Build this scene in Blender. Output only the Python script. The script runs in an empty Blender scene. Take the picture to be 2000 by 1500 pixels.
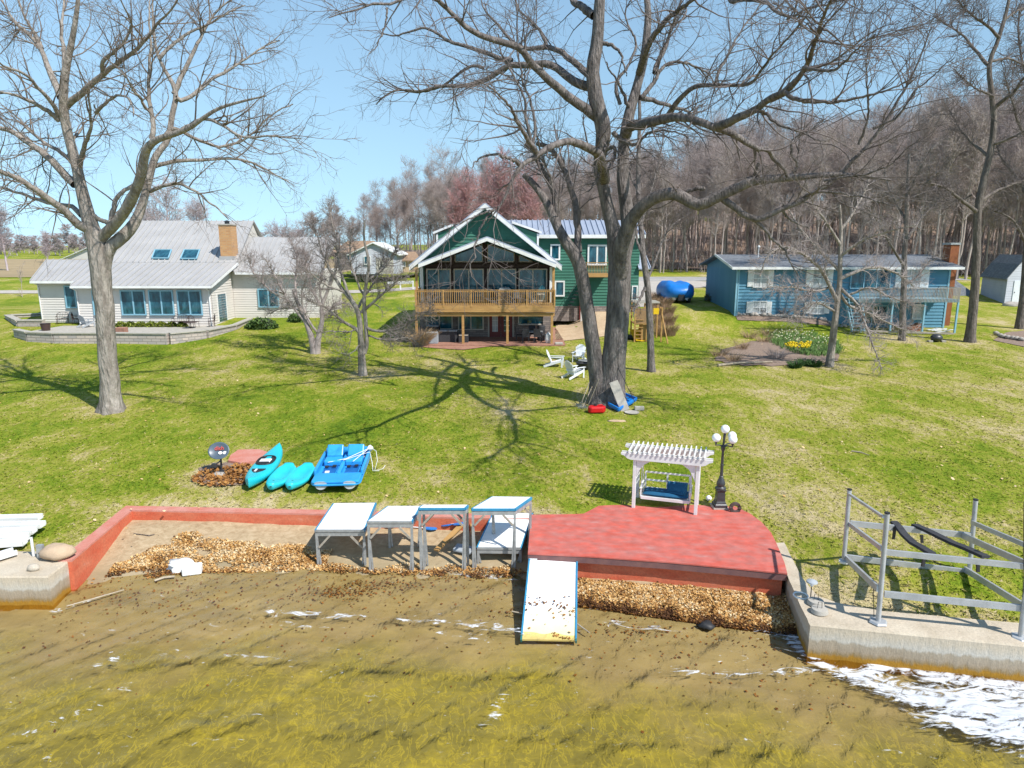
import bpy, bmesh, math, random
import numpy as np
from mathutils import Vector, Matrix, noise as mnoise
R = math.radians
sc = bpy.context.scene
COL = sc.collection
# ---------------------------------------------------------------- camera
F = 1333.0; PITCH = R(11.45); CH = 8.8
cd = bpy.data.cameras.new('camera'); cam = bpy.data.objects.new('camera', cd); COL.objects.link(cam)
cam.location = (0, 0, CH); cam.rotation_euler = (R(90) - PITCH, 0, 0)
cd.sensor_fit = 'HORIZONTAL'; cd.sensor_width = 36; cd.lens = 36 * F / 2000; cd.clip_end = 6000; cd.clip_start = .1
sc.camera = cam
# ---------------------------------------------------------------- light
SUN_EL = R(50); SUN_AZ = math.atan2(.75, -.66)          # direction to the sun in plan: (+.70, -.71)
sd = Vector((.75 * math.cos(SUN_EL), -.66 * math.cos(SUN_EL), math.sin(SUN_EL))).normalized()
sl = bpy.data.lights.new('sun', 'SUN'); sl.energy = 4.9; sl.angle = R(.53); sl.color = (1, .955, .89)
so = bpy.data.objects.new('sun', sl); COL.objects.link(so); so.location = (30, -30, 60)
so.rotation_euler = (-sd).to_track_quat('-Z', 'Y').to_euler()
w = bpy.data.worlds.new('World'); sc.world = w; w.use_nodes = True
nt = w.node_tree; nt.nodes.clear()
sky = nt.nodes.new('ShaderNodeTexSky'); sky.sky_type = 'NISHITA'; sky.sun_disc = False
sky.sun_elevation = SUN_EL; sky.sun_rotation = math.atan2(.75, -.66)
sky.air_density = 1.0; sky.dust_density = 0; sky.ozone_density = 5.0; sky.altitude = 200
bg = nt.nodes.new('ShaderNodeBackground'); bg.inputs['Strength'].default_value = .142
wo = nt.nodes.new('ShaderNodeOutputWorld')
tcw = nt.nodes.new('ShaderNodeTexCoord'); mpw = nt.nodes.new('ShaderNodeMapping'); mpw.inputs['Scale'].default_value = (1, 1, .42); mpw.inputs['Location'].default_value = (0, 0, .112)
nrw = nt.nodes.new('ShaderNodeVectorMath'); nrw.operation = 'NORMALIZE'        # a softer fall-off towards the horizon than clear high-altitude air
nt.links.new(tcw.outputs['Generated'], mpw.inputs[0]); nt.links.new(mpw.outputs[0], nrw.inputs[0]); nt.links.new(nrw.outputs[0], sky.inputs[0])
tin = nt.nodes.new('ShaderNodeMix'); tin.data_type = 'RGBA'; tin.blend_type = 'MULTIPLY'; tin.inputs[0].default_value = 1; tin.inputs[7].default_value = (1.04, 1.05, .91, 1)
nt.links.new(sky.outputs[0], tin.inputs[6]); hs = nt.nodes.new('ShaderNodeHueSaturation'); hs.inputs['Saturation'].default_value = .95; hs.inputs['Value'].default_value = 1.0
nt.links.new(tin.outputs[2], hs.inputs['Color']); nt.links.new(hs.outputs[0], bg.inputs[0]); nt.links.new(bg.outputs[0], wo.inputs[0])
sc.view_settings.view_transform = 'Standard'; sc.view_settings.look = 'None'
sc.view_settings.exposure = .32; sc.view_settings.gamma = 1
sc.cycles.max_bounces = 6; sc.cycles.transparent_max_bounces = 12
# ---------------------------------------------------------------- measuring helpers
cp, sp = math.cos(PITCH), math.sin(PITCH)
def ray(px, py):
    a = (px - 1000) / F; b = (750 - py) / F
    return Vector((a, cp + b * sp, -sp + b * cp))
def at_z(px, py, z):
    d = ray(px, py); return Vector((0, 0, CH)) + d * ((z - CH) / d.z)
def at_y(px, py, Y):
    d = ray(px, py); return Vector((0, 0, CH)) + d * (Y / d.y)
def sst(x, a, b):
    t = min(1, max(0, (x - a) / (b - a))); return t * t * (3 - 2 * t)
PY = [-50, 14, 18, 24, 32, 45, 50, 60, 70, 90, 105, 200, 600, 3000]
PZ = [.74, .74, .76, 1.05, 1.45, 1.75, 1.88, 2.4, 3.0, 4.4, 5.0, 6.0, 6.4, 6.4]
def gz(x, y):
    z = float(np.interp(y, PY, PZ))
    z += 1.25 * sst(y, 51, 58) * (1 - sst(y, 60, 90)) * sst(x, 4.5, 7) * (1 - sst(x, 22, 30))
    z += .28 * sst(y, 13.6, 15.6) * (1 - sst(y, 19, 30)) * sst(x, 7.4, 9.0)
    z += 15 * sst(y, 114, 200) * sst(x, -20, 60)
    z += .5 * sst(y, 42, 50) * (1 - sst(y, 60, 80)) * (1 - sst(x, -15, -8))
    z -= 1.1 * sst(y, 58, 80) * (1 - sst(y, 150, 250)) * (1 - sst(x, -22, 0))
    return z
def g(px, py, dz=0):
    d = ray(px, py); o = Vector((0, 0, CH)); lo, hi = 5.0, 1500.0
    for i in range(60):
        m = (lo + hi) / 2; p = o + d * (m / d.y)
        if p.z > gz(p.x, p.y): lo = m
        else: hi = m
    p = o + d * (lo / d.y); p.z = gz(p.x, p.y) + dz; return p
# ---------------------------------------------------------------- materials
MATS = {}
def rgb(*c): return (c[0], c[1], c[2], 1)
def mk(name, c1, c2=None, scale=3, stretch=(1, 1, 1), detail=6, lo=.35, hi=.65, c3=None, rough=.7, metal=0, bump=0, bscale=None,
       bstretch=None, coords='Object', spec=.4, fine=0, fscale=60, siding=0, sid_axis='Z', coat=0, bdist=.02):
    m = bpy.data.materials.new(name); m.use_nodes = True; n = m.node_tree.nodes; L = m.node_tree.links
    b = n['Principled BSDF']; b.inputs['Roughness'].default_value = rough; b.inputs['Metallic'].default_value = metal
    b.inputs['Specular IOR Level'].default_value = spec
    if coat: b.inputs['Coat Weight'].default_value = coat
    tc = n.new('ShaderNodeTexCoord'); src = tc.outputs[coords] if coords != 'World' else n.new('ShaderNodeNewGeometry').outputs['Position']
    b.inputs['Base Color'].default_value = rgb(*c1)
    col = None
    if c2:
        mp = n.new('ShaderNodeMapping'); mp.inputs['Scale'].default_value = stretch; L.new(src, mp.inputs[0])
        nz = n.new('ShaderNodeTexNoise'); nz.inputs['Scale'].default_value = scale; nz.inputs['Detail'].default_value = detail
        nz.inputs['Roughness'].default_value = .62; L.new(mp.outputs[0], nz.inputs[0])
        cr = n.new('ShaderNodeValToRGB'); e = cr.color_ramp.elements
        e[0].position = lo; e[0].color = rgb(*c1); e[1].position = hi; e[1].color = rgb(*c2)
        if c3: x = e.new(min(.98, hi + .12)); x.color = rgb(*c3)
        L.new(nz.outputs[0], cr.inputs[0]); col = cr.outputs[0]
    if fine:
        nf = n.new('ShaderNodeTexNoise'); nf.inputs['Scale'].default_value = fscale; nf.inputs['Detail'].default_value = 3; L.new(src, nf.inputs[0])
        mr = n.new('ShaderNodeMapRange'); mr.inputs[1].default_value = .3; mr.inputs[2].default_value = .7
        mr.inputs[3].default_value = 1 - fine; mr.inputs[4].default_value = 1 + fine; L.new(nf.outputs[0], mr.inputs[0])
        mx = n.new('ShaderNodeVectorMath'); mx.operation = 'MULTIPLY'
        if col: L.new(col, mx.inputs[0])
        else: mx.inputs[0].default_value = c1
        L.new(mr.outputs[0], mx.inputs[1]); col = mx.outputs[0]
    if col: L.new(col, b.inputs['Base Color'])
    h = None
    if bump:
        mp2 = n.new('ShaderNodeMapping'); mp2.inputs['Scale'].default_value = bstretch or stretch; L.new(src, mp2.inputs[0])
        nb = n.new('ShaderNodeTexNoise'); nb.inputs['Scale'].default_value = bscale or scale * 4; nb.inputs['Detail'].default_value = 5
        L.new(mp2.outputs[0], nb.inputs[0]); h = nb.outputs[0]
        bp = n.new('ShaderNodeBump'); bp.inputs['Strength'].default_value = bump; bp.inputs['Distance'].default_value = bdist
        L.new(h, bp.inputs['Height']); L.new(bp.outputs[0], b.inputs['Normal'])
    if siding:      # lapped boards: a saw-tooth profile as relief
        sx = n.new('ShaderNodeSeparateXYZ'); L.new(src, sx.inputs[0])
        mm = n.new('ShaderNodeMath'); mm.operation = 'MULTIPLY'; mm.inputs[1].default_value = 1 / siding; L.new(sx.outputs[sid_axis], mm.inputs[0])
        fr = n.new('ShaderNodeMath'); fr.operation = 'FRACT'; L.new(mm.outputs[0], fr.inputs[0])
        bp = n.new('ShaderNodeBump'); bp.invert = True; bp.inputs['Strength'].default_value = 1; bp.inputs['Distance'].default_value = siding * .35
        L.new(fr.outputs[0], bp.inputs['Height']); L.new(bp.outputs[0], b.inputs['Normal'])
    MATS[name] = m; return m
M = {}
def dm(k, *a, **kw): M[k] = mk(k, *a, **kw)
dm('white', (.78, .78, .77), (.66, .66, .64), scale=2, fine=.04, rough=.5)
dm('white_deck', (.83, .83, .83), (.76, .76, .74), scale=1.5, rough=.65, fine=.03, fscale=25)
dm('grey_alu', (.42, .43, .43), (.30, .31, .31), scale=6, rough=.45, metal=.35, fine=.1, bump=.1)
dm('lift_alu', (.50, .51, .52), (.38, .39, .40), scale=3, rough=.42, metal=.35, fine=.1)
dm('weather_wood', (.38, .34, .28), (.26, .23, .19), scale=4, stretch=(1, 1, 8), rough=.85, bump=.3)
dm('blue_trim', (.04, .27, .46), (.03, .2, .36), scale=5, rough=.5)
dm('red_wall', (.52, .105, .05), (.56, .17, .09), scale=1.4, c3=(.60, .27, .20), rough=.8, bump=.25, bscale=14, fine=.12, fscale=18, stretch=(1, 1, 2))
dm('red_top', (.50, .17, .12), (.54, .25, .20), scale=2, rough=.8, bump=.2, bscale=18, fine=.08, fscale=20)
dm('red_patio', (.52, .10, .07), (.45, .15, .125), scale=3.2, detail=14, stretch=(.6, 1.4, 1), c3=(.43, .21, .19), lo=.36, hi=.62, rough=.7, bump=.3, bscale=9, fine=.16, fscale=3.5)
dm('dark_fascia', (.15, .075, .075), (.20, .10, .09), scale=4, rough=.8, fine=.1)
dm('concrete', (.50, .44, .36), (.40, .35, .28), scale=1.3, rough=.9, bump=.3, bscale=20, fine=.1, fscale=30, c3=(.52, .47, .40))
dm('pale_conc', (.44, .41, .36), (.36, .335, .29), scale=3, rough=.9, bump=.2, fine=.08)
dm('turq', (.02, .50, .58), (.015, .44, .53), scale=2, rough=.32, spec=.5, fine=.03)
dm('turq2', (.03, .54, .62), (.02, .48, .56), scale=2, rough=.36, spec=.5)
dm('pb_blue', (.03, .33, .72), (.025, .28, .64), scale=2, rough=.35, spec=.5)
dm('well_blue', (.008, .10, .34), (.01, .13, .42), scale=4, rough=.5)
dm('pb_hull', (.55, .58, .60), (.45, .47, .48), scale=3, rough=.5)
dm('black', (.018, .018, .02), (.03, .03, .032), scale=5, rough=.55)
dm('carpet_black', (.03, .032, .038), (.05, .05, .055), scale=9, rough=.95)
dm('iron', (.028, .03, .034), (.045, .047, .05), scale=9, rough=.4, spec=.6, bump=.15)
dm('globe', (.86, .87, .88), rough=.25, spec=.5)
dm('navy', (.006, .075, .16), (.008, .095, .20), scale=5, rough=.85, bump=.35, bscale=7)
dm('dish', (.07, .10, .13), (.11, .14, .17), scale=2, rough=.35)
dm('text_red', (.6, .08, .06), rough=.6)
dm('stump', (.26, .16, .12), (.36, .24, .19), scale=6, rough=.95, bump=.6)
dm('mulch', (.17, .12, .09), (.30, .22, .17), scale=9, rough=1, bump=.8, bscale=25, c3=(.4, .33, .27))
dm('styro', (.82, .82, .80), (.7, .7, .67), scale=7, rough=.9, bump=.6, bscale=12)
dm('driftwood', (.45, .38, .28), (.33, .27, .2), scale=5, rough=.9)
dm('green_siding', (.038, .14, .095), (.048, .17, .12), scale=1.2, rough=.65, spec=.3)
dm('cream_siding', (.64, .60, .555), (.59, .55, .51), scale=.8, rough=.65, spec=.3)
dm('blue_siding', (.08, .215, .31), (.10, .25, .345), scale=1.0, rough=.65, spec=.3, stretch=(1, 1, .3))
dm('white_siding', (.42, .44, .47), (.36, .38, .41), scale=1, rough=.65, siding=.25)
dm('metal_roof', (.44, .43, .42), (.39, .38, .37), scale=.5, rough=.45, metal=.1, fine=.03, fscale=5)
dm('metal_roof2', (.36, .40, .48), (.31, .35, .43), scale=.6, rough=.42, metal=.15)
dm('shingle', (.17, .18, .195), (.11, .12, .135), scale=2.5, c3=(.23, .24, .25), rough=.95, fine=.3, fscale=9, bump=.3)
dm('shingle_brown', (.33, .22, .14), (.26, .17, .11), scale=2, rough=.95, fine=.2, fscale=5)
dm('cedar', (.46, .27, .095), (.36, .20, .07), scale=2.2, stretch=(.4, 3, 3), rough=.75, fine=.12, bump=.15)
dm('deck_wood', (.32, .20, .10), (.25, .15, .075), scale=3, rough=.8)
dm('rust_wood', (.28, .10, .035), (.22, .07, .03), scale=3, rough=.8)
dm('brown_trim', (.035, .018, .016), (.05, .03, .025), scale=3, rough=.7)
dm('frame_beige', (.45, .42, .36), rough=.6)
dm('frame_blue', (.22, .42, .52), rough=.55)
dm('door_red', (.15, .022, .018), rough=.5)
dm('curtain', (.55, .56, .56), (.3, .32, .33), scale=1.5, stretch=(6, 1, .4), rough=.9)
dm('wicker', (.028, .028, .032), (.05, .05, .055), scale=20, rough=.7, bump=.5)
dm('grey_plastic', (.36, .39, .42), (.30, .33, .36), scale=3, rough=.6)
dm('asphalt', (.36, .35, .34), (.29, .28, .27), scale=1, rough=.95, fine=.1)
dm('gravel', (.47, .43, .38), (.38, .34, .3), scale=2, rough=.95, fine=.15, fscale=12)
dm('dry_field', (.36, .27, .15), (.29, .22, .12), scale=.12, rough=1, fine=.08, fscale=1)
dm('brick_pave', (.36, .19, .13), (.28, .14, .10), scale=3, rough=.9, fine=.15, fscale=9)
dm('sandy', (.50, .38, .25), (.42, .30, .19), scale=.9, rough=1, fine=.12, fscale=9, c3=(.36, .28, .16))
dm('rock', (.42, .38, .33), (.30, .27, .24), scale=4, rough=.9, bump=.5, c3=(.52, .48, .43))
dm('boulder', (.50, .37, .25), (.42, .31, .21), scale=5, rough=.9, bump=.4, c3=(.42, .40, .3))
dm('tarp_blue', (.01, .19, .62), (.012, .15, .5), scale=2.5, rough=.4, bump=.5)
dm('yellow', (.75, .48, .01), rough=.4)
dm('red_plastic', (.60, .012, .015), (.5, .01, .012), scale=4, rough=.35)
dm('bright_blue', (.01, .22, .66), (.01, .17, .55), scale=4, rough=.4)
dm('chair_white', (.74, .76, .79), (.66, .68, .71), scale=4, rough=.55)
dm('bronze', (.06, .035, .03), rough=.5)
dm('boxwood', (.15, .19, .02), (.09, .13, .012), scale=6, rough=.8)
dm('juniper', (.045, .11, .025), (.03, .07, .015), scale=6, rough=.8)
dm('dry_grass', (.42, .30, .18), (.32, .22, .13), scale=6, rough=.9)
dm('daff_green', (.10, .20, .05), (.16, .26, .07), scale=6, rough=.8)
dm('daff_pale', (.80, .78, .42), (.8, .78, .55), scale=9, rough=.7)
dm('daff_yellow', (.8, .58, .01), rough=.7)
def brickmat(name, c1, c2, mortar, sx, sy, sc_=1.0, rough=.85):
    m = bpy.data.materials.new(name); m.use_nodes = True; n = m.node_tree.nodes; L = m.node_tree.links
    b = n['Principled BSDF']; b.inputs['Roughness'].default_value = rough
    tc = n.new('ShaderNodeTexCoord'); sx_ = n.new('ShaderNodeSeparateXYZ'); L.new(tc.outputs['Object'], sx_.inputs[0])
    ad = n.new('ShaderNodeMath'); L.new(sx_.outputs[0], ad.inputs[0]); L.new(sx_.outputs[1], ad.inputs[1])
    cx = n.new('ShaderNodeCombineXYZ'); L.new(ad.outputs[0], cx.inputs[0]); L.new(sx_.outputs[2], cx.inputs[1])
    br = n.new('ShaderNodeTexBrick'); L.new(cx.outputs[0], br.inputs[0])
    br.inputs['Color1'].default_value = rgb(*c1); br.inputs['Color2'].default_value = rgb(*c2); br.inputs['Mortar'].default_value = rgb(*mortar)
    br.inputs['Scale'].default_value = sc_; br.inputs['Brick Width'].default_value = sx; br.inputs['Row Height'].default_value = sy
    br.inputs['Mortar Size'].default_value = sy * .09
    L.new(br.outputs[0], b.inputs['Base Color']); bp = n.new('ShaderNodeBump'); bp.inputs['Distance'].default_value = .02; bp.invert = True
    L.new(br.outputs['Fac'], bp.inputs['Height']); L.new(bp.outputs[0], b.inputs['Normal']); M[name] = m
brickmat('brick', (.56, .31, .13), (.48, .24, .10), (.48, .36, .24), .4, .14)
brickmat('stone_wall', (.30, .25, .22), (.18, .15, .14), (.14, .12, .11), .5, .16)
brickmat('block_wall', (.50, .42, .37), (.34, .31, .30), (.26, .23, .21), .6, .2)
def glassmat():
    m = bpy.data.materials.new('window_glass'); m.use_nodes = True; n = m.node_tree.nodes; L = m.node_tree.links; b = n['Principled BSDF']
    tc = n.new('ShaderNodeTexCoord'); L.new(N_ramp(n, L, N_noise(n, L, tc.outputs['Object'], 1.3, 4, .6, (2.2, 1, .8)), [(.36, (.006, .035, .055)), (.52, (.012, .085, .125)), (.66, (.035, .14, .18)), (.74, (.12, .20, .23))]), b.inputs['Base Color']); b.inputs['Roughness'].default_value = .04; b.inputs['Specular IOR Level'].default_value = .9  # lighter teal patches put reflections and curtains into the pane colour
    M['glass'] = m
def barkmat(name, c1, c2, c3=None, sc_=3.5, zs=.22, bump=.9):
    M[name] = mk(name, c1, c2, scale=sc_, stretch=(1, 1, zs), c3=c3, rough=.95, bump=1, bscale=sc_ * 3.0, bdist=.14, fine=.15, fscale=7, spec=.2, coords='Object')
barkmat('bark_left', (.20, .17, .145), (.37, .33, .29), (.44, .40, .36))
barkmat('bark_big', (.095, .083, .078), (.245, .215, .20), (.35, .32, .30), sc_=5)
barkmat('bark_dark', (.10, .085, .075), (.22, .185, .16), sc_=5)
M['twig_left'] = mk('twig_left', (.15, .115, .095), (.22, .18, .15), scale=2, rough=.9, spec=.2)
M['twig_big'] = mk('twig_big', (.10, .08, .075), (.21, .18, .17), scale=1.5, rough=.9, spec=.2)
M['twig_mid'] = mk('twig_mid', (.20, .165, .15), (.28, .24, .22), scale=1.5, rough=.9, spec=.2)
M['twig_pale'] = mk('twig_pale', (.30, .25, .24), (.38, .33, .31), scale=1.5, rough=.9, spec=.2)
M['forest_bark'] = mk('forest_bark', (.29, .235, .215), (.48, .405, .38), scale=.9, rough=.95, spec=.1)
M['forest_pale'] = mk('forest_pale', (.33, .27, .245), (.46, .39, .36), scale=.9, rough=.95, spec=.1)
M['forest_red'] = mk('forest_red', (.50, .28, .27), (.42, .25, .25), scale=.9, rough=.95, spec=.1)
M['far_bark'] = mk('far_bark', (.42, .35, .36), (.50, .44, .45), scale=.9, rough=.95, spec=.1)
# ---------------------------------------------------------------- object helpers
class MB:
    def __init__(s): s.v = []; s.f = []
    def add(s, vs, fs):
        k = len(s.v); s.v += [tuple(v) for v in vs]; s.f += [tuple(i + k for i in f) for f in fs]; return s
    def box(s, x0, x1, y0, y1, z0, z1):
        return s.add([(x0, y0, z0), (x1, y0, z0), (x1, y1, z0), (x0, y1, z0), (x0, y0, z1), (x1, y0, z1), (x1, y1, z1), (x0, y1, z1)],
                     [(3, 2, 1, 0), (4, 5, 6, 7), (0, 1, 5, 4), (1, 2, 6, 5), (2, 3, 7, 6), (3, 0, 4, 7)])
    def beam(s, p, q, w, h, up=(0, 0, 1), off=0):
        p = Vector(p); q = Vector(q); t = (q - p).normalized(); u = Vector(up)
        a = t.cross(u)
        if a.length < 1e-4: a = t.cross(Vector((0, 1, 0)))
        a.normalize(); b = a.cross(t).normalized(); vs = []
        for c in (p, q):
            for i, j in ((-1, -1), (1, -1), (1, 1), (-1, 1)): vs.append(c + a * (w / 2 * i) + b * (h / 2 * j + off))
        return s.add(vs, [(3, 2, 1, 0), (4, 5, 6, 7), (0, 1, 5, 4), (1, 2, 6, 5), (2, 3, 7, 6), (3, 0, 4, 7)])
    def tube(s, pts, r, n=8, cap=True):
        pts = [Vector(p) for p in pts]; rs = r if isinstance(r, (list, tuple)) else [r] * len(pts); k = len(s.v)
        for i, p in enumerate(pts):
            t = (pts[min(i + 1, len(pts) - 1)] - pts[max(i - 1, 0)]).normalized()
            a = t.cross(Vector((0, 0, 1)) if abs(t.z) < .9 else Vector((0, 1, 0))).normalized(); b = t.cross(a)
            for j in range(n):
                an = 2 * math.pi * j / n; s.v.append(tuple(p + a * math.cos(an) * rs[i] + b * math.sin(an) * rs[i]))
        for i in range(len(pts) - 1):
            for j in range(n):
                s.f.append((k + i * n + j, k + i * n + (j + 1) % n, k + (i + 1) * n + (j + 1) % n, k + (i + 1) * n + j))
        if cap:
            s.f.append(tuple(k + j for j in reversed(range(n)))); e = k + (len(pts) - 1) * n; s.f.append(tuple(e + j for j in range(n)))
        return s
    def lathe(s, prof, c, n=20):     # prof: (r, z) list, bottom to top
        k = len(s.v)
        for r, z in prof:
            for j in range(n):
                a = 2 * math.pi * j / n; s.v.append((c[0] + r * math.cos(a), c[1] + r * math.sin(a), c[2] + z))
        for i in range(len(prof) - 1):
            for j in range(n): s.f.append((k + i * n + j, k + i * n + (j + 1) % n, k + (i + 1) * n + (j + 1) % n, k + (i + 1) * n + j))
        s.f.append(tuple(k + j for j in reversed(range(n)))); e = k + (len(prof) - 1) * n; s.f.append(tuple(e + j for j in range(n)))
        return s
    def sphere(s, c, r, n=20, m=12, sq=(1, 1, 1)):
        pr = [(r * math.sin(math.pi * i / m), -r * math.cos(math.pi * i / m)) for i in range(1, m)]; k = len(s.v)
        for rr, z in pr:
            for j in range(n):
                a = 2 * math.pi * j / n; s.v.append((c[0] + sq[0] * rr * math.cos(a), c[1] + sq[1] * rr * math.sin(a), c[2] + sq[2] * z))
        for i in range(len(pr) - 1):
            for j in range(n): s.f.append((k + i * n + j, k + i * n + (j + 1) % n, k + (i + 1) * n + (j + 1) % n, k + (i + 1) * n + j))
        b = len(s.v); s.v += [(c[0], c[1], c[2] - r * sq[2]), (c[0], c[1], c[2] + r * sq[2])]
        for j in range(n): s.f.append((b, k + (j + 1) % n, k + j)); e = k + (m - 2) * n; s.f.append((b + 1, e + j, e + (j + 1) % n))
        return s
    def prism(s, poly, z0, z1):      # poly of (x,y) (counter-clockwise), z0/z1 numbers or functions
        n = len(poly); f0 = z0 if callable(z0) else (lambda x, y: z0); f1 = z1 if callable(z1) else (lambda x, y: z1)
        vs = [(x, y, f0(x, y)) for x, y in poly] + [(x, y, f1(x, y)) for x, y in poly]
        return s.add(vs, [tuple(reversed(range(n))), tuple(range(n, 2 * n))] + [(i, (i + 1) % n, n + (i + 1) % n, n + i) for i in range(n)])
    def prism_y(s, poly, y0, y1):    # poly of (x,z)
        n = len(poly); vs = [(x, y0, z) for x, z in poly] + [(x, y1, z) for x, z in poly]
        return s.add(vs, [tuple(range(n)), tuple(reversed(range(n, 2 * n)))] + [(i, n + i, n + (i + 1) % n, (i + 1) % n) for i in range(n)])
    def slab(s, a, b, c, d, t):      # a thick quad sheet: four corners and thickness (downwards)
        vs = [Vector(p) for p in (a, b, c, d)]; lo = [v - Vector((0, 0, t)) for v in vs]
        return s.add(vs + lo, [(0, 1, 2, 3), (7, 6, 5, 4), (0, 4, 5, 1), (1, 5, 6, 2), (2, 6, 7, 3), (3, 7, 4, 0)])
    def build(s, name, mat, parent=None, smooth=False, bevel=0, origin=None):
        me = bpy.data.meshes.new(name); off = Vector((0, 0, 0))
        if parent is not None:
            p = parent
            while p is not None: off += p.location; p = p.parent
        elif origin is not None: off = Vector(origin)
        me.from_pydata([tuple(Vector(v) - off) for v in s.v], [], s.f); me.validate(); 
        bm = bmesh.new(); bm.from_mesh(me); bmesh.ops.recalc_face_normals(bm, faces=bm.faces)
        if smooth == 'auto':
            for f in bm.faces: f.smooth = True
            for e in bm.edges:
                if len(e.link_faces) == 2 and e.calc_face_angle() > R(38): e.smooth = False
        bm.to_mesh(me); bm.free()
        if smooth is True:
            for p in me.polygons: p.use_smooth = True
        me.materials.append(M[mat] if isinstance(mat, str) else mat)
        o = bpy.data.objects.new(name, me); COL.objects.link(o)
        if parent is not None: o.parent = parent
        elif origin is not None: o.location = off
        if bevel:
            b = o.modifiers.new('bevel', 'BEVEL'); b.width = bevel; b.segments = 2; b.limit_method = 'ANGLE'
        return o
def tag(o, label, cat, group=None):
    o['label'] = label; o['category'] = cat
    if group: o['group'] = group
    return o
def empty(name, loc, label, cat, group=None, rz=0):
    o = bpy.data.objects.new(name, None); COL.objects.link(o); o.location = loc; o.rotation_euler = (0, 0, rz); o.empty_display_size = .1
    return tag(o, label, cat, group)
def solo(mb, name, mat, label, cat, group=None, origin=None, **kw):
    if origin is None: v = np.array(mb.v); origin = (float(v[:, 0].mean()), float(v[:, 1].mean()), float(v[:, 2].min()))
    return tag(mb.build(name, mat, None, origin=origin, **kw), label, cat, group)
KIDS = {}
def dup(root, loc, rz, label, group=None, scale=1):
    allk = [o for o in COL.objects]
    r = root.copy(); COL.objects.link(r); r.location = loc; r.rotation_euler = (0, 0, rz); r['label'] = label
    r.scale = (scale,) * 3
    if group: r['group'] = group
    for ch in [o for o in allk if o.parent == root]:
        c = ch.copy(); COL.objects.link(c); c.parent = r
        for q in [o for o in allk if o.parent == ch]:
            d = q.copy(); COL.objects.link(d); d.parent = c
    return r
def grid_mesh(name, P, mat, kind=None, smooth=True, attr=None):
    h, wd = P.shape[:2]; me = bpy.data.meshes.new(name)
    idx = np.arange(h * wd).reshape(h, wd)
    q = np.stack([idx[:-1, :-1], idx[:-1, 1:], idx[1:, 1:], idx[1:, :-1]], -1).reshape(-1, 4)
    me.vertices.add(h * wd); me.vertices.foreach_set('co', P.reshape(-1).astype(np.float32))
    me.loops.add(q.size); me.loops.foreach_set('vertex_index', q.reshape(-1).astype(np.int32))
    me.polygons.add(len(q)); me.polygons.foreach_set('loop_start', (np.arange(len(q)) * 4).astype(np.int32)); me.polygons.foreach_set('loop_total', np.full(len(q), 4, np.int32))
    me.update(calc_edges=True); me.validate()
    if smooth: me.polygons.foreach_set('use_smooth', np.ones(len(q), bool))
    if attr:
        for k, a in attr.items():
            at = me.attributes.new(k, 'FLOAT', 'POINT'); at.data.foreach_set('value', a.reshape(-1).astype(np.float32))
    me.materials.append(mat); o = bpy.data.objects.new(name, me); COL.objects.link(o)
    if kind: o['kind'] = kind
    return o
def nodes(name):
    m = bpy.data.materials.new(name); m.use_nodes = True; return m, m.node_tree.nodes, m.node_tree.links, m.node_tree.nodes['Principled BSDF']
def N_noise(n, L, src, scale, detail=5, rough=.6, stretch=None, dist=0):
    if stretch:
        mp = n.new('ShaderNodeMapping'); mp.inputs['Scale'].default_value = stretch; L.new(src, mp.inputs[0]); src = mp.outputs[0]
    z = n.new('ShaderNodeTexNoise'); z.inputs['Scale'].default_value = scale; z.inputs['Detail'].default_value = detail
    z.inputs['Roughness'].default_value = rough; z.inputs['Distortion'].default_value = dist; L.new(src, z.inputs[0]); return z.outputs[0]
def N_ramp(n, L, src, stops):
    c = n.new('ShaderNodeValToRGB'); e = c.color_ramp.elements
    while len(e) < len(stops): e.new(.5)
    for x, (p, col) in zip(e, stops): x.position = p; x.color = rgb(*col) if isinstance(col, tuple) else rgb(col, col, col)
    L.new(src, c.inputs[0]); return c.outputs[0]
def N_mix(n, L, fac, a, b, mode='MIX'):
    m = n.new('ShaderNodeMix'); m.data_type = 'RGBA'; m.blend_type = mode
    if isinstance(fac, (int, float)): m.inputs[0].default_value = fac
    else: L.new(fac, m.inputs[0])
    for i, x in ((6, a), (7, b)):
        if isinstance(x, tuple): m.inputs[i].default_value = rgb(*x)
        else: L.new(x, m.inputs[i])
    return m.outputs[2]
def N_math(n, L, op, a, b=None):
    m = n.new('ShaderNodeMath'); m.operation = op
    for i, x in ((0, a), (1, b)):
        if x is None: continue
        if isinstance(x, (int, float)): m.inputs[i].default_value = x
        else: L.new(x, m.inputs[i])
    return m.outputs[0]
def N_range(n, L, src, a, b, c, d):
    m = n.new('ShaderNodeMapRange'); L.new(src, m.inputs[0])
    for i, v in enumerate((a, b, c, d)): m.inputs[i + 1].default_value = v
    return m.outputs[0]
glassmat()
rs = np.random.RandomState(7)
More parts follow.
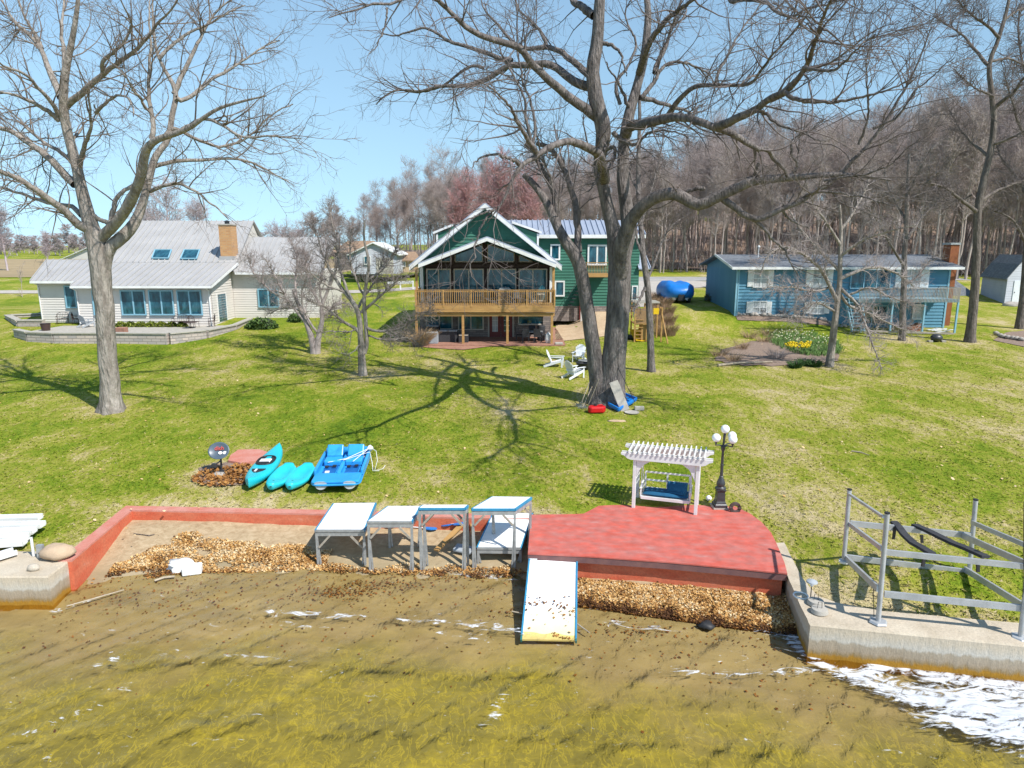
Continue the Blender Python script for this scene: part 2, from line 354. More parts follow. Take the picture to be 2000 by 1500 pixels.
# ================================================================= SETTING
# ---- lawn: one sheet from the sea walls to the horizon
def lawnmat():
    m, n, L, b = nodes('lawn'); P = n.new('ShaderNodeNewGeometry').outputs['Position']
    big = N_noise(n, L, P, .16, 4, .55); mid = N_noise(n, L, P, .62, 6, .72, (1, .62, 1), .8); fi = N_noise(n, L, P, 7, 4, .7, (1, .5, 1)); ff = N_noise(n, L, P, 30, 2, .7)
    sx = n.new('ShaderNodeSeparateXYZ'); L.new(P, sx.inputs[0])
    gx = N_range(n, L, sx.outputs[0], -12, 14, 0, .06)         # the right-hand garden is thinner and drier
    gy = N_range(n, L, sx.outputs[1], 19, 27, .07, 0)
    dat = n.new('ShaderNodeAttribute'); dat.attribute_name = 'dry'; gy = N_math(n, L, 'MULTIPLY', dat.outputs['Fac'], .17)
    a = N_math(n, L, 'ADD', N_math(n, L, 'ADD', N_math(n, L, 'MULTIPLY', big, .55), N_math(n, L, 'MULTIPLY', mid, .62)), N_math(n, L, 'ADD', gx, gy))
    a2 = N_math(n, L, 'ADD', a, N_math(n, L, 'MULTIPLY', N_math(n, L, 'SUBTRACT', fi, .5), .42))
    col = N_ramp(n, L, a2, [(.42, (.095, .165, .008)), (.54, (.175, .235, .014)), (.63, (.27, .28, .035)), (.71, (.38, .33, .105)), (.80, (.50, .41, .23))])
    fm = N_range(n, L, ff, .25, .75, .62, 1.38)
    vm = n.new('ShaderNodeVectorMath'); vm.operation = 'MULTIPLY'; L.new(col, vm.inputs[0]); L.new(fm, vm.inputs[1])
    L.new(vm.outputs[0], b.inputs['Base Color']); b.inputs['Roughness'].default_value = .95; b.inputs['Specular IOR Level'].default_value = .15
    bp = n.new('ShaderNodeBump'); bp.inputs['Distance'].default_value = .06; bp.inputs['Strength'].default_value = .8
    L.new(N_math(n, L, 'ADD', fi, ff), bp.inputs['Height']); L.new(bp.outputs[0], b.inputs['Normal']); return m
M['lawn'] = lawnmat()
WT = .76                                        # top of the sea walls above the water
Spx = [(-6000, 1095), (-900, 1095), (0, 1093), (60, 1085), (137, 1078), (250, 990), (640, 996), (1035, 1006), (1100, 1035), (1300, 1060), (1480, 1075), (1526, 1078), (1545, 1120), (1566, 1160), (1592, 1178), (1727, 1203), (2000, 1226), (2600, 1260), (4500, 1300)]
S = [at_z(x, y, .75) for x, y in Spx]
from mathutils.geometry import delaunay_2d_cdt
shore = []
for i in range(len(S) - 1):
    k = max(1, int(min((S[i + 1] - S[i]).length, 14) / .3)); shore += [S[i].lerp(S[i + 1], q / k).xy for q in range(k)]
shore.append(S[-1].xy)
ring_ = [Vector((p.x, p.y)) for p in shore] + [Vector((2600, shore[-1].y)), Vector((2600, 2600)), Vector((-2600, 2600)), Vector((-2600, shore[0].y))]
pts_ = []; y = 12.9; row = 0
while y < 2500:
    st = max(.3, .017 * y); hw_ = y * .92 + 7; n_ = int(2 * hw_ / st / 1.0)
    for j in range(n_ + 1): pts_.append((-hw_ + 2 * hw_ * (j + .5 * (row % 2)) / n_, y))
    for k in range(1, 9): pts_ += [(hw_ * 1.35 ** k + 3, y), (-hw_ * 1.35 ** k - 3, y)] if row % 3 == 0 else []
    y += st * 1.25; row += 1
shA = np.array([(p.x, p.y) for p in shore if abs(p.x) < 60])
pa_ = np.array(pts_); dmin = np.min(np.hypot(pa_[:, None, 0] - shA[None, ::2, 0], pa_[:, None, 1] - shA[None, ::2, 1]), axis=1)
pts_ = [p for p, d in zip(pts_, dmin) if d > .16 and abs(p[0]) < 2500]
vv, ee, ff, *_r = delaunay_2d_cdt(ring_ + [Vector(p) for p in pts_], [], [list(range(len(ring_)))], 1, 1e-5)
VA = np.array([(p.x, p.y) for p in vv])
TRUNKS = [g(218, 803), g(1190, 790), g(616, 690), g(708, 733), g(1272, 726), g(1619, 716), g(1893, 668), g(1761, 665), g(433, 925)]
def dryness(xy):
    d = np.min(np.hypot(xy[:, None, 0] - shA[None, ::2, 0], xy[:, None, 1] - shA[None, ::2, 1]), axis=1); o = .9 * np.clip(1 - d / 1.3, 0, 1)
    for t_ in TRUNKS: o = np.maximum(o, .7 * np.clip(1.4 - np.hypot(xy[:, 0] - t_.x, xy[:, 1] - t_.y) / 1.5, 0, 1))
    return o
mb = MB(); co = []
for x, y in VA:
    dsh = 1 if y > 24 else min(1, float(np.min(np.hypot(x - shA[:, 0], y - shA[:, 1]))) / .8)
    co.append((x, y, gz(x, y) + .03 * mnoise.noise(Vector((x * .5, y * .5, 0))) * dsh if dsh > .2 else .755))
me = bpy.data.meshes.new('lawn'); me.from_pydata(co, [], ff); me.polygons.foreach_set('use_smooth', np.ones(len(me.polygons), bool))
bm_n = bmesh.new(); bm_n.from_mesh(me); bmesh.ops.recalc_face_normals(bm_n, faces=bm_n.faces)
if sum(f.normal.z for f in bm_n.faces) < 0: bmesh.ops.reverse_faces(bm_n, faces=bm_n.faces)
bm_n.to_mesh(me); bm_n.free()
at_ = me.attributes.new('dry', 'FLOAT', 'POINT'); at_.data.foreach_set('value', dryness(VA).astype(np.float32))
me.materials.append(M['lawn']); lawn_o = bpy.data.objects.new('lawn', me); COL.objects.link(lawn_o); lawn_o['kind'] = 'structure'
# ---- standing blades of grass in the nearer part of the lawn
rgb_ = np.random.RandomState(77); K = 150000; yy_ = 13.6 + 40 * rgb_.rand(K) ** 1.15; xx_ = (rgb_.rand(K) * 2 - 1) * (yy_ * .84 + 1)
shx = np.array([p.x for p in shore]); 
from mathutils.bvhtree import BVHTree
tri_ = [f for f in ff if all(VA[i][1] < 56 and abs(VA[i][0]) < 56 for i in f)]
bv = BVHTree.FromPolygons([(c[0], c[1], c[2]) for c in co], tri_); keep = []
PATp = [at_z(x, y, .8).xy for x, y in [(1031, 1081), (1538, 1120), (1518, 1064), (1488, 1020), (1436, 989), (1340, 970), (1225, 969), (1165, 990), (1120, 1004), (1037, 1005)]]
def pip(x, y, P_):
    ins = False; j = len(P_) - 1
    for i in range(len(P_)):
        if (P_[i].y > y) != (P_[j].y > y) and x < (P_[j].x - P_[i].x) * (y - P_[i].y) / (P_[j].y - P_[i].y) + P_[i].x: ins = not ins
        j = i
    return ins
for x, y in zip(xx_, yy_):
    if y < 22.5 and 0 < x < 8.5 and pip(x, y, PATp): continue
    h_ = bv.ray_cast(Vector((x, y, 20)), Vector((0, 0, -1)))
    if h_[0] is not None: keep.append((x, y, h_[0].z))
Gp = np.array(keep); n = len(Gp); ang_ = rgb_.rand(n) * 6.283; hgt = (.022 + .036 * rgb_.rand(n)) * (1 + .6 * np.array([mnoise.noise(Vector((p[0] * .7, p[1] * .7, 9))) for p in Gp])); wdt = .018 + .022 * rgb_.rand(n); le = rgb_.randn(n, 2) * .085
ux_ = np.stack([np.cos(ang_), np.sin(ang_), 0 * ang_], 1); tip = Gp + np.stack([le[:, 0], le[:, 1], hgt], 1)
Vg = np.stack([Gp - ux_ * wdt[:, None], Gp + ux_ * wdt[:, None], tip], 1).reshape(-1, 3); Vg[:, 2] -= .005
me = bpy.data.meshes.new('grass_blades'); me.vertices.add(3 * n); me.vertices.foreach_set('co', Vg.reshape(-1).astype(np.float32)); me.loops.add(3 * n); me.loops.foreach_set('vertex_index', np.arange(3 * n, dtype=np.int32)); me.polygons.add(n)
me.polygons.foreach_set('loop_start', np.arange(n, dtype=np.int32) * 3); me.polygons.foreach_set('loop_total', np.full(n, 3, np.int32)); me.update(calc_edges=True)
at_ = me.attributes.new('dry', 'FLOAT', 'POINT'); at_.data.foreach_set('value', np.repeat(dryness(Gp[:, :2]) + .5 * rgb_.randn(n), 3).astype(np.float32))
me.materials.append(M['lawn']); o = bpy.data.objects.new('grass_blades', me); COL.objects.link(o); o['kind'] = 'stuff'; o['label'] = 'short blades of grass standing on the nearer lawn'
def patch(name, poly, mat, dz=.03, kind='structure', res=.5, wob=.15):   # a sheet lying on the terrain, outline in plan
    poly = [Vector((p[0], p[1])) for p in poly]; out = []
    for i in range(len(poly)):
        a = poly[i]; b2 = poly[(i + 1) % len(poly)]; k = max(1, int((b2 - a).length / res))
        for q in range(k):
            c = a.lerp(b2, q / k); w_ = wob * mnoise.noise(Vector((c.x * 1.3, c.y * 1.3, 5))); out.append((c.x + w_, c.y + w_))
    from mathutils.geometry import delaunay_2d_cdt
    xs = [p[0] for p in out]; ys = [p[1] for p in out]; inner = []
    gxs = np.arange(min(xs), max(xs), res); gys = np.arange(min(ys), max(ys), res)
    for x in gxs:
        for y in gys:
            ins = False; j = len(out) - 1
            for i in range(len(out)):
                if (out[i][1] > y) != (out[j][1] > y) and x < (out[j][0] - out[i][0]) * (y - out[i][1]) / (out[j][1] - out[i][1]) + out[i][0]: ins = not ins
                j = i
            if ins: inner.append((x, y))
    pts = [Vector(p) for p in out] + [Vector(p) for p in inner]
    v, e, f, *_ = delaunay_2d_cdt(pts, [], [list(range(len(out)))], 1, 1e-4)
    mb = MB(); mb.add([(p.x, p.y, gz(p.x, p.y) + dz + .012) for p in v], f)
    o = mb.build(name, mat, smooth=True)
    if kind: o['kind'] = kind
    return o
def gp(pts): return [g(*p)[:2] for p in pts]
# ---- lake bed with the beach inside the red wall
def edge_y(x): return float(np.interp(x, [-11, -8.6, -5.5, 0, 1.2, 2, 5, 7, 12], [17.0, 17.45, 17.6, 17.35, 16.9, 16.0, 15.35, 15.2, 15.2]))
def bedz(x, y):
    e = edge_y(x) + .25 * mnoise.noise(Vector((x * .8, 0, 3))); 
    z = -(e - y) * .075 if y < e else min(.50, (y - e) * .22)
    z = max(z, -.75) + .025 * mnoise.noise(Vector((x * 1.6, y * 2.2, 0))) + .012 * mnoise.noise(Vector((x * 5, y * 6, 0)))
    if x < -12.5 or x > 7.1: z = min(z, -.15)
    return z
def bedmat():
    m, n, L, b = nodes('lake_bed'); P = n.new('ShaderNodeNewGeometry').outputs['Position']
    sx = n.new('ShaderNodeSeparateXYZ'); L.new(P, sx.inputs[0]); z = sx.outputs[2]
    big = N_noise(n, L, P, .45, 3, .5, (1, 1.6, 1)); mid = N_noise(n, L, P, .9, 6, .62, (.8, 1.7, 1), .5); fi = N_noise(n, L, P, 5, 5, .65, (1.0, 1.3, 1), .8)
    rg1 = N_noise(n, L, P, 1.9, 4, .6, (1.5, .75, 1), 1.6); ridge = N_range(n, L, N_math(n, L, 'ABSOLUTE', N_math(n, L, 'SUBTRACT', rg1, .5)), 0, .03, 1, 0)       # sun caustics painted into the bed colour as thin yellow lines
    algae_caustics = N_ramp(n, L, N_math(n, L, 'ADD', N_math(n, L, 'MULTIPLY', mid, .6), N_math(n, L, 'MULTIPLY', fi, .4)),
                   [(.30, (.17, .15, .05)), (.46, (.225, .20, .06)), (.56, (.29, .25, .06)), (.68, (.40, .34, .05))])
    sandw = N_ramp(n, L, mid, [(.3, (.26, .205, .12)), (.55, (.34, .27, .165)), (.75, (.41, .33, .22))])
    algae_caustics = N_mix(n, L, N_math(n, L, 'MULTIPLY', ridge, .46), algae_caustics, (.58, .48, .06))
    dep = N_math(n, L, 'ADD', N_range(n, L, z, -.14, -.42, 0, 1), N_math(n, L, 'MULTIPLY', N_math(n, L, 'SUBTRACT', big, .5), 1.2))
    dep = N_ramp(n, L, dep, [(.2, 0.), (.75, 1.)])
    wet = N_mix(n, L, dep, sandw, algae_caustics)
    dark = N_ramp(n, L, N_noise(n, L, P, 2.6, 6, .7, None, .5), [(.63, 0.), (.74, .6)])
    wet = N_mix(n, L, dark, wet, (.085, .05, .03))
    dry = N_ramp(n, L, fi, [(.3, (.30, .21, .12)), (.55, (.41, .31, .19)), (.75, (.50, .39, .26))])
    col = N_mix(n, L, N_range(n, L, N_math(n, L, 'ADD', z, N_math(n, L, 'MULTIPLY', N_math(n, L, 'SUBTRACT', mid, .5), .12)), .05, .24, 0, 1), wet, dry)
    L.new(col, b.inputs['Base Color']); b.inputs['Roughness'].default_value = .9; b.inputs['Specular IOR Level'].default_value = .2
    bp = n.new('ShaderNodeBump'); bp.inputs['Distance'].default_value = .018; bp.inputs['Strength'].default_value = .7
    L.new(N_math(n, L, 'ADD', mid, N_math(n, L, 'MULTIPLY', fi, .7)), bp.inputs['Height']); L.new(bp.outputs[0], b.inputs['Normal']); return m
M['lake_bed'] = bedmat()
def lines(segs):
    o = []
    for a, b_, st in segs: o += list(np.arange(a, b_, st))
    return np.array(o + [segs[-1][1]])
X = lines([(-400, -60, 68), (-60, -14, 4), (-14, 14, .16), (14, 60, 4), (60, 400, 68)]); Y = lines([(-500, -20, 80), (-20, 6, 3), (6, 21, .14)])
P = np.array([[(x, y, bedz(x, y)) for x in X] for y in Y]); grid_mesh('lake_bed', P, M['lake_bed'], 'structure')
# ---- water with low wave crests and drifting foam
def strokes():
    Z = lambda pts: [at_z(x, y, 0) for x, y in pts]
    A = [(Z([(1538, 1246), (1572, 1278), (1622, 1302), (1690, 1328), (1770, 1350), (1840, 1380)]), [.10, .16, .2, .26, .4, .45], 1.0),
         (Z([(1770, 1352), (1860, 1375), (1950, 1388), (2060, 1395), (2300, 1400)]), [.25, .62, .78, .85, .8], 1.25),
         (Z([(1850, 1400), (1920, 1425), (2010, 1435), (2200, 1440)]), [.2, .35, .42, .5], 1.1),
         (Z([(1680, 1316), (1745, 1300), (1830, 1322), (1930, 1335), (2050, 1345)]), [.14, .2, .3, .35, .4], 1.1),
         (Z([(1462, 1222), (1500, 1226), (1545, 1236), (1560, 1262)]), [.08, .16, .16, .14], .9),
         (Z([(1440, 1205), (1490, 1213), (1530, 1222)]), [.05, .12, .1], .6),
         (Z([(1180, 1215), (1260, 1225), (1330, 1235)]), [.12, .16, .1], .50), (Z([(1255, 1182), (1330, 1195), (1420, 1205)]), [.06, .1, .06], .6),
         (Z([(1290, 1313), (1400, 1315), (1500, 1316), (1590, 1308)]), [.04, .06, .09, .08], .66),
         (Z([(525, 1196), (610, 1200), (715, 1205)]), [.07, .12, .04], .8), (Z([(540, 1212), (600, 1225)]), [.14, .1], .5),
         (Z([(780, 1212), (860, 1216), (940, 1222), (1020, 1233)]), [.05, .05, .1, .11], .8), (Z([(860, 1236), (960, 1250)]), [.05, .09], .5),
         (Z([(440, 1281), (500, 1283), (560, 1290), (605, 1296)]), [.03, .05, .05, .02], .8), (Z([(180, 1300), (228, 1286)]), [.04, .07], .8),
         (Z([(620, 1108), (700, 1112), (790, 1112)]), [.04, .07, .04], .6), (Z([(830, 1113), (900, 1121), (1000, 1130)]), [.08, .1, .07], .68),
         (Z([(175, 1112), (240, 1110), (285, 1107)]), [.07, .1, .07], .8), (Z([(430, 1104), (500, 1106), (560, 1102)]), [.05, .1, .05], .62),
         (Z([(90, 1200), (140, 1185), (210, 1160)]), [.05, .1, .05], .45), (Z([(1140, 1190), (1200, 1180)]), [.1, .1], .45),
         (Z([(0, 1450), (140, 1400), (260, 1340)]), [.1, .16, .1], .36), (Z([(900, 1460), (960, 1400), (1000, 1340)]), [.1, .12, .1], .42)]
    return A
SK = strokes()
X = lines([(-400, -60, 68), (-60, -13, 4), (-13, 13, .055), (13, 60, 4), (60, 400, 68)]); Y = lines([(-500, -20, 80), (-20, 7.6, 3), (7.6, 18.4, .05)])
XX, YY = np.meshgrid(X, Y)
foam = np.full(XX.shape, 0.)
for pts, ws, st in SK:
    best = np.zeros(XX.shape)
    for i in range(len(pts) - 1):
        a, b_ = pts[i], pts[i + 1]; dx, dy = b_.x - a.x, b_.y - a.y; l2 = dx * dx + dy * dy
        q = np.clip(((XX - a.x) * dx + (YY - a.y) * dy) / l2, 0, 1); d = np.hypot(XX - a.x - q * dx, YY - a.y - q * dy); w_ = (ws[i] + (ws[i + 1] - ws[i]) * q) * (2.0 if ws[0] < .09 else 1.25)
        best = np.maximum(best, st * (.86 if ws[0] < .09 else 1) * np.clip(1.25 - d / w_ * .8, 0, 1.2))
    foam = np.maximum(foam, best)
ZZ = np.zeros(XX.shape)
def crest(pts, amp, wid, off=0):     # a low breaking ridge, steep on the shore side
    px_ = [p.x for p in pts]; py_ = [p.y for p in pts]; yc = np.interp(XX, px_, py_) + .06 * np.sin(XX * 2.3) ; d = YY - yc
    fall = np.interp(XX, [px_[0] - 1, px_[0] + .8, px_[-1] - .8, px_[-1] + 1], [0, 1, 1, 0])
    return amp * fall * np.where(d > 0, np.exp(-(d / (wid * .35)) ** 2), np.exp(-(d / wid) ** 2))
for pl, am, wi in (([(150, 1310), (440, 1284), (600, 1298), (900, 1315), (1200, 1318)], .03, .5), ([(500, 1200), (710, 1206), (1020, 1235)], .015, .35),
                   ([(1280, 1316), (1600, 1310)], .015, .4), ([(-200, 1440), (500, 1420), (1000, 1435), (1500, 1462), (1900, 1470)], .02, .5), ([(1150, 1380), (1500, 1372), (1700, 1390)], .012, .35)):
    ZZ += crest([at_z(x, y, 0) for x, y in pl], am, wi)
for kx, ky, a, ph in ((1.1, 2.9, .010, 0), (-2.2, 3.6, .008, 1), (4.1, 5.2, .006, 2), (7.3, -6.1, .004, .5), (-9, 8, .003, 3), (12.5, 9.5, .0025, 4), (-14, 17, .0018, 2.2), (3.0, 19, .002, 1.1)):
    ZZ += a * np.sin(kx * XX + ky * YY + ph + 1.5 * np.sin(.7 * XX - .5 * YY + ph))
inner = (np.abs(XX) < 13) & (YY > 7.6); ZZ = np.where(inner, ZZ, 0)
def watermat():
    m = bpy.data.materials.new('water'); m.use_nodes = True; n = m.node_tree.nodes; L = m.node_tree.links; n.clear()
    out = n.new('ShaderNodeOutputMaterial'); P = n.new('ShaderNodeNewGeometry').outputs['Position']
    r1 = N_noise(n, L, P, 3.2, 5, .6, (1.4, .8, 1), 1.0); r2 = N_noise(n, L, P, 11, 3, .6, (1.2, .9, 1), .5)
    bp = n.new('ShaderNodeBump'); bp.inputs['Distance'].default_value = .016; bp.inputs['Strength'].default_value = 1
    L.new(N_math(n, L, 'ADD', r1, N_math(n, L, 'MULTIPLY', r2, .28)), bp.inputs['Height'])
    gl = n.new('ShaderNodeBsdfGlossy'); gl.inputs['Roughness'].default_value = .06; L.new(bp.outputs[0], gl.inputs['Normal'])
    tr = n.new('ShaderNodeBsdfTransparent'); tr.inputs[0].default_value = (.93, .90, .72, 1)
    fr = n.new('ShaderNodeFresnel'); fr.inputs[0].default_value = 1.333; L.new(bp.outputs[0], fr.inputs['Normal'])
    mx = n.new('ShaderNodeMixShader'); L.new(fr.outputs[0], mx.inputs[0]); L.new(tr.outputs[0], mx.inputs[1]); L.new(gl.outputs[0], mx.inputs[2])
    at = n.new('ShaderNodeAttribute'); at.attribute_name = 'foam'
    f1 = N_noise(n, L, P, 1.9, 8, .62, (.8, 1.9, 1), 2.2); f2 = N_noise(n, L, P, 17, 4, .7, (1, 1.4, 1), .4)
    nz = N_math(n, L, 'ADD', N_math(n, L, 'MULTIPLY', f1, .84), N_math(n, L, 'MULTIPLY', f2, .16))
    v = N_math(n, L, 'ADD', N_math(n, L, 'MULTIPLY', at.outputs['Fac'], .43), N_math(n, L, 'MULTIPLY', N_math(n, L, 'SUBTRACT', nz, .5), 2.1))
    fm = N_range(n, L, v, .28, .50, 0, .92)
    sp_ = N_noise(n, L, P, 13, 2, .5, (1, 1.6, 1)); spk = N_range(n, L, sp_, .765, .785, 0, .85)     # single flecks of froth
    fm = N_math(n, L, 'MAXIMUM', fm, spk)
    fo = n.new('ShaderNodeBsdfDiffuse'); L.new(N_ramp(n, L, f1, [(.3, (.40, .42, .47)), (.48, (.56, .58, .62)), (.65, (.72, .74, .77))]), fo.inputs[0])
    b2 = n.new('ShaderNodeBump'); b2.inputs['Distance'].default_value = .015; L.new(nz, b2.inputs['Height']); L.new(b2.outputs[0], fo.inputs['Normal'])
    m2 = n.new('ShaderNodeMixShader'); L.new(fm, m2.inputs[0]); L.new(mx.outputs[0], m2.inputs[1]); L.new(fo.outputs[0], m2.inputs[2])
    L.new(m2.outputs[0], out.inputs[0]); return m
M['water'] = watermat()
grid_mesh('water', np.stack([XX, YY, ZZ], -1), M['water'], 'structure', attr={'foam': foam})
# ---- roads and other sheets on the ground
patch('farm_field', [(-400, 108), (-30, 108), (-30, 190), (-400, 190)], 'dry_field', dz=.05, res=12, wob=1)
yA = g(0, 571).y; patch('driveway', [(-90, yA - 1.2), (-12, yA - 1.2), (5, g(800, 567).y - 1.2), (5, g(800, 567).y + 1.2), (-12, yA + 1.6), (-90, yA + 1.6)], 'gravel', res=1.5, dz=.035)
yR = g(1300, 545).y; patch('road', [(12, yR - 3), (60, yR - 2), (60, yR + 3.5), (12, yR + 3)], 'asphalt', res=2, dz=.035)
patch('driveway', gp([(1220, 560), (1245, 545), (1420, 552), (1420, 560), (1300, 566), (1300, 600), (1235, 600)]), 'gravel', res=.8)
patch('path', gp([(1085, 668), (1188, 656), (1196, 628), (1180, 606), (1120, 602), (1098, 606), (1085, 630)]), 'sandy', res=.5)
patch('patio_paving', gp([(806, 677), (850, 681), (905, 684), (960, 677), (1105, 675), (1100, 664), (1085, 640), (812, 640)]), 'brick_pave', res=.5, wob=.05)
patch('bare_soil', gp([(1395, 706), (1410, 684), (1465, 668), (1560, 658), (1636, 688), (1640, 706), (1570, 716), (1440, 714)]), 'mulch', res=.3, wob=.4)
patch('bare_soil', gp([(385, 945), (390, 915), (440, 905), (490, 912), (500, 930), (478, 948), (430, 950)]), 'mulch', res=.15, wob=.12)
patch('bare_soil', gp([(1940, 665), (1965, 650), (2060, 640), (2100, 668), (2000, 678)]), 'mulch', res=.4, wob=.3)
patch('bare_soil', gp([(1437, 618), (1447, 604), (1620, 626), (1640, 640), (1440, 626)]), 'mulch', res=.4, wob=.1)
# ---- red retaining wall round the beach
wt = MB(); 
def wall_run(mb_face, mb_top, pts, th, z0, z1, cap=.05):      # inner (beach-side) edge pts in plan, wall lies to the left of travel
    for a, b_ in zip(pts[:-1], pts[1:]):
        a = Vector(a); b_ = Vector(b_); d = (b_ - a).normalized(); nrm = Vector((-d.y, d.x)) * th
        q = [a, b_, b_ + nrm, a + nrm]; mb_face.prism([tuple(v) for v in q], z0, z1 - cap); mb_top.prism([tuple(v) for v in q], z1 - cap, z1)
rw = empty('retaining_wall', at_z(250, 992, 0), 'low brick-red painted concrete wall around the small sandy beach', 'wall')
A_ = at_z(140, 1094, WT + .06).xy; B_ = at_z(257, 996, WT + .06).xy; C_ = at_z(640, 1004, WT + .06).xy; D_ = at_z(1036, 1014, WT + .06).xy
def miter(a, b_, c, th):
    d1 = (b_ - a).normalized(); d2 = (c - b_).normalized(); n1 = Vector((-d1.y, d1.x)); n2 = Vector((-d2.y, d2.x)); m_ = (n1 + n2).normalized(); return b_ + m_ * th / m_.dot(n1)
th = .34; d0 = (B_ - A_).normalized(); A2 = A_ + Vector((-d0.y, d0.x)) * th; B2 = miter(A_, B_, C_, th); C2 = miter(B_, C_, D_, th); d3 = (D_ - C_).normalized(); D2 = D_ + Vector((-d3.y, d3.x)) * th
fa = MB(); tp = MB()
for q in ([A_, B_, B2, A2], [B_, C_, C2, B2], [C_, D_, D2, C2]):
    fa.prism([tuple(v) for v in q], -.3, WT + .01); 
ring = [A_, B_, C_, D_, D2, C2, B2, A2]; tp.prism([tuple(v) for v in ring], WT + .01, WT + .06)
fa.build('wall_face', 'red_wall', rw); tp.build('wall_top', 'red_top', rw)
# ---- left sea wall block
def concmat():
    m, n, L, b = nodes('sea_wall'); P = n.new('ShaderNodeNewGeometry').outputs['Position']
    sx = n.new('ShaderNodeSeparateXYZ'); L.new(P, sx.inputs[0]); z = sx.outputs[2]
    n1 = N_noise(n, L, P, 1.1, 6, .65); n2 = N_noise(n, L, P, 5, 6, .7, (1, 1, .35)); n3 = N_noise(n, L, P, 24, 3)
    top = N_ramp(n, L, n1, [(.3, (.40, .335, .245)), (.5, (.50, .425, .325)), (.7, (.55, .48, .375))])
    zz = N_math(n, L, 'ADD', z, N_math(n, L, 'MULTIPLY', N_math(n, L, 'SUBTRACT', n2, .5), .30))
    stain = N_ramp(n, L, zz, [(.09, (.34, .17, .012)), (.15, (.27, .19, .09)), (.24, (.34, .27, .19)), (.40, (.36, .30, .22)), (.46, (.50, .465, .40)), (.66, (.52, .445, .34))])
    col = N_mix(n, L, N_range(n, L, z, .70, .76, 0, 1), stain, top)
    vm = n.new('ShaderNodeVectorMath'); vm.operation = 'MULTIPLY'; L.new(col, vm.inputs[0]); L.new(N_range(n, L, n3, .25, .75, .88, 1.12), vm.inputs[1])
    L.new(vm.outputs[0], b.inputs['Base Color']); b.inputs['Roughness'].default_value = .92
    bp = n.new('ShaderNodeBump'); bp.inputs['Distance'].default_value = .03; L.new(n2, bp.inputs['Height']); L.new(bp.outputs[0], b.inputs['Normal']); return m
M['sea_wall'] = concmat()
def rough_prism(poly, z0, z1, res=.18, amp=.02):
    mb = MB(); out = []
    for i in range(len(poly)):
        a = Vector(poly[i]); b_ = Vector(poly[(i + 1) % len(poly)]); k = max(1, int(min(30, (b_ - a).length) / res))
        for q in range(k): c = a.lerp(b_, q / k); out.append(c)
    n = len(out); rows = [z0, (z0 + z1) / 2, z1 - .04, z1]; vs = []
    for r_, z in enumerate(rows):
        for p in out:
            w_ = amp * mnoise.noise(Vector((p.x * 3, p.y * 3, z * 4))) + (-.02 if r_ == 3 else 0); vs.append((p.x + w_, p.y + abs(w_) * (1 if r_ < 3 else -1) * 0 + (.03 if r_ == 3 else 0), z))
    fs = [tuple(n * 3 + i for i in range(n))]
    for r_ in range(3): fs += [(r_ * n + i, r_ * n + (i + 1) % n, (r_ + 1) * n + (i + 1) % n, (r_ + 1) * n + i) for i in range(n)]
    return mb.add(vs, fs)
c1 = at_z(95, 1128, WT).xy; c2 = at_z(140, 1092, WT).xy
blk = [(-60, c1.y - .1), tuple(c1), tuple(c2), (c2.x - .05, c2.y + .45), at_z(60, 1080, WT).xy[:], (-60, c1.y + 1.6)]
solo(rough_prism(blk, -.9, WT + .03), 'sea_wall', 'sea_wall', 'weathered beige concrete sea wall block at the left end of the beach', 'wall', origin=(c1.x, c1.y, 0))
# ---- right sea wall
pin = [at_z(x, y, WT) for x, y in [(1518, 1064), (1545, 1140), (1582, 1222), (2000, 1264), (3200, 1330)]]
pout = [at_z(x, y, WT) for x, y in [(3200, 1280), (2000, 1222), (1727, 1198), (1640, 1182), (1598, 1168), (1566, 1128), (1533, 1063)]]
solo(rough_prism([tuple(p.xy) for p in pin + pout], -.9, WT + .04), 'sea_wall', 'sea_wall', 'stained pale concrete sea wall with an orange waterline right of the red patio', 'wall', origin=(pin[2].x, pin[2].y, 0))
# ---- red lakeside patio
pt = empty('lakeside_patio', at_z(1250, 1040, 0), 'raised brick-red concrete patio with a curved back edge', 'patio')
PT = .86
outl = [(1031, 1081), (1144, 1086), (1300, 1097), (1420, 1108), (1538, 1120), (1532, 1098), (1518, 1064), (1506, 1040), (1488, 1020), (1465, 1003), (1436, 989), (1395, 977), (1340, 970), (1280, 968), (1225, 969), (1190, 977), (1165, 990), (1140, 1003), (1120, 1004), (1037, 1005)]
pl = [at_z(x, y, PT).xy for x, y in outl]; pl[4] = Vector((pl[4].x, pl[4].y))
inn = [Vector((p.x, p.y)) for p in pl]
m1 = MB(); m1.prism([tuple(p) for p in pl], PT - .035, PT); m1.build('patio_top', 'red_patio', pt)
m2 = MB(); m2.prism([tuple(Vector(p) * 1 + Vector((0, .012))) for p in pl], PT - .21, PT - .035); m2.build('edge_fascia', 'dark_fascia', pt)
m3 = MB(); bk = [Vector((p.x, p.y + (.16 if i < 5 else -.05 if p.y > 17 else 0))) for i, p in enumerate(pl)]; bk[4].x -= .05
m3.prism([tuple(p) for p in bk], -.4, PT - .21); m3.build('patio_wall', 'red_wall', pt)
